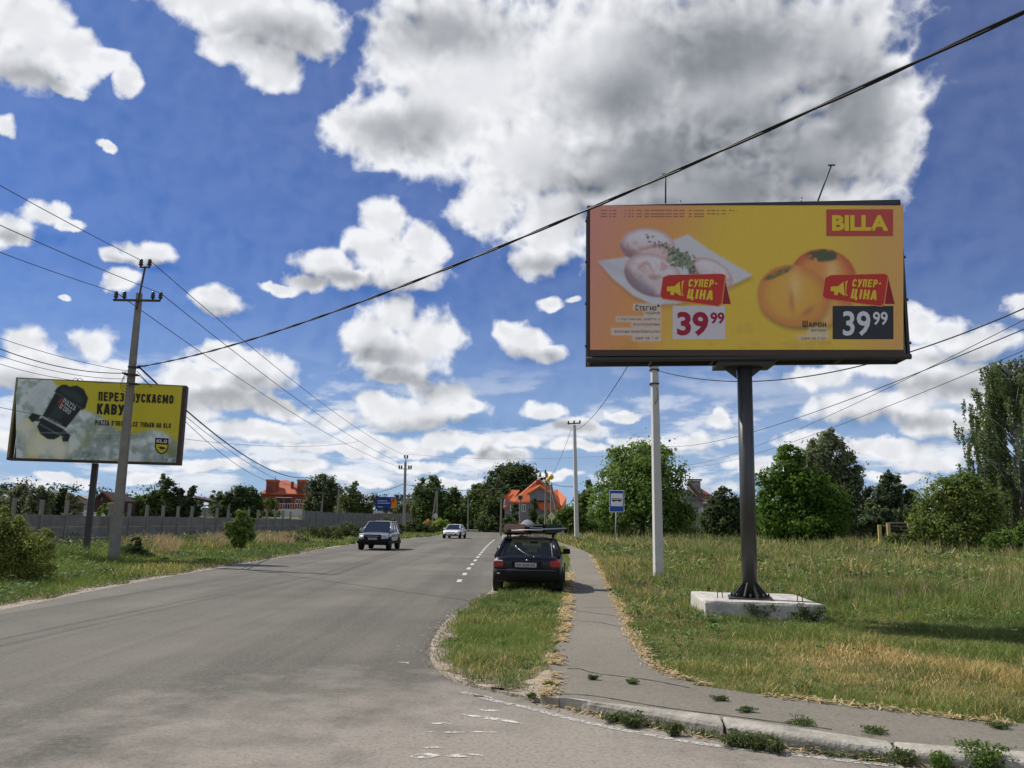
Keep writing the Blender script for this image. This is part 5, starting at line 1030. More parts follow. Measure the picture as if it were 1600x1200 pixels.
mb = MB(); mb.b2(l3(1078, 780)[0], l3(1086, 780)[0], -.35, 0, l3(1080, 781)[2], l3(1080, 777.5)[2]); mb.build('air_conditioner', 'wall_grey', h3)
# dark roofs on the far left
def gable_house(name, label, x0, x1, ytop, yeave, ybot, Y, wm_, rm_, z=1.0, chim=None, dx=0.5):
    h, o = house(name, label, (x0 + x1) / 2, Y, z); q = lambda x, y, dy=0.0: tuple(float(v) for v in (P(x, y, Y + dy) - o)); xm = x0 + (x1 - x0) * dx
    mb = MB(); p = [q(x0, ybot), q(x1, ybot), q(x1, yeave), q(xm, ytop + 1), q(x0, yeave)]; mb.prism([(a[0], a[2]) for a in p], 0, 9); mb.build('wall', wm_, h)
    mb = MB(); slab(mb, [q(x0 - 1.5, yeave + 1, -.5), q(xm, ytop, -.5), q(xm, ytop, 9.5), q(x0 - 1.5, yeave + 1, 9.5)], .3); slab(mb, [q(x1 + 1.5, yeave + 1, -.5), q(xm, ytop, -.5), q(xm, ytop, 9.5), q(x1 + 1.5, yeave + 1, 9.5)], .3); r_ = mb.build('roof', rm_, h)
    if chim: a = q(chim, ytop - 3, 3); b = q(chim + 2, ytop + 5, 3); mb = MB(); mb.b2(a[0], b[0], 3, 4, b[2], a[2]); mb.build('chimney', 'brick_red', r_)
    return h, o
hh, oo = gable_house('dark_house', 'unfinished dark gabled house just left of the leaning pole', 144, 176, 767, 782, 800, 150, 'brick_dark', 'roof_maroon', 1.0)
window_px(hh, oo, 149, 153, 777, 784, 149.9, 'wood_dark'); window_px(hh, oo, 157, 161, 776, 784, 149.9, 'wood_dark')
gable_house('grey_roof_house', 'distant house with a low grey roof behind the pale willows at far left', 62, 90, 765, 776, 800, 190, 'wall_grey', 'roof_grey', 1.5)
gable_house('red_roof_house', 'distant house with a small dull red roof left of the billboard post', 114, 134, 773, 779, 800, 185, 'wall_beige', 'roof_maroon', 1.5, dx=.4)
gable_house('pale_roof_house', 'distant house with a pale grey roof at the left frame edge', -14, 16, 772, 778, 800, 210, 'wall_beige', 'roof_grey', 1.5)
h4, o4 = house('flat_roof_house', 'brown and grey block house with a wide chimney stack among the left trees', 318, 178, 1.8)
q = lambda x, y, dy=0.0: tuple(float(v) for v in (P(x, y, 178 + dy) - o4))
mb = MB(); mb.b2(q(296, 0)[0], q(330, 0)[0], 0, 7, q(0, 800)[2], q(310, 784)[2]); mb.build('wall', 'wall_beige', h4)
mb = MB(); mb.b2(q(309, 0)[0], q(322, 0)[0], -.2, .0, q(315, 794)[2], q(315, 784)[2]); mb.build('garage_door', 'brick_dark', h4)
mb = MB(); slab(mb, [q(304, 777, -1), q(334, 783, -1), q(330, 779, 8), q(304, 774, 8)], .5); rf = mb.build('roof', 'brick_dark', h4); mb = MB(); mb.b2(q(313, 0)[0], q(327.5, 0)[0], 1, 3, q(320, 783)[2], q(320, 773)[2]); mb.build('chimney', 'brick_dark', rf)
hh, oo = gable_house('brick_gable', 'distant house with a reddish gable behind the far crossarm pole', 634, 646, 779, 788, 806, 190, 'brick_red', 'roof_brickred', 0.8)

# ------------------------------------------------------------------ vegetation
def leaves_mesh(name, pos, nrm_, size, col, m, parent, elong=1.6, jit=0.35):
    n = len(pos); t = rng.normal(size=(n, 3)); t -= nrm_ * np.sum(t * nrm_, 1)[:, None]; t /= np.linalg.norm(t, axis=1)[:, None] + 1e-9; b = np.cross(nrm_, t)
    s = (size * rng.uniform(0.6, 1.3, n))[:, None]; V_ = np.stack([pos - t * s * elong * .5, pos + b * s * .5, pos + t * s * elong * .5, pos - b * s * .5], 1).reshape(-1, 3)
    F_ = np.arange(4 * n).reshape(n, 4); C = np.repeat(col, 4, 0); return np_mesh(name, V_, F_, C, m, parent)
def rdir(n): v = rng.normal(size=(n, 3)); return v / np.linalg.norm(v, axis=1)[:, None]
def crown_points(lobes, n, clump=0.26, shell=0.72, droop=0.0):
    vol = np.array([l[3] * l[4] * l[5] for l in lobes]) ** 0.75; vol /= vol.sum(); P_ = []; N_ = []; K = []; ci = 0
    for l, w in zip(lobes, vol):
        c = np.array(l[:3]); r_ = np.array(l[3:6]); nn_ = int(n * w); nc = max(7, int(nn_ / 48)); dirs = rdir(nc); rad = rng.uniform(shell, 1.0, nc) ** 0.8; rad[: nc // 6] *= 0.5
        cc = c + dirs * r_ * rad[:, None]; cs = np.mean(r_) * clump * rng.uniform(0.6, 1.4, nc); pick_ = rng.integers(0, nc, nn_); off = rng.normal(size=(nn_, 3)) * 0.66
        off[:, 2] = off[:, 2] * 0.75 - droop * np.abs(rng.normal(size=nn_)); p = cc[pick_] + off * cs[pick_][:, None]; P_.append(p)
        nv = 0.6 * off + dirs[pick_] * 0.5 + np.array([0, 0, 0.35]) + rng.normal(size=(nn_, 3)) * 0.55; N_.append(nv / np.linalg.norm(nv, axis=1)[:, None]); K.append(pick_ + ci); ci += nc
    return np.concatenate(P_), np.concatenate(N_), np.concatenate(K)
def leaf_cols(K, n, base, var=0.3, yellow=0.1):
    base = np.array(base); kv = rng.uniform(1 - var, 1 + var, K.max() + 1)[K]; lv = rng.uniform(0.75, 1.3, n); c = base[None] * (kv * lv)[:, None]
    y = (rng.uniform(size=K.max() + 1) < yellow)[K] * 0.6 * rng.uniform(0, 1, n); c = c * (1 - y[:, None]) + np.array([base[0] * 2.4, base[1] * 1.7, base[2] * 0.9])[None] * y[:, None]; return np.clip(c, 0.004, 0.8)
def tree(name, label, x, ybase, Y, lobes_px, nleaf, lsize, base, z=0.0, cat='tree', bark='bark', clump=0.26, droop=0.0, elong=1.6, trunk_w=0.02, yellow=0.1, group=None, var=0.3, shell=0.72, limbs=True, nx_=None):
    """lobes_px: (px, py, rx, ry[, dy metres]) as seen; built at real size at distance Y."""
    b = P(x, ybase, Y); o = np.array([b[0], Y, z]); t = thing(name, label, cat, tuple(o), 0, group); s = Y / 1280; lobes = []
    for l in lobes_px:
        dy = l[4] if len(l) > 4 else 0.0; c = P(l[0], l[1], Y + dy) - o; rx, ry = l[2] * s, l[3] * s; lobes.append((c[0], c[1], c[2], rx, rx * 0.95, ry))
    if not name.startswith(('thuja', 'flower', 'weed')):
        for l in list(lobes):
            for _ in range(3):
                d = rdir(1)[0]; d[2] = abs(d[2]) * .8; k_s = random.uniform(.28, .42); lobes.append((l[0] + d[0] * l[3] * (.95 if Y < 110 else .72), l[1] + d[1] * l[4] * .8, l[2] + d[2] * l[5] * (.95 if Y < 110 else .78), l[3] * k_s, l[4] * k_s, l[5] * k_s))
    if Y > 110 and not name.startswith(('thuja', 'flower')):      # foliage continues down to the undergrowth
        lx_ = np.mean([l[0] for l in lobes]); wx = max(abs(l[0] - lx_) + l[3] for l in lobes); hz_ = min(l[2] for l in lobes)
        lobes += [(lx_ - wx * .45, 0, hz_ * .45, wx * .55, wx * .5, hz_ * .6), (lx_ + wx * .45, 0, hz_ * .45, wx * .55, wx * .5, hz_ * .6)]; nleaf = int(nleaf * 1.4)
    nleaf = int(nleaf * 1.5); lsize *= 0.78; base = (base[0] * 1.9, base[1] * 1.8, base[2] * 1.65)
    p, nv, K = crown_points(lobes, nleaf, clump, shell, droop); ok = p[:, 2] > 0.03; p, nv, K = p[ok], nv[ok], K[ok]
    leaves_mesh('crown', p, nv, np.full(len(p), lsize), leaf_cols(K, len(p), base, var, yellow), 'leaf', t, elong)
    H = max(l[2] + l[5] for l in lobes); mb = MB(); tw = H * trunk_w + 0.02
    top = (np.mean([l[0] for l in lobes]), 0, H * 0.75); mb.tube([(0, 0, -.2), (top[0] * .2 + .01 * H, 0.02, H * .2), (top[0] * .5 - .01 * H, 0, H * .45), top], [tw * 1.25, tw, tw * .75, tw * .2], 8)
    if limbs:
        for l in lobes: sx = random.uniform(.15, .45); mb.tube([(top[0] * sx * .6, 0, H * sx), (l[0] * .6, l[1] * .6, (H * sx + l[2]) / 2 + .05 * H), (l[0], l[1], l[2] + l[5] * .2)], [tw * .5, tw * .3, tw * .1], 6)
    mb.build('trunk', bark, t); return t
DG = (0.056, 0.088, 0.030); MG = (0.075, 0.122, 0.030); LG = (0.12, 0.18, 0.034); PG = (0.085, 0.105, 0.055); BG = (0.07, 0.10, 0.05)
TG = 'trees beyond the fence on the left'
tree('broadleaf_tree', 'wide rounded maple-like tree right behind the bus stop sign', 1003, 842, 84, [(1005, 735, 52, 46), (968, 770, 42, 44), (1045, 770, 36, 50), (1000, 800, 62, 38, -2), (985, 715, 30, 26), (950, 805, 26, 30, -2), (1060, 812, 26, 26), (1015, 712, 26, 20), (1000, 760, 40, 50, -3)], 15000, 0.30, MG, clump=0.30)
tree('conifer_tree', 'narrow dark conical tree between the slim pale pole and the wide rounded tree', 918, 842, 108, [(916, 768, 10, 18), (915, 792, 14, 26), (920, 820, 20, 20), (905, 806, 14, 22)], 4200, 0.3, DG, clump=0.3)
tree('shrub', 'bushy green hedge shrub below the orange-roofed house', 890, 845, 96, [(872, 815, 16, 18), (890, 812, 18, 22), (908, 818, 18, 20), (925, 826, 22, 16), (900, 800, 12, 14)], 5000, 0.26, MG, cat='shrub', limbs=False)
tree('broadleaf_tree', 'big dark dome-shaped tree behind the orange-roofed house', 803, 830, 150, [(800, 748, 34, 24), (775, 765, 22, 24), (825, 752, 20, 20), (800, 780, 40, 30), (770, 795, 22, 20), (845, 765, 12, 20), (790, 740, 22, 16)], 9000, 0.45, (0.044, 0.062, 0.024), clump=0.3)
tree('broadleaf_tree', 'dark tree left of the orange-roofed house behind the hedge', 757, 830, 165, [(752, 775, 20, 18), (760, 795, 26, 20), (738, 790, 16, 20), (745, 762, 10, 10)], 4500, 0.5, DG, clump=0.3)
tree('broadleaf_tree', 'tall dark tree pair behind the end of the grey fence', 668, 830, 170, [(660, 775, 12, 30), (673, 768, 14, 26), (668, 800, 20, 24), (680, 790, 13, 26), (655, 800, 11, 20)], 5200, 0.5, DG, clump=0.3)
tree('poplar_tree', 'slender mid-green tree above the hedge, left of the thin grey pole', 711, 830, 172, [(711, 775, 9, 15), (708, 798, 13, 20), (718, 800, 10, 16), (697, 790, 9, 22)], 3000, 0.45, (0.06, 0.085, 0.026), clump=0.3)
tree('shrub', 'bright yellow-green shrub by the diamond road sign at the bend', 685, 832, 132, [(686, 818, 9, 9), (696, 820, 8, 7), (678, 822, 6, 6)], 1400, 0.24, LG, cat='shrub', limbs=False)
tree('willow_tree', 'large round grey-green willow right of the brick house', 503, 800, 178, [(505, 757, 20, 18), (492, 772, 15, 22), (518, 775, 14, 26), (503, 785, 25, 22), (488, 788, 12, 15)], 6000, 0.42, (0.05, 0.068, 0.034), clump=0.34, droop=.3, z=1.2)
tree('broadleaf_tree', 'sparse scraggy tree left of the small blue billboard', 555, 800, 165, [(551, 770, 12, 13), (545, 785, 16, 14), (562, 788, 16, 14), (575, 792, 10, 10), (555, 757, 5, 6), (538, 780, 6, 12)], 3400, 0.38, (0.055, 0.080, 0.03), clump=0.3, z=.8, yellow=.25)
tree('broadleaf_tree', 'low dark bush cluster behind the far crossarm pole', 635, 815, 185, [(606, 796, 8, 7), (622, 797, 11, 9), (636, 794, 12, 11), (650, 797, 9, 11)], 2600, 0.4, BG, z=.4, limbs=False)
tree('broadleaf_tree', 'dark round tree left of the brick house', 378, 800, 172, [(378, 775, 22, 16), (362, 785, 18, 14), (392, 785, 18, 16), (345, 783, 11, 10)], 4600, 0.42, (0.034, 0.055, 0.02), z=1.2, group=TG)
tree('shrub', 'small bright tree growing in front of the brick house', 420, 800, 186, [(418, 785, 12, 8), (408, 790, 8, 7), (430, 792, 6, 6)], 1500, 0.34, (0.065, 0.11, 0.026), z=1.6, cat='tree', limbs=False)
tree('poplar_tree', 'tallest dark pointed tree right of the leaning pole', 258, 800, 168, [(256, 750, 7, 10), (260, 765, 12, 16), (250, 782, 13, 16), (265, 785, 12, 16), (255, 792, 20, 14)], 4200, 0.42, DG, z=1.2, group=TG)
tree('broadleaf_tree', 'dark sloping tree group touching the leaning pole on its right', 222, 800, 166, [(232, 782, 12, 12), (215, 788, 14, 12), (203, 792, 10, 10), (240, 775, 8, 9)], 3200, 0.42, DG, z=1.2, group=TG)
tree('broadleaf_tree', 'ragged tree with a thin spike left of the brown block house', 290, 800, 168, [(278, 775, 9, 14), (298, 772, 6, 14), (290, 788, 16, 12), (303, 765, 4, 8)], 3000, 0.4, (0.036, 0.052, 0.024), z=1.2, group=TG)
tree('willow_tree', 'pale grey-green willow nearest the left frame edge', 30, 805, 120, [(33, 775, 14, 16), (48, 785, 16, 14), (18, 785, 16, 15), (35, 768, 6, 10)], 3600, 0.34, (0.10, 0.115, 0.065), group=TG, clump=.34)
tree('willow_tree', 'second pale willow beside the low grey roof at far left', 62, 805, 118, [(60, 772, 10, 12), (72, 783, 12, 14), (56, 788, 12, 12)], 2800, 0.34, (0.09, 0.11, 0.06), group=TG, clump=.34)
tree('broadleaf_tree', 'dark knobbly tree between the pale willows and the billboard post', 96, 805, 122, [(97, 774, 9, 9), (88, 785, 11, 12), (104, 788, 11, 11), (99, 768, 5, 4)], 2600, 0.34, (0.034, 0.056, 0.02), group=TG)
tree('shrub', 'pale silvery bush left of the billboard post', 118, 806, 116, [(112, 778, 8, 9), (122, 790, 10, 10)], 1500, 0.3, (0.11, 0.12, 0.08), group=TG, limbs=False)
tree('shrub', 'green bush in front of the dark gabled house', 170, 806, 130, [(170, 792, 10, 8), (182, 793, 8, 8), (160, 796, 6, 5)], 1400, 0.3, MG, group=TG, limbs=False)
tree('broadleaf_tree', 'pale round tree between the brown block house and the dark round tree', 340, 802, 195, [(338, 776, 9, 9), (334, 786, 9, 9), (345, 790, 10, 7)], 1500, 0.42, (0.07, 0.09, 0.05), z=1.5, group=TG, limbs=False)
tree('broadleaf_tree', 'far dark tree at the left frame edge behind the roofs', 4, 805, 230, [(2, 772, 10, 7), (-14, 776, 14, 8), (14, 770, 4, 4)], 1200, 0.5, DG, z=1.8, group=TG, limbs=False)
# right meadow trees
tree('conifer_tree', 'dark conical bushy tree left of the thick billboard post', 1130, 838, 90, [(1130, 776, 13, 16), (1122, 792, 20, 18), (1140, 795, 20, 20), (1130, 816, 30, 20), (1112, 818, 14, 16), (1155, 815, 14, 20)], 6200, 0.26, (0.044, 0.066, 0.028), clump=.3)
tree('locust_tree', 'bright green feathery tree just right of the thick billboard post', 1232, 852, 74, [(1232, 738, 26, 26), (1207, 765, 26, 34), (1262, 765, 38, 36), (1225, 800, 40, 36), (1288, 795, 34, 34), (1305, 815, 26, 22), (1235, 715, 20, 18), (1205, 815, 22, 28, -1), (1260, 825, 45, 22, -1), (1225, 702, 8, 8)], 17000, 0.22, (0.050, 0.098, 0.016), clump=0.30, elong=2.0, yellow=.22)
tree('willow_tree', 'tall pale grey-green willow behind the bright feathery tree', 1295, 846, 92, [(1295, 705, 28, 30), (1320, 735, 24, 28), (1275, 730, 24, 32), (1300, 765, 38, 34), (1330, 755, 14, 26), (1295, 682, 16, 14), (1335, 800, 22, 30), (1268, 700, 10, 14)], 11000, 0.26, (0.105, 0.130, 0.075), clump=0.30, droop=.9, elong=2.6)
tree('pine_tree', 'dark green pine in front of the cloud gap, left of the timber fence', 1392, 842, 88, [(1390, 757, 16, 16), (1375, 775, 24, 16), (1405, 775, 24, 16), (1390, 798, 40, 20), (1360, 805, 24, 20), (1425, 800, 20, 22), (1395, 825, 40, 14)], 9000, 0.26, (0.052, 0.076, 0.040), clump=0.26, elong=2.4, droop=-.3)
tree('broadleaf_tree', 'dense leafy apple-like tree in front of the timber fence', 1495, 862, 56, [(1500, 765, 26, 26), (1470, 785, 34, 34), (1520, 790, 40, 40), (1455, 815, 28, 30), (1490, 825, 50, 30), (1535, 825, 34, 28), (1475, 755, 10, 12), (1440, 835, 14, 16), (1510, 745, 10, 10)], 16000, 0.17, (0.078, 0.112, 0.032), clump=0.30, yellow=.2)
def birch():
    Y = 62; b = P(1603, 862, Y); o = np.array([b[0], Y, FIELD_Z]); t = thing('birch_tree', 'very tall weeping birch at the right frame edge', 'tree', tuple(o)); s = Y / 1280; pts = []; nrs = []; K = []; ci = 0; mb = MB()
    H = float(P(1600, 558, Y)[2]) - FIELD_Z
    mb.tube([(0, 0, -.3), (0.1, 0, H * .3), (0.0, 0, H * .6), (0.1, 0, H * .95)], [0.28, .22, .13, .02], 8)
    tips = []
    for k in range(235):
        h = H * random.uniform(.10, .99); a = random.uniform(0, 6.28); rmax = (0.5 + 4.6 * math.sqrt(max(0.0, 1 - (h / H) ** 2.2))) * random.uniform(.3, 1.0) ** .7; tips.append((h, a, rmax))
    for (px, py) in [(1520, 660), (1512, 690), (1518, 704), (1500, 722), (1548, 590), (1542, 612), (1582, 562), (1545, 572), (1560, 580), (1535, 640), (1598, 560), (1507, 745), (1530, 625)]:
        c = P(px, py, Y) - o; tips.append((float(c[2]), 0.0 if c[0] > 0 else math.pi, abs(float(c[0]))))
    for (h, a, r_) in tips:
        tx, ty = r_ * math.cos(a), r_ * math.sin(a); mb.tube([(0.03, 0, max(.5, h - r_ * .9)), (tx * .5, ty * .5, h - r_ * .25), (tx, ty, h)], [.05, .03, .01], 5)
        for q in range(5):
            f = random.uniform(.35, 1.05); sx, sy, sz = tx * f + random.gauss(0, .15), ty * f + random.gauss(0, .15), h - (1 - f) * r_ * .6 + random.gauss(0, .15); Ls = random.uniform(0.7, 2.3); n = int(44 * Ls)
            tt = rng.uniform(0, 1, n); p = np.stack([sx + rng.normal(0, .07, n), sy + rng.normal(0, .07, n), sz - tt * Ls], 1); pts.append(p); K.append(np.full(n, ci)); ci += 1
            nv = rng.normal(size=(n, 3)); nv[:, 2] *= .4; nrs.append(nv / np.linalg.norm(nv, axis=1)[:, None])
    p = np.concatenate(pts); nv = np.concatenate(nrs); K = np.concatenate(K); ok = p[:, 2] > .8; p, nv, K = p[ok], nv[ok], K[ok]
    leaves_mesh('crown', p, nv, np.full(len(p), 0.115), leaf_cols(K, len(p), (0.13, 0.175, 0.065), .35, .08), 'leaf', t, 1.5); mb.build('trunk', 'birch_bark', t)
birch()
tree('shrub', 'low leafy bushes under the birch at the right edge', 1585, 872, 48, [(1560, 850, 22, 16), (1595, 845, 26, 24), (1620, 840, 26, 28), (1545, 862, 12, 10)], 4500, 0.13, (0.06, 0.10, 0.022), cat='shrub', limbs=False)
tree('shrub', 'small shrub growing against the front of the timber fence', 1400, 858, 62, [(1395, 845, 14, 10), (1412, 846, 12, 9), (1430, 842, 16, 14)], 2400, 0.13, (0.055, 0.085, 0.03), cat='shrub', limbs=False)
# left verge bushes
tree('shrub', 'large leafy bush at the left frame edge beside the road', 30, 905, 21.5, [(15, 835, 26, 24), (45, 862, 28, 26), (5, 875, 30, 30), (-25, 850, 36, 46), (55, 888, 26, 14), (5, 808, 12, 14), (70, 835, 10, 9), (78, 862, 9, 12), (30, 815, 8, 10)], 15000, 0.052, (0.10, 0.13, 0.034), cat='shrub', clump=.42, yellow=.3, elong=1.4)
tree('sapling', 'young bright green sapling bush on the verge, right of the coffee billboard', 374, 862, 44, [(376, 812, 9, 14), (366, 830, 13, 14), (384, 832, 13, 16), (374, 848, 12, 10), (392, 815, 6, 9)], 3400, 0.10, (0.075, 0.12, 0.026), cat='tree', clump=.32, yellow=.2)
tree('shrub', 'dark green bush at the foot of the leaning pole', 203, 880, 33.5, [(205, 860, 14, 12), (222, 868, 16, 8), (190, 868, 14, 8), (212, 848, 7, 9)], 4500, 0.07, (0.036, 0.056, 0.02), cat='shrub', limbs=False)
DW = 'dark weeds growing along the full-height end of the grey fence'
for k, (x, yb, Y, rx, ry, lb_) in enumerate([(455, 856, 58, 26, 9, 'low dark weed clump just left of where the fence gets taller'), (500, 850, 66, 34, 13, 'dark weed thicket at the first full-height fence panels'), (545, 847, 75, 30, 13, 'dark weed thicket behind the front of the silver car'), (605, 842, 90, 26, 14, 'dark bushes between the silver car and the far crossarm pole'), (655, 838, 110, 26, 12, 'dark green bushes right of the far crossarm pole'), (330, 862, 48, 26, 8, 'green weed clump under the grey fence left of the sapling')]):
    tree('weed_clump', lb_, x, yb, Y, [(x - rx * .5, yb - ry * 1.0, rx * .55, ry), (x + rx * .45, yb - ry * .9, rx * .6, ry), (x, yb - ry * 1.4, rx * .5, ry * .9)], 2600, 0.10 * Y / 55, (0.045, 0.062, 0.024), cat='shrub', limbs=False, group=DW, yellow=.2)
tree('flower_bush', 'orange blossoming bush by the end of the grey fence', 669, 828, 135, [(666, 815, 5, 4), (672, 818, 5, 4), (668, 822, 7, 5)], 600, 0.2, (0.32, 0.17, 0.07), cat='shrub', limbs=False, yellow=.4)
# thuja hedge, each a column
TH = 'clipped thuja columns along the outside of the bend'
for k, px in enumerate(np.linspace(698, 778, 15)):
    yb = 829.5 + (px - 698) * 0.045; Y = 160 + (k % 2); hgt = 34 + 3 * math.sin(k * 2.1)
    ORD = ['', 'second', 'third', 'fourth', 'fifth', 'sixth', 'seventh', 'eighth', 'ninth', 'tenth', 'eleventh', 'twelfth', 'thirteenth', 'fourteenth']; tree('thuja', ORD[k] + ' thuja column from the left in the hedge row at the bend' if 0 < k < 14 else ('leftmost thuja column of the hedge row at the bend' if k == 0 else 'rightmost thuja column of the hedge row, beside the parked black car'), px, yb, Y, [(px, yb - hgt * .3, 4.2, hgt * .3), (px, yb - hgt * .65, 3.4, hgt * .3), (px, yb - hgt * .9, 1.8, hgt * .13)], 1100, 0.34, (0.040, 0.066, 0.018), group=TH, limbs=False, shell=.6)
tree('shrub', 'dark shrubs at the left foot of the orange-roofed house', 797, 832, 118, [(793, 815, 7, 14), (803, 822, 8, 10), (815, 824, 8, 8)], 1800, .24, DG, cat='shrub', limbs=False)
tree('shrub', 'dark shrubs before the right half of the orange-roofed house', 856, 834, 112, [(850, 818, 9, 14), (862, 812, 8, 16), (872, 820, 8, 12), (841, 824, 7, 9)], 2600, .24, DG, cat='shrub', limbs=False)
for (x, yt, yb, w) in [(833, 777, 832, 8), (805, 786, 832, 7)]:
    Y = 120; h_ = yb - yt; tree('thuja', 'tall pointed thuja in front of the orange-roofed house wall' if x == 833 else 'shorter thuja by the left window of the orange-roofed house', x, yb, Y, [(x, yb - h_ * .3, w, h_ * .3), (x, yb - h_ * .65, w * .75, h_ * .3), (x, yb - h_ * .92, w * .35, h_ * .1)], 1500, 0.26, (0.034, 0.058, 0.02), limbs=False)
# far woodland as one mass
lob = []
for k in range(120):
    x = -420 + 900 * random.random(); y = 330 + 60 * random.random(); lob.append((x, y, 4 + random.random() * 3, 13, 10, 7 + 3 * random.random()))
p, nv, K = crown_points(lob, 70000, .2); p[:, 2] = np.maximum(p[:, 2], 0.2)
tag(leaves_mesh('far_woodland', p, nv, np.full(len(p), 0.8), leaf_cols(K, len(p), (0.035, 0.055, 0.028), .3, .05), 'leaf', None), 'far dark green woodland closing the horizon behind the houses', 'woodland', kind='stuff')
# mid-distance undergrowth at the back of the meadow
lob = []
for (x0, x1, Y, n) in [(1040, 1200, 98, 16), (1180, 1360, 98, 20), (1330, 1480, 98, 16), (1480, 1640, 80, 14), (925, 1060, 104, 12)]:
    for k in range(n): px = x0 + (x1 - x0) * (k + random.random()) / n; c = P(px, 830, Y + random.uniform(-3, 6)); lob.append((c[0], c[1], 0.9, 1.8, 1.4, 1.0 + 1.2 * random.random()))
p, nv, K = crown_points(lob, 22000, .4); ok = p[:, 2] > 0.02; p, nv, K = p[ok], nv[ok], K[ok]
tag(leaves_mesh('undergrowth', p, nv, np.full(len(p), 0.3), leaf_cols(K, len(p), (0.07, 0.10, 0.036), .35, .15), 'leaf', None), 'dark undergrowth filling the back edge of the meadow under the trees', 'undergrowth', kind='stuff')

# ------------------------------------------------------------------ grass
def blades(name, x, y, z, h, w, col, lean=0.35, seg2=True, label=None, cat='grass'):
    n = len(x); a = rng.uniform(0, 2 * math.pi, n); ld = rng.uniform(0, 2 * math.pi, n); ln = h * lean * np.abs(rng.normal(0.6, .5, n)); c, s = np.cos(a) * w / 2, np.sin(a) * w / 2
    lx, ly_ = np.cos(ld) * ln, np.sin(ld) * ln; base = np.stack([x, y, z], 1); side = np.stack([c, s, np.zeros(n)], 1)
    if seg2:
        mid = base + np.stack([lx * .35, ly_ * .35, h * .55], 1); tip = base + np.stack([lx, ly_, h], 1)
        V_ = np.stack([base - side, base + side, mid + side * .8, mid - side * .8, tip + side * .12, tip - side * .12], 1).reshape(-1, 3); i0 = np.arange(n) * 6
        F_ = np.concatenate([np.stack([i0, i0 + 1, i0 + 2, i0 + 3], 1), np.stack([i0 + 3, i0 + 2, i0 + 4, i0 + 5], 1)]); C = np.repeat(col, 6, 0)
    else:
        tip = base + np.stack([lx, ly_, h], 1); V_ = np.stack([base - side, base + side, tip + side * .25, tip - side * .25], 1).reshape(-1, 3); F_ = np.arange(4 * n).reshape(n, 4); C = np.repeat(col, 4, 0)
    o = np_mesh(name, V_, F_, C, 'grass'); return tag(o, label, cat, kind='stuff')
def scatter(poly, dens, x0, x1, y0, y1, fov=True):
    n = int((x1 - x0) * (y1 - y0) * dens); x = rng.uniform(x0, x1, n); y = rng.uniform(y0, y1, n); ok = inside(x, y, poly)
    if fov: ok &= (x < y * 0.66 + 1.5) & (x > -y * 0.66 - 1.5)
    return x[ok], y[ok]
GA = np.array([0.120, 0.175, 0.040]); GB = np.array([0.185, 0.240, 0.065]); GDRY = np.array([0.56, 0.43, 0.20]); GSEED = np.array([0.36, 0.28, 0.16]); GDEEP = np.array([0.075, 0.125, 0.034])
def gcol(x, y, dry, n):
    t = fbm(x, y, 1.7, 77)[:, None]; c = GA * (1 - t) + GB * t; deep = (fbm(x, y, 3.0, 99) > .56)[:, None] * .6; c = c * (1 - deep) + GDEEP * deep
    isdry = rng.uniform(size=n) < dry; c[isdry] = GDRY * rng.uniform(.6, 1.25, (isdry.sum(), 1)); return c * rng.uniform(.7, 1.35, (n, 1)) * np.array([1.22, 1.16, 1.05])
xf = np.array([p[:2] for p in field_poly])
blk_c = np.mean([p[:2] for p in blk], 0)
def blkmask(x, y):
    q = [(p[0], p[1]) for p in blk]; return ~inside(x, y, q)
# dryness over the field (real straw patches) and height of growth
def dryness(x, y):
    f = fbm(x, y, 2.6, 5); band = np.exp(-((y - 11.3) / 2.6) ** 2) * 0.50; far_b = sst(y, 22, 40) * 0.17 * (fbm(x, y, 7, 15) * 1.6); edge = sst(-(y - 9.0 + (x - 3) * .12), 0.2, 1.2) * -.3
    return np.clip((f - .50) * 4.5 * (band + .22) + band * .42 + far_b + 0.03 + edge - .25 * sst(x, 5, 9) * sst(y, 10, 13) * sst(-y, -24, -18), 0.02, 0.92)
def tall(x, y): cl = sst(fbm(x, y, .7, 8), .42, .72); c2 = sst(fbm(x, y, 3.0, 9), .40, .70); return 0.045 + 0.09 * cl + sst(y, 14, 24) * (0.04 + 0.16 * c2 * (.4 + cl)) + sst(y, 26, 50) * (.12 + .26 * c2) + sst(x, 5, 10) * sst(y, 13, 20) * .12 * (.3 + c2)
for (y0, y1, dens, w, seg, lb_) in [(6.6, 10.5, 2300, 0.006, True, 'short mixed green and straw grass along the back of the path'), (10.5, 16, 1200, 0.008, True, 'patchy green and dry grass in front of the concrete block'), (16, 26, 430, 0.013, True, 'taller meadow grass around the billboard'), (26, 45, 120, 0.028, False, 'meadow grass in the middle distance'), (45, 112, 26, 0.075, False, 'far meadow grass with brown seed heads up to the trees')]:
    x, y = scatter(xf, dens, -2, y1 * 0.66 + 1.5, y0, y1); ok = blkmask(x, y); x, y = x[ok], y[ok]; n = len(x); h = tall(x, y) * rng.uniform(.5, 1.25, n); d = dryness(x, y)
    col = gcol(x, y, d, n); blades('meadow_grass', x, y, np.full(n, FIELD_Z - .005), h, w * rng.uniform(.6, 1.4, n), col, 1.0, seg, lb_)
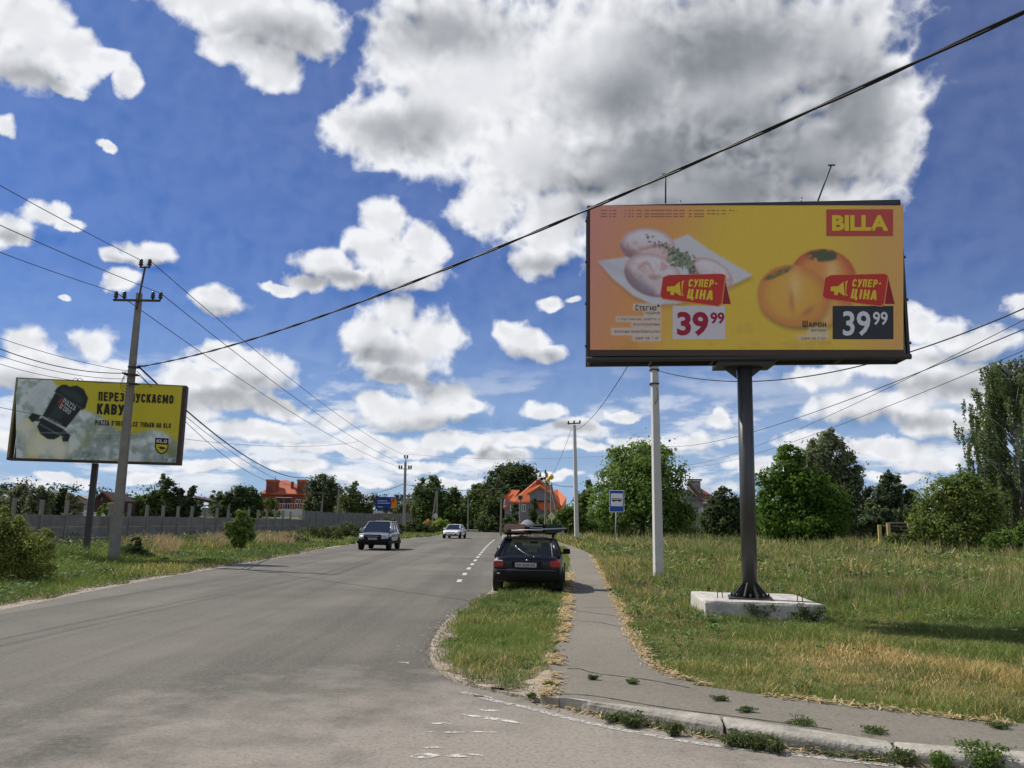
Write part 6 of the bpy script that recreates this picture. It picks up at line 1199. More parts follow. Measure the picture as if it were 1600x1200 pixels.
# seed stalks
x, y = scatter(xf, 9, 0, 60, 17, 26); xa, ya = scatter(xf, 3.5, 0, 60, 26, 60); xb, yb_ = scatter(xf, 1.0, 0, 75, 60, 112); x = np.concatenate([x, xa, xb]); y = np.concatenate([y, ya, yb_]); ok = blkmask(x, y) & (fbm(x, y, 4, 33) > .42); x, y = x[ok], y[ok]; n = len(x); wd = 0.010 + y * 0.00065
blades('seed_stalks', x, y, np.full(n, FIELD_Z), tall(x, y) * rng.uniform(1.0, 1.7, n) + .1, wd, GSEED * rng.uniform(.7, 1.4, (n, 1)), .25, False, 'brown seed stalks standing above the meadow grass')
# island verge
iv = np.array([p[:2] for p in island_green])
for (y0, y1, dens, w, seg) in [(8.5, 14, 2600, .006, True), (14, 23, 1100, .009, True), (23, 60, 160, .024, False)]:
    x, y = scatter(iv, dens, -4, 4, y0, y1); ed = np.min(np.stack([np.hypot(x - q[0], y - q[1]) for q in iv[::2]]), 0); ok = (ed > .20 + .5 * (fbm(x, y, .35, 91) - .45)) | (rng.uniform(size=len(x)) < .25); x, y = x[ok], y[ok]; n = len(x); d = np.clip((fbm(x, y, 1.4, 45) - .52) * 1.0 + .03, .01, .2); h = (0.045 + .09 * sst(fbm(x, y, .6, 46), .35, .7)) * rng.uniform(.5, 1.4, n)
    blades('verge_grass', x, y, np.full(n, .045), h, w * rng.uniform(.6, 1.4, n), gcol(x, y, d, n) * 1.08, 1.0, seg, 'thick green grass on the narrow verge between road and path, ' + ('near end' if y0 < 10 else 'around the parked car' if y0 < 20 else 'far end'))
# left bank
lv = np.array([p[:2] for p in left_verge_poly])
for (y0, y1, dens, w, seg, hh_) in [(12, 22, 420, .011, True, .11), (22, 36, 230, .017, True, .14), (36, 60, 80, .035, False, .18), (60, 118, 28, .07, False, .26)]:
    x, y = scatter(lv, dens, -40, -5, y0, y1); n = len(x); edge_d = np.abs(x + 10.5); tallf = sst(-x, 13, 17) * .45 * fbm(x, y, 3, 54); d = np.clip((fbm(x, y, 4, 55) - .52) * 1.6 + .05 + .3 * sst(-x, 13.5, 17) * (fbm(x, y, 6, 56) > .5), .03, .7)
    h = (hh_ * (.6 + .8 * fbm(x, y, 2, 57)) + tallf) * rng.uniform(.5, 1.3, n); blades('bank_grass', x, y, np.full(n, -.005), h, w * rng.uniform(.6, 1.4, n), gcol(x, y, d, n) * np.array([1.0, 1.05, .9]), .9, seg, 'green roadside grass on the left bank, ' + {12: 'nearest strip', 22: 'by the leaning pole', 36: 'beside the silver car', 60: 'far strip'}[y0])
def leafy(name, cx, cy, r_, hh, n_each, ls, col, zz, label):
    m_ = len(cx); k = np.repeat(np.arange(m_), n_each); n = len(k); off = rng.normal(size=(n, 3)); f = rng.uniform(0, 1, n) ** .7
    pos = np.stack([cx[k] + off[:, 0] * r_[k] * .5 * (.5 + f), cy[k] + off[:, 1] * r_[k] * .5 * (.5 + f), zz + f * hh[k]], 1); nv = rng.normal(size=(n, 3)); nv[:, 2] = np.abs(nv[:, 2]) + .4; nv /= np.linalg.norm(nv, axis=1)[:, None]
    c = np.array(col)[None] * rng.uniform(.6, 1.5, m_)[k][:, None] * rng.uniform(.7, 1.3, n)[:, None]; tag(leaves_mesh(name, pos, nv, ls[k] * 1.0, c, 'grass', None, 1.7), label, 'weeds', kind='stuff')
x, y = scatter(xf, 1.6, -1, 40, 7.2, 26); ok = blkmask(x, y) & (fbm(x, y, 2.2, 133) > .46); x, y = x[ok], y[ok]; leafy('meadow_weeds', x, y, rng.uniform(.05, .22, len(x)), rng.uniform(.04, .16, len(x)) + .006 * y, 70, .012 + .0011 * y, (.13, .19, .055), FIELD_Z, 'broad-leaved weeds mixed into the near meadow grass')
x, y = scatter(xf, .35, 0, 70, 26, 90); ok = (fbm(x, y, 4, 134) > .46) & inside(x - 1.0, y, xf); x, y = x[ok], y[ok]; leafy('meadow_weeds', x, y, rng.uniform(.3, .8, len(x)), rng.uniform(.2, .6, len(x)), 60, .05 + .0013 * y, (.15, .20, .06), FIELD_Z, 'clumps of leafy weeds in the far meadow')
x, y = scatter(iv, 5, -3, 3, 8.5, 22); leafy('verge_weeds', x, y, rng.uniform(.04, .14, len(x)), rng.uniform(.03, .09, len(x)), 50, .010 + .0009 * y, (.13, .20, .05), .04, 'low leafy weeds mixed into the verge grass')
x, y = scatter(lv, .8, -40, -9, 12, 110); ok = fbm(x, y, 4, 135) > .45; x, y = x[ok], y[ok]; fr_ = sst(-x - .02 * y, 13, 17); leafy('bank_weeds', x, y, rng.uniform(.15, .6, len(x)) * (1 + fr_), rng.uniform(.08, .25, len(x)) + fr_ * rng.uniform(.1, .75, len(x)), 90, .025 + .0011 * y, (.13, .18, .06), 0.0, 'leafy weeds and scrub on the left bank up to the fence')
# dry tall straw clumps under the fence
def straw_patch(px0, px1, Y0, Y1, n, h, w, label):
    px = rng.uniform(px0, px1, n); Yv = rng.uniform(Y0, Y1, n); xx = (px - 800) / 1280 * Yv * 1.014; blades('straw_grass', xx, Yv, np.zeros(n), h * rng.uniform(.3, 1.3, n) * (.5 + fbm(xx, Yv, 1.5, 71)), np.full(n, w), np.array([0.50, 0.37, 0.20]) * rng.uniform(.5, 1.3, (n, 1)), .7, False, label)
straw_patch(214, 300, 37, 48, 3000, .60, .034, 'tall dry straw grass under the grey fence right of the leaning pole')
straw_patch(405, 475, 52, 68, 1800, .6, .05, 'tall dry straw grass under the grey fence beyond the sapling')
straw_patch(330, 372, 44, 56, 700, .7, .04, 'thin dry straw between the fence and the sapling')
# straw litter along both path edges and cracks
def litter(curve, w, n_per, label, z, side=0.0):
    xs_, ys_ = [], []
    for a, b in zip(curve[:-1], curve[1:]):
        L = float(np.linalg.norm((b - a)[:2])); n = int(L * n_per); t = rng.uniform(0, 1, n); p = a[None, :2] * (1 - t[:, None]) + b[None, :2] * t[:, None]; d = (b - a)[:2] / (L + 1e-9); nn_ = np.array([-d[1], d[0]]); off = rng.normal(side, w, n); p = p + nn_[None] * off[:, None]; ok = fbm(p[:, 0], p[:, 1], .5, 66) > .38; xs_.append(p[ok, 0]); ys_.append(p[ok, 1])
    x = np.concatenate(xs_); y = np.concatenate(ys_); n = len(x); h = rng.uniform(.01, .03, n)
    a = rng.uniform(0, 6.28, n); L_ = rng.uniform(.03, .09, n) * (1 + y * .03); w_ = .003 + y * .0004; t = np.stack([np.cos(a), np.sin(a), rng.normal(0, .2, n)], 1) * L_[:, None] / 2; s_ = np.stack([-np.sin(a), np.cos(a), np.zeros(n)], 1) * (w_ * rng.uniform(.7, 1.4, n))[:, None]
    c = np.stack([x, y, z + h], 1); V_ = np.stack([c - t - s_, c - t + s_, c + t + s_, c + t - s_], 1).reshape(-1, 3); C = np.repeat(np.array([.62, .48, .26]) * rng.uniform(.65, 1.2, (n, 1)), 4, 0); tag(np_mesh('straw_litter', V_, np.arange(4 * n).reshape(n, 4), C, 'grass'), label, 'dry grass', kind='stuff')
litter([p for p in path_right if 4 < p[1] < 45], .06, 170, 'dry straw lying along the right edge of the path', PZ)
litter([p for p in path_left if 4 < p[1] < 30], .06, 300, 'dry straw lying along the left edge of the path', PZ)
litter([p for p in kerb_bot if p[0] < 5], .07, 110, 'dry straw lying in the gutter under the kerb', 0.0)
def pebbles(curve, side, w, n_per, label):
    xs_, ys_ = [], []
    for a, b in zip(curve[:-1], curve[1:]):
        L = float(np.linalg.norm((b - a)[:2])); n = int(L * n_per); t = rng.uniform(0, 1, n); p = a[None, :2] * (1 - t[:, None]) + b[None, :2] * t[:, None]; d = (b - a)[:2] / (L + 1e-9); nn_ = np.array([-d[1], d[0]]); p = p + nn_[None] * (side + rng.normal(0, w, n))[:, None]; xs_.append(p[:, 0]); ys_.append(p[:, 1])
    x = np.concatenate(xs_); y = np.concatenate(ys_); n = len(x); nv = rng.normal(size=(n, 3)); nv[:, 2] = np.abs(nv[:, 2]) + .6; nv /= np.linalg.norm(nv, axis=1)[:, None]; cc = np.array([.42, .36, .28]) * rng.uniform(.35, 1.25, (n, 1))
    tag(leaves_mesh('gravel', np.stack([x, y, np.full(n, .045) + rng.uniform(-.005, .01, n)], 1), nv, .008 + y * .0009, cc, 'sand_bits', None, 1.2), label, 'gravel', kind='stuff')
mat('sand_bits', (0, 0, 0), 0.95, spec=.1, attr=True)
pebbles([p for p in island_left if p[1] < 20], .17, .12, 420, 'loose gravel on the sandy corner of the verge')
pebbles([p for p in left_edge[::-1] if 12 < p[1] < 50], .25, .16, 160, 'loose gravel along the left road edge')
# weeds in the gutter and cracks
WG = 'weed tufts growing along the kerb'
def weed(px, py, r_, h, label, z=0.0, col=(0.05, 0.078, 0.024), n=240, name='weed_tuft', group=WG, ls=.014):
    c = G(px, py, z); t = rng.normal(size=(n, 3)) * np.array([r_ * .5, r_ * .4, h * .3]); st_ = rng.integers(0, 9, n); sp_ = rng.normal(size=(9, 2)) * np.array([r_ * .45, r_ * .3]); hh0 = rng.uniform(.5, 1.3, 9) * h; f_ = rng.uniform(0, 1, n) ** .8; t[:, 0] = sp_[st_, 0] * (.3 + .9 * f_) + rng.normal(0, .022, n) * (r_ / .1); t[:, 1] = sp_[st_, 1] * (.3 + .9 * f_) + rng.normal(0, .022, n) * (r_ / .1); t[:, 2] = f_ * hh0[st_] + .008; x, y = t[:, 0], t[:, 1]; nv = rng.normal(size=(n, 3)); nv[:, 2] += .5; nv /= np.linalg.norm(nv, axis=1)[:, None]
    o = leaves_mesh(name, t, nv, np.full(n, ls), leaf_cols(rng.integers(0, 12, n), n, col, .35, .25), 'leaf', None, 2.4); o.location = tuple(c); return tag(o, label, 'weed', group)
for (px, py, r_, h, lb_, z) in [(960, 1128, .12, .10, 'small ragged weed at the broken left kerb end', 0.0), (988, 1136, .13, .13, 'dark weed left of the middle kerb joint', 0.0), (1055, 1150, .10, .12, 'low weed at the foot of the first kerb stone', 0.0), (1150, 1166, .14, .16, 'leafy weed in front of the joint of the kerb stones', 0.0), (1182, 1172, .12, .14, 'dark weed just right of the kerb joint', 0.0), (1215, 1176, .12, .12, 'brownish weed at the start of the second kerb stone', 0.0), (1415, 1196, .14, .14, 'spiky grass-like weed in the right gutter', 0.0), (1468, 1202, .12, .12, 'weed between the spiky weed and the big bright weed', 0.0), (1545, 1206, .19, .20, 'big bright green weed near the lower right corner', 0.0), (860, 1078, .10, .10, 'green weed patch at the broken corner of the path', .05), (832, 1092, .07, .05, 'low weed in the sandy corner left of the kerb', .03)]:
    weed(px, py, r_ * .85, h * .72, lb_, z, col=(0.11, 0.18, 0.045) if 'bright' in lb_ or 'green' in lb_ else (0.12, 0.15, 0.06), n=int(620 * (r_ / .12) ** 2), ls=.014)
for (px, py, r_, lb_) in [(925, 1062, .07, 'grass tuft in the path crack nearest the verge'), (985, 1068, .08, 'grass tuft in the middle of the cracked path'), (1128, 1095, .08, 'grass tuft in the path above the first kerb stone'), (1165, 1112, .08, 'grass tuft behind the joint of the kerb stones'), (1365, 1145, .14, 'grass strip growing behind the second kerb stone'), (1255, 1132, .16, 'grass strip between the path and the second kerb stone'), (1560, 1137, .10, 'grass tuft on the path near the right frame edge')]:
    weed(px, py, r_, .03, lb_, PZ, (.10, .15, .05), 500, 'grass_tuft', 'grass tufts growing through the path', .010)
n = 150; t_ = rng.uniform(0, 1, n); gx_ = .5 + 3.6 * t_; gy_ = np.array([pick(kerb_bot, a)[1] for a in gx_]) - np.abs(rng.normal(0, .035, n)) - .01; ok = fbm(gx_, gy_, .5, 301) > .46; leafy('gutter_weeds', gx_[ok], gy_[ok], rng.uniform(.02, .07, ok.sum()), rng.uniform(.02, .08, ok.sum()), 40, np.full(ok.sum(), .011), (.10, .13, .05), 0.0, 'small weeds and roots creeping along the foot of the kerb')
for (px, py, r_, h, lb_) in [(1190, 968, .36, .26, 'ragged weed against the front of the concrete block, left half'), (1258, 972, .22, .24, 'thin weed against the right front of the concrete block')]:
    weed(px, py, r_, h, lb_, FIELD_Z, (.08, .115, .055), 1800, 'weed_tuft', 'weeds against the concrete block', .022)
# flowers: far too many and small to count
n = 60; x = np.concatenate([rng.uniform(12, 26, 40), rng.normal(8.0, .35, 12), rng.normal(6.6, .3, 8)]); y = np.concatenate([rng.uniform(28, 55, 40), rng.normal(12.7, .25, 12), rng.normal(14, .25, 8)])
for nm, sl_, mt, r_, z_, lb_ in (('white_flowers', slice(0, 40), 'flower_white', .035, .45, 'white umbel flowers scattered in the meadow'), ('yellow_flowers', slice(40, 60), 'flower_yellow', .022, .22, 'small yellow flowers in the grass right of the block')):
    pos = np.stack([x[sl_], y[sl_], np.full(len(x[sl_]), z_) + rng.normal(0, .05, len(x[sl_]))], 1); nv = np.tile([0, -.4, .9], (len(pos), 1)) + rng.normal(0, .2, (len(pos), 3)); nv /= np.linalg.norm(nv, axis=1)[:, None]
    pos = np.repeat(pos, 6, 0) + rng.normal(0, r_, (len(pos) * 6, 3)) * [1, 1, .3]; nv = np.repeat(nv, 6, 0); tag(leaves_mesh(nm, pos, nv, np.full(len(pos), r_ * 1.3), np.ones((len(pos), 3)) * .7, mt, None, 1.0), lb_, 'flowers', kind='stuff')
# white stones / low white wall seen through the bushes at the far right of the bend
for k, (x0, y0, w_, h_) in enumerate([(906, 829, 7, 6), (915, 832, 6, 5), (924, 828, 8, 6), (934, 833, 6, 5), (945, 830, 8, 6), (873, 832, 3, 4), (889, 833, 4, 4)]):
    b = P(x0, 842, 90); b[2] = FIELD_Z; s = 90 / 1280; mb = MB(); mb.lathe((0, 0, 0), [(w_ * s * .5, 0), (w_ * s * .55, h_ * s * .6), (w_ * s * .4, h_ * s * 1.2), (0.02, h_ * s * 1.7)], 9); o = mb.build('white_stone', 'white_stone'); o.location = tuple(b)
    o.scale = (1, .7, 1); o['label'] = ['leftmost of the larger white boulders under the round tree', 'small white boulder second in the row under the round tree', 'pale boulder in the middle of the row under the round tree', 'low white boulder fourth in the row under the round tree', 'rightmost white boulder under the round tree', 'tiny white stone beside the leaning strut', 'tiny white stone between the strut and the slim pale pole'][k]; o['category'] = 'boulder'; o['group'] = 'white boulders beside the far path'

# ------------------------------------------------------------------ cars
def grid_body(stations, ringf, name, m, parent, sub=2):
    mb = MB(); rings = [ringf(*s) for s in stations]; k = len(rings[0]); vs = [p for r_ in rings for p in r_]
    fs = [(i * k + j, i * k + (j + 1) % k, (i + 1) * k + (j + 1) % k, (i + 1) * k + j) for i in range(len(rings) - 1) for j in range(k)] + [list(range(k)), list(range((len(rings) - 1) * k, len(rings) * k))[::-1]]
    mb.add(vs, fs, True); return mb.build(name, m, parent, sub=sub)
def ringf(y, w, zb_, zt_):
    h = [(w * .80, zb_), (w * .97, zb_ + .06), (w, zb_ + .26), (w * 1.0, zt_ - .22), (w * .965, zt_ - .07), (w * .90, zt_ - .005), (w * .5, zt_ + .015), (0, zt_ + .02)]
    r_ = [(x, y, z) for x, z in h]; l = [(-x, y, z) for x, z in h[:-1]][::-1]; return r_ + l
def wheel(par, x, y, r_, w, rimm='rim'):
    s = 1 if x > 0 else -1; q = bpy.data.objects.new('wheel', None); COL.objects.link(q); q.parent = par; q.location = (x, y, r_)
    mb = MB(); mb.lathe((0, 0, 0), [(r_ * .62, -w / 2), (r_ * .93, -w / 2), (r_, -w * .38), (r_, w * .38), (r_ * .93, w / 2), (r_ * .62, w / 2), (r_ * .6, 0), (r_ * .62, -w / 2)], 28, 'x'); mb.build('tyre', 'tyre', q)
    mb = MB(); mb.lathe((0, 0, 0), [(0.0, s * w * .40), (r_ * .15, s * w * .42), (r_ * .2, s * w * .34), (r_ * .52, s * w * .36), (r_ * .63, s * w * .46), (r_ * .63, -s * w * .4)], 20, 'x'); mb.build('rim', rimm, q)
def cabin(par, yb0, yt0, yt1, yb1, wb, wt, zb_, zt_, paint, glass, pillar=.035, bp=(), zoff=.02):
    """yb0/yt0: rear screen bottom/top, yt1/yb1: windscreen top/bottom."""
    c = {}; 
    for s in (-1, 1): c[s] = dict(rb=(s * wb, yb0, zb_), rt=(s * wt, yt0, zt_), ft=(s * wt, yt1, zt_), fb=(s * wb, yb1, zb_))
    for s in (-1, 1):
        q = c[s]; mb = MB()
        for a, b in (('rb', 'rt'), ('fb', 'ft')): mb.tube([q[a], q[b]], pillar * (1.5 if a == 'rb' else 1), 6)
        for t in bp:
            yb_ = yb0 + (yb1 - yb0) * t; yt_ = yt0 + (yt1 - yt0) * t; mb.tube([(s * wb * 1.002, yb_, zb_), (s * wt * 1.002, yt_, zt_)], pillar, 4, smooth=False)
        mb.tube([q['rt'], (s * wt, (yt0 + yt1) / 2, zt_ + .012), q['ft']], pillar, 6); mb.build('pillar', paint, par)
    def pane(nm, pts, out=0.0): mb = MB(); mb.add(pts, [(0, 1, 2, 3)]); return mb.build(nm, glass, par, fixn=False)
    pane('rear_window', [c[-1]['rb'], c[1]['rb'], c[1]['rt'], c[-1]['rt']]); pane('windshield', [c[1]['fb'], c[-1]['fb'], c[-1]['ft'], c[1]['ft']])
    for s in (-1, 1): pane('side_window', [c[s]['rb'], c[s]['fb'], c[s]['ft'], c[s]['rt']])
    nx_, ny_ = 9, 9; vs = []
    for j in range(ny_):
        for i in range(nx_): u = i / (nx_ - 1) * 2 - 1; v = j / (ny_ - 1) * 2 - 1; vs.append((u * wt * 1.02, (yt0 + yt1) / 2 + v * (yt1 - yt0) / 2 * 1.02, zt_ + zoff + .045 * (1 - u ** 4) * (1 - .6 * v * v)))
    k = len(vs); vs += [(x, y, zt_ - .005) for x, y, z in vs]; fs = [(j * nx_ + i, j * nx_ + i + 1, (j + 1) * nx_ + i + 1, (j + 1) * nx_ + i) for j in range(ny_ - 1) for i in range(nx_ - 1)]; fs += [tuple(a + k for a in f[::-1]) for f in fs]
    brd = [i for i in range(nx_)] + [j * nx_ + nx_ - 1 for j in range(1, ny_)] + [(ny_ - 1) * nx_ + i for i in range(nx_ - 2, -1, -1)] + [j * nx_ for j in range(ny_ - 2, 0, -1)]
    fs += [(brd[i], brd[(i + 1) % len(brd)], brd[(i + 1) % len(brd)] + k, brd[i] + k) for i in range(len(brd))]; mb = MB(); mb.add(vs, fs, True); mb.build('roof', paint, par)
def mirror(par, x, y, z, m, s=1.0):
    mb = MB(); sg = 1 if x > 0 else -1; mb.hexa([(x + sg * a * s, y + b, z + c * s) for a, b, c in ((.01, -.05, -.07), (.19, -.03, -.06), (.19, .05, -.05), (.01, .05, -.06), (.01, -.05, .07), (.18, -.03, .075), (.18, .05, .06), (.01, .05, .06))]); mb.tube([(x - sg * .03, y, z - .05), (x + sg * .08 * s, y, z - .02)], .02, 6); mb.build('mirror', m, par, bevel=.02)
def arch(par, x, y, r_):
    mb = MB(); sg = 1 if x > 0 else -1; mb.lathe((x, y, r_ / 1.14), [(0, 0.004 * sg), (r_, .004 * sg), (r_ * 1.0, -.06 * sg)], 22, 'x'); mb.build('wheel_arch', 'plastic_black', par)
def tplate(par, txt, cx, y, cz, w, h, face):       # face: -1 rear (towards -y), +1 front
    mb = MB(); mb.box((cx, y, cz), (w, .012, h)); pl_ = mb.build('license_plate', 'plate_white', par, bevel=.003); V_, F_ = text_mesh(txt, .015)
    me = bpy.data.meshes.new('plate_text'); me.from_pydata([(cx + (-face) * (u - .5) * w * .88 , y + face * .0085, cz + (v - .5) * h * .62) for u, v in V_], [], F_); me.update(); link('plate_text', me, 'sign_black', pl_)

# --- black hatchback seen from behind
rc = G(826, 921, 0.05); yaw = R(-5.0)
hb = thing('parked_car', 'old black hatchback with a loaded roof rack parked half on the verge beside the path', 'car', (float(P(833, 900, 22.7)[0]) - .06, 22.15, 0.03), yaw); hb.scale = (1, 1, .945)
st = [(-1.98, .70, .40, .80), (-1.95, .79, .32, .90), (-1.85, .83, .26, .93), (-1.4, .84, .24, .94), (-.6, .845, .22, .93), (.4, .845, .22, .92), (1.1, .84, .22, .88), (1.6, .80, .25, .80), (1.92, .72, .30, .70), (1.98, .60, .38, .62)]
grid_body(st, ringf, 'body', 'car_black', hb)
cabin(hb, -1.80, -1.28, .35, 1.15, .755, .585, .90, 1.355, 'car_black', 'glass_see', .04, (.40, .72))
mb = MB(); mb.hexa([(-.76, -1.90, .86), (.76, -1.90, .86), (.76, -1.76, .90), (-.76, -1.76, .90), (-.74, -1.84, .92), (.74, -1.84, .92), (.74, -1.70, .95), (-.74, -1.70, .95)]); mb.build('tailgate_ledge', 'car_black', hb, bevel=.01)
for s in (-1, 1): mb = MB(); mb.hexa([(s * .77, -1.82, .90), (s * .60, -1.84, .90), (s * .60, -1.6, .90), (s * .78, -1.2, .90), (s * .60, -1.30, 1.35), (s * .53, -1.30, 1.35), (s * .53, -1.2, 1.35), (s * .60, -.95, 1.35)]); mb.build('rear_quarter', 'car_black', hb, bevel=.02)
mb = MB(); mb.b2(-.60, .60, -1.37, -1.25, 1.345, 1.385); mb.build('spoiler', 'car_black', hb, bevel=.012)
mb = MB(); vs = []
for (z, w, y) in [(.28, .76, -1.95), (.34, .82, -2.06), (.50, .835, -2.09), (.60, .83, -2.07), (.64, .80, -2.0)]: vs += [(x * w, y + (.10 if abs(x) > .9 else .0) + (.22 if abs(x) > .99 else 0), z) for x in (-1, -.93, -.5, 0, .5, .93, 1)]
mb.add(vs, [(i * 7 + j, i * 7 + j + 1, (i + 1) * 7 + j + 1, (i + 1) * 7 + j) for i in range(4) for j in range(6)], True); mb.build('bumper', 'plastic_black', hb)
mb = MB(); mb.b2(-.72, .72, -2.095, -2.085, .585, .60); mb.build('bumper_trim', 'bumper_strip', hb)
mb = MB(); mb.tube([(.42, -1.7, .26), (.42, -2.07, .25)], .028, 10); mb.build('exhaust_pipe', 'rust_steel', hb)
for s in (-1, 1): mb = MB(); mb.b2(s * .74 - .10, s * .74 + .10, -1.62, -1.60, .12, .34); mb.build('mud_flap', 'tyre', hb)
mb = MB(); mb.lathe((.0, -1.995, .835), [(0, -.02), (.022, -.015), (.024, .02)], 10, 'y'); mb.build('tailgate_lock', 'chrome', hb)
mb = MB(); mb.b2(-.70, -.64, -2.10, -2.085, .49, .52); mb.build('reflector', 'lamp_clear', hb)
for s in (-1, 1):
    mb = MB(); mb.b2(s * .56, s * .81, -2.00, -1.84, .66, .80); tl_ = mb.build('taillight', 'lamp_red', hb, bevel=.03)
    mb = MB(); mb.hexa([(s * .56, -1.985, .802), (s * .80, -1.965, .802), (s * .80, -1.80, .802), (s * .56, -1.84, .802), (s * .64, -1.93, .875), (s * .74, -1.92, .875), (s * .74, -1.80, .875), (s * .64, -1.84, .875)]); mb.build('lens', 'lamp_clear' if s < 0 else 'lamp_red', tl_, bevel=.015)
    mirror(hb, s * .80, .72, .98, 'plastic_black', 1.1)
    for y in (-1.22, 1.22): wheel(hb, s * .74, y, .29, .18, 'rim_dark'); arch(hb, s * .852, y, .345)
mb = MB(); mb.b2(-.36, .36, -1.998, -1.985, .66, .80); mb.build('plate_recess', 'plastic_black', hb); tplate(hb, 'АА 2239 КА', -.02, -2.008, .715, .52, .112, -1)
mb = MB(); mb.tube([(.05, -1.84, .95), (-.12, -1.76, 1.03), (-.30, -1.66, 1.16)], .012, 6); mb.tube([(-.30, -1.665, 1.19), (-.26, -1.69, 1.10)], .018, 6); mb.lathe((.17, -1.9, .92), [(0, -.03), (.02, -.02), (.02, .03)], 8, 'y'); mb.build('wiper', 'galv', hb)
mb = MB()
for x in (-.36, .36): mb.b2(x - .22, x + .22, -.1, .05, .55, 1.08); mb.b2(x - .11, x + .11, -.08, .03, 1.09, 1.22)
mb.b2(-.62, .62, -.95, -.82, .5, 1.0); mb.build('seat', 'seat_dark', hb, bevel=.03)
mb = MB(); mb.box((.02, .62, 1.22), (.2, .03, .06)); mb.build('inner_mirror', 'plastic_black', hb)
rk = MB()
for y in (-.75, .0): rk.b2(-.64, .64, y - .02, y + .02, 1.47, 1.50); [rk.b2(s * .58 - .025, s * .58 + .025, y - .03, y + .03, 1.37, 1.47) for s in (-1, 1)]
rk.build('roof_rack', 'plastic_black', hb, bevel=.004)
# load on the rack, each its own thing
def load(name, label, mbl, m, cat, bev=.004):
    o = mbl.build(name, m, None, bevel=bev); o.location = hb.location; o.rotation_euler = hb.rotation_euler; o.scale = hb.scale; tag(o, label, cat, 'load on the black car roof'); return o
mb = MB(); mb.b2(-.66, -.62, -.95, .30, 1.515, 1.70); mb.b2(-.62, -.14, -.97, -.95, 1.515, 1.74); mb.b2(-.62, -.14, .28, .30, 1.515, 1.70); mb.b2(-.62, -.14, -.94, .27, 1.515, 1.535); mb.b2(-.18, -.14, -.94, .27, 1.54, 1.74); load('wooden_box', 'pinkish-brown plywood box at the left of the car roof load', mb, 'wood_pink', 'box')
mb = MB(); mb.b2(-.66, -.02, -1.06, -.98, 1.505, 1.525); load('plank', 'short dark plank under the left end of the roof load', mb, 'wood_dark', 'plank')
mb = MB(); mb.b2(-.30, .42, -1.04, -.90, 1.455, 1.468); mb.b2(.05, .42, -1.03, -.98, 1.469, 1.49); load('plank', 'pale board lying lowest on the black car roof', mb, 'wood_plank', 'plank')
cr = MB(); 
for z in (1.53, 1.59, 1.65, 1.71): cr.b2(-.10, .34, -.84, -.82, z, z + .035)
cr.b2(-.12, -.09, -.86, -.30, 1.505, 1.74); cr.b2(.33, .36, -.86, -.30, 1.505, 1.74); cr.b2(-.09, .33, -.32, -.30, 1.505, 1.74); cr.b2(-.09, .33, -.8, -.33, 1.505, 1.515); load('slatted_crate', 'dark slatted crate with pale bars in the middle of the car roof load', cr, 'plastic_black', 'crate')
pb_ = MB(); [pb_.b2(.0, .32, -.875, -.865, z, z + .016) for z in (1.565, 1.64, 1.715)]; load('metal_bar', 'three pale metal bars tied across the slatted crate', pb_, 'galv', 'bars', 0)
gc = MB(); gc.b2(.38, .82, -.80, -.78, 1.505, 1.75); gc.b2(.38, .82, -.25, -.23, 1.505, 1.75); gc.b2(.38, .40, -.78, -.25, 1.505, 1.75); gc.b2(.80, .82, -.78, -.25, 1.505, 1.75); gc.b2(.40, .80, -.77, -.26, 1.505, 1.52)
for k in range(6): gc.b2(.40 + .07 * k, .41 + .07 * k, -.812, -.80, 1.51, 1.745)
load('plastic_crate', 'dark green plastic crate at the right of the car roof load', gc, 'crate_green', 'crate')
mb = MB(); mb.tube([(-.50, -1.08, 1.56), (.2, -1.08, 1.60), (.95, -1.06, 1.65)], .016, 8); load('pole_tool', 'long pale handle slanting across the back of the car roof load', mb, 'galv', 'tool handle', 0); mb = MB(); mb.b2(-.56, -.47, -1.10, -1.05, 1.535, 1.585); load('handle_grip', 'black grip at the left end of the long handle', mb, 'plastic_black', 'grip')
mb = MB(); mb.lathe((-.08, -.70, 1.66), [(.20, 0), (.22, .05), (.17, .10), (.10, .17), (.03, .20), (0, .205)], 9); load('cloth_bundle', 'crumpled grey-violet cloth on top of the car roof load', mb, 'cloth_grey', 'cloth')
mb = MB(); mb.tube([(.70, -.9, 1.50), (.86, -.95, 1.52), (.92, -.95, 1.46), (.98, -.9, 1.42)], .008, 5); mb.tube([(.70, -.9, 1.50), (.84, -.9, 1.55), (.90, -.95, 1.51), (.93, -.9, 1.41)], .007, 5); load('strap', 'loose strap ends hanging at the right of the roof load', mb, 'cloth_grey', 'strap', 0)

# --- silver suv coming
sv = thing('moving_car', 'silver SUV with black lower bumper driving towards the camera', 'car', (-7.78, 50.2, 0.004), R(180 - 3.0))
st = [(-2.12, .74, .48, .95), (-2.08, .84, .40, 1.06), (-1.9, .88, .36, 1.10), (-1.0, .90, .34, 1.09), (.3, .90, .34, 1.07), (.95, .90, .34, 1.03), (1.6, .875, .36, .96), (2.0, .80, .40, .86), (2.13, .68, .44, .76)]
grid_body(st, ringf, 'body', 'car_silver', sv); cabin(sv, -1.85, -1.5, .20, 1.12, .84, .66, 1.03, 1.62, 'car_silver', 'glass_dark', .04, (.35, .66))
mb = MB(); vs = []
for (z, w, y) in [(.30, .80, 2.02), (.36, .87, 2.14), (.58, .90, 2.17), (.66, .88, 2.14)]: vs += [(x * w, y - (.10 if abs(x) > .9 else 0) - (.3 if abs(x) > .99 else 0), z) for x in (-1, -.93, -.5, 0, .5, .93, 1)]
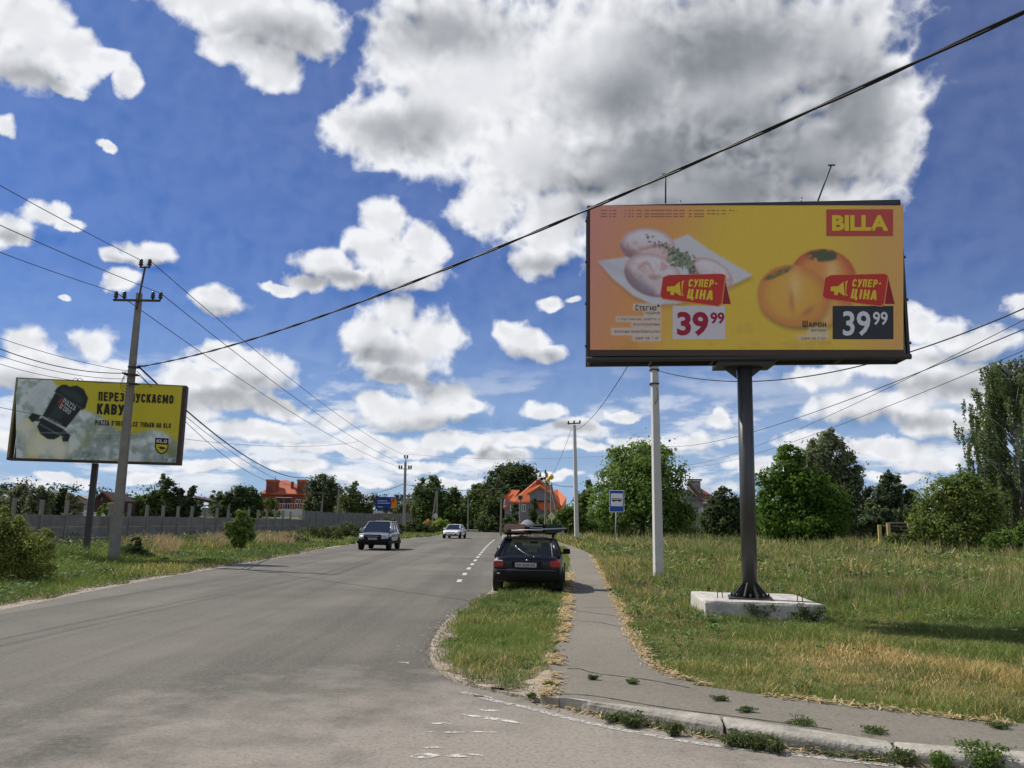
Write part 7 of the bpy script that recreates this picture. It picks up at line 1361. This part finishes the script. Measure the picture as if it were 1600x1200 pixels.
mb.add(vs, [(i * 7 + j, i * 7 + j + 1, (i + 1) * 7 + j + 1, (i + 1) * 7 + j) for i in range(3) for j in range(6)], True); mb.build('bumper', 'plastic_black', sv)
mb = MB(); mb.b2(-.50, .50, 2.08, 2.15, .66, .90); g_ = mb.build('grille', 'plastic_black', sv, bevel=.01); mb = MB(); mb.b2(-.40, .40, 2.146, 2.155, .80, .815); mb.build('grille_bar', 'chrome', g_)
tplate(sv, 'АА 5230 ВІ', -.02, 2.185, .66, .52, .115, 1)
for s in (-1, 1):
    mb = MB(); mb.hexa([(s * .46, 2.10, .68), (s * .86, 1.92, .70), (s * .84, 1.80, .70), (s * .46, 1.95, .68), (s * .50, 2.04, .90), (s * .84, 1.84, .94), (s * .82, 1.7, .94), (s * .5, 1.9, .9)]); mb.build('headlight', 'lamp_clear', sv, bevel=.02)
    mirror(sv, s * .84, .78, 1.12, 'car_silver', 1.25); 
    mb = MB(); mb.b2(s * .58 - .02, s * .58 + .02, -1.4, .15, 1.70, 1.73); mb.build('roof_rail', 'plastic_black', sv)
    for y in (-1.32, 1.32): wheel(sv, s * .80, y, .35, .22); arch(sv, s * .905, y, .41)
    mb = MB(); mb.b2(s * .895, s * .915, -2.0, 2.0, .36, .52); mb.build('side_cladding', 'plastic_black', sv)
# --- white sedan further off
ws = thing('moving_car', 'white sedan coming round the bend in the far lane', 'car', (-5.75, 87.5, 0.004), R(180 - 7))
st = [(-2.35, .72, .42, .88), (-2.28, .84, .32, .98), (-1.7, .90, .26, 1.0), (-.8, .91, .24, .96), (.4, .91, .24, .94), (1.1, .90, .24, .90), (1.8, .86, .26, .80), (2.25, .76, .30, .70), (2.36, .62, .36, .60)]
grid_body(st, ringf, 'body', 'car_white', ws); cabin(ws, -1.75, -.95, .25, 1.15, .80, .60, .90, 1.40, 'car_white', 'glass_dark', .04, (.5,))
mb = MB(); mb.prism([(-.55, .50), (.55, .50), (.78, .34), (-.78, .34)], 2.27, 2.34); mb.build('grille', 'plastic_black', ws); mb = MB(); mb.b2(-.45, .45, 2.30, 2.335, .62, .665); mb.build('grille_bar', 'plastic_black', ws)
tplate(ws, 'АІ 7841', 0, 2.352, .44, .52, .11, 1)
for s in (-1, 1):
    mb = MB(); mb.hexa([(s * .45, 2.27, .60), (s * .84, 2.02, .62), (s * .80, 1.9, .62), (s * .45, 2.15, .6), (s * .5, 2.2, .70), (s * .84, 1.95, .76), (s * .8, 1.85, .76), (s * .5, 2.1, .7)]); mb.build('headlight', 'lamp_clear', ws, bevel=.02); mirror(ws, s * .85, .78, .98, 'car_white', 1.2)
    for y in (-1.4, 1.42): wheel(ws, s * .81, y, .33, .21); arch(ws, s * .912, y, .38)
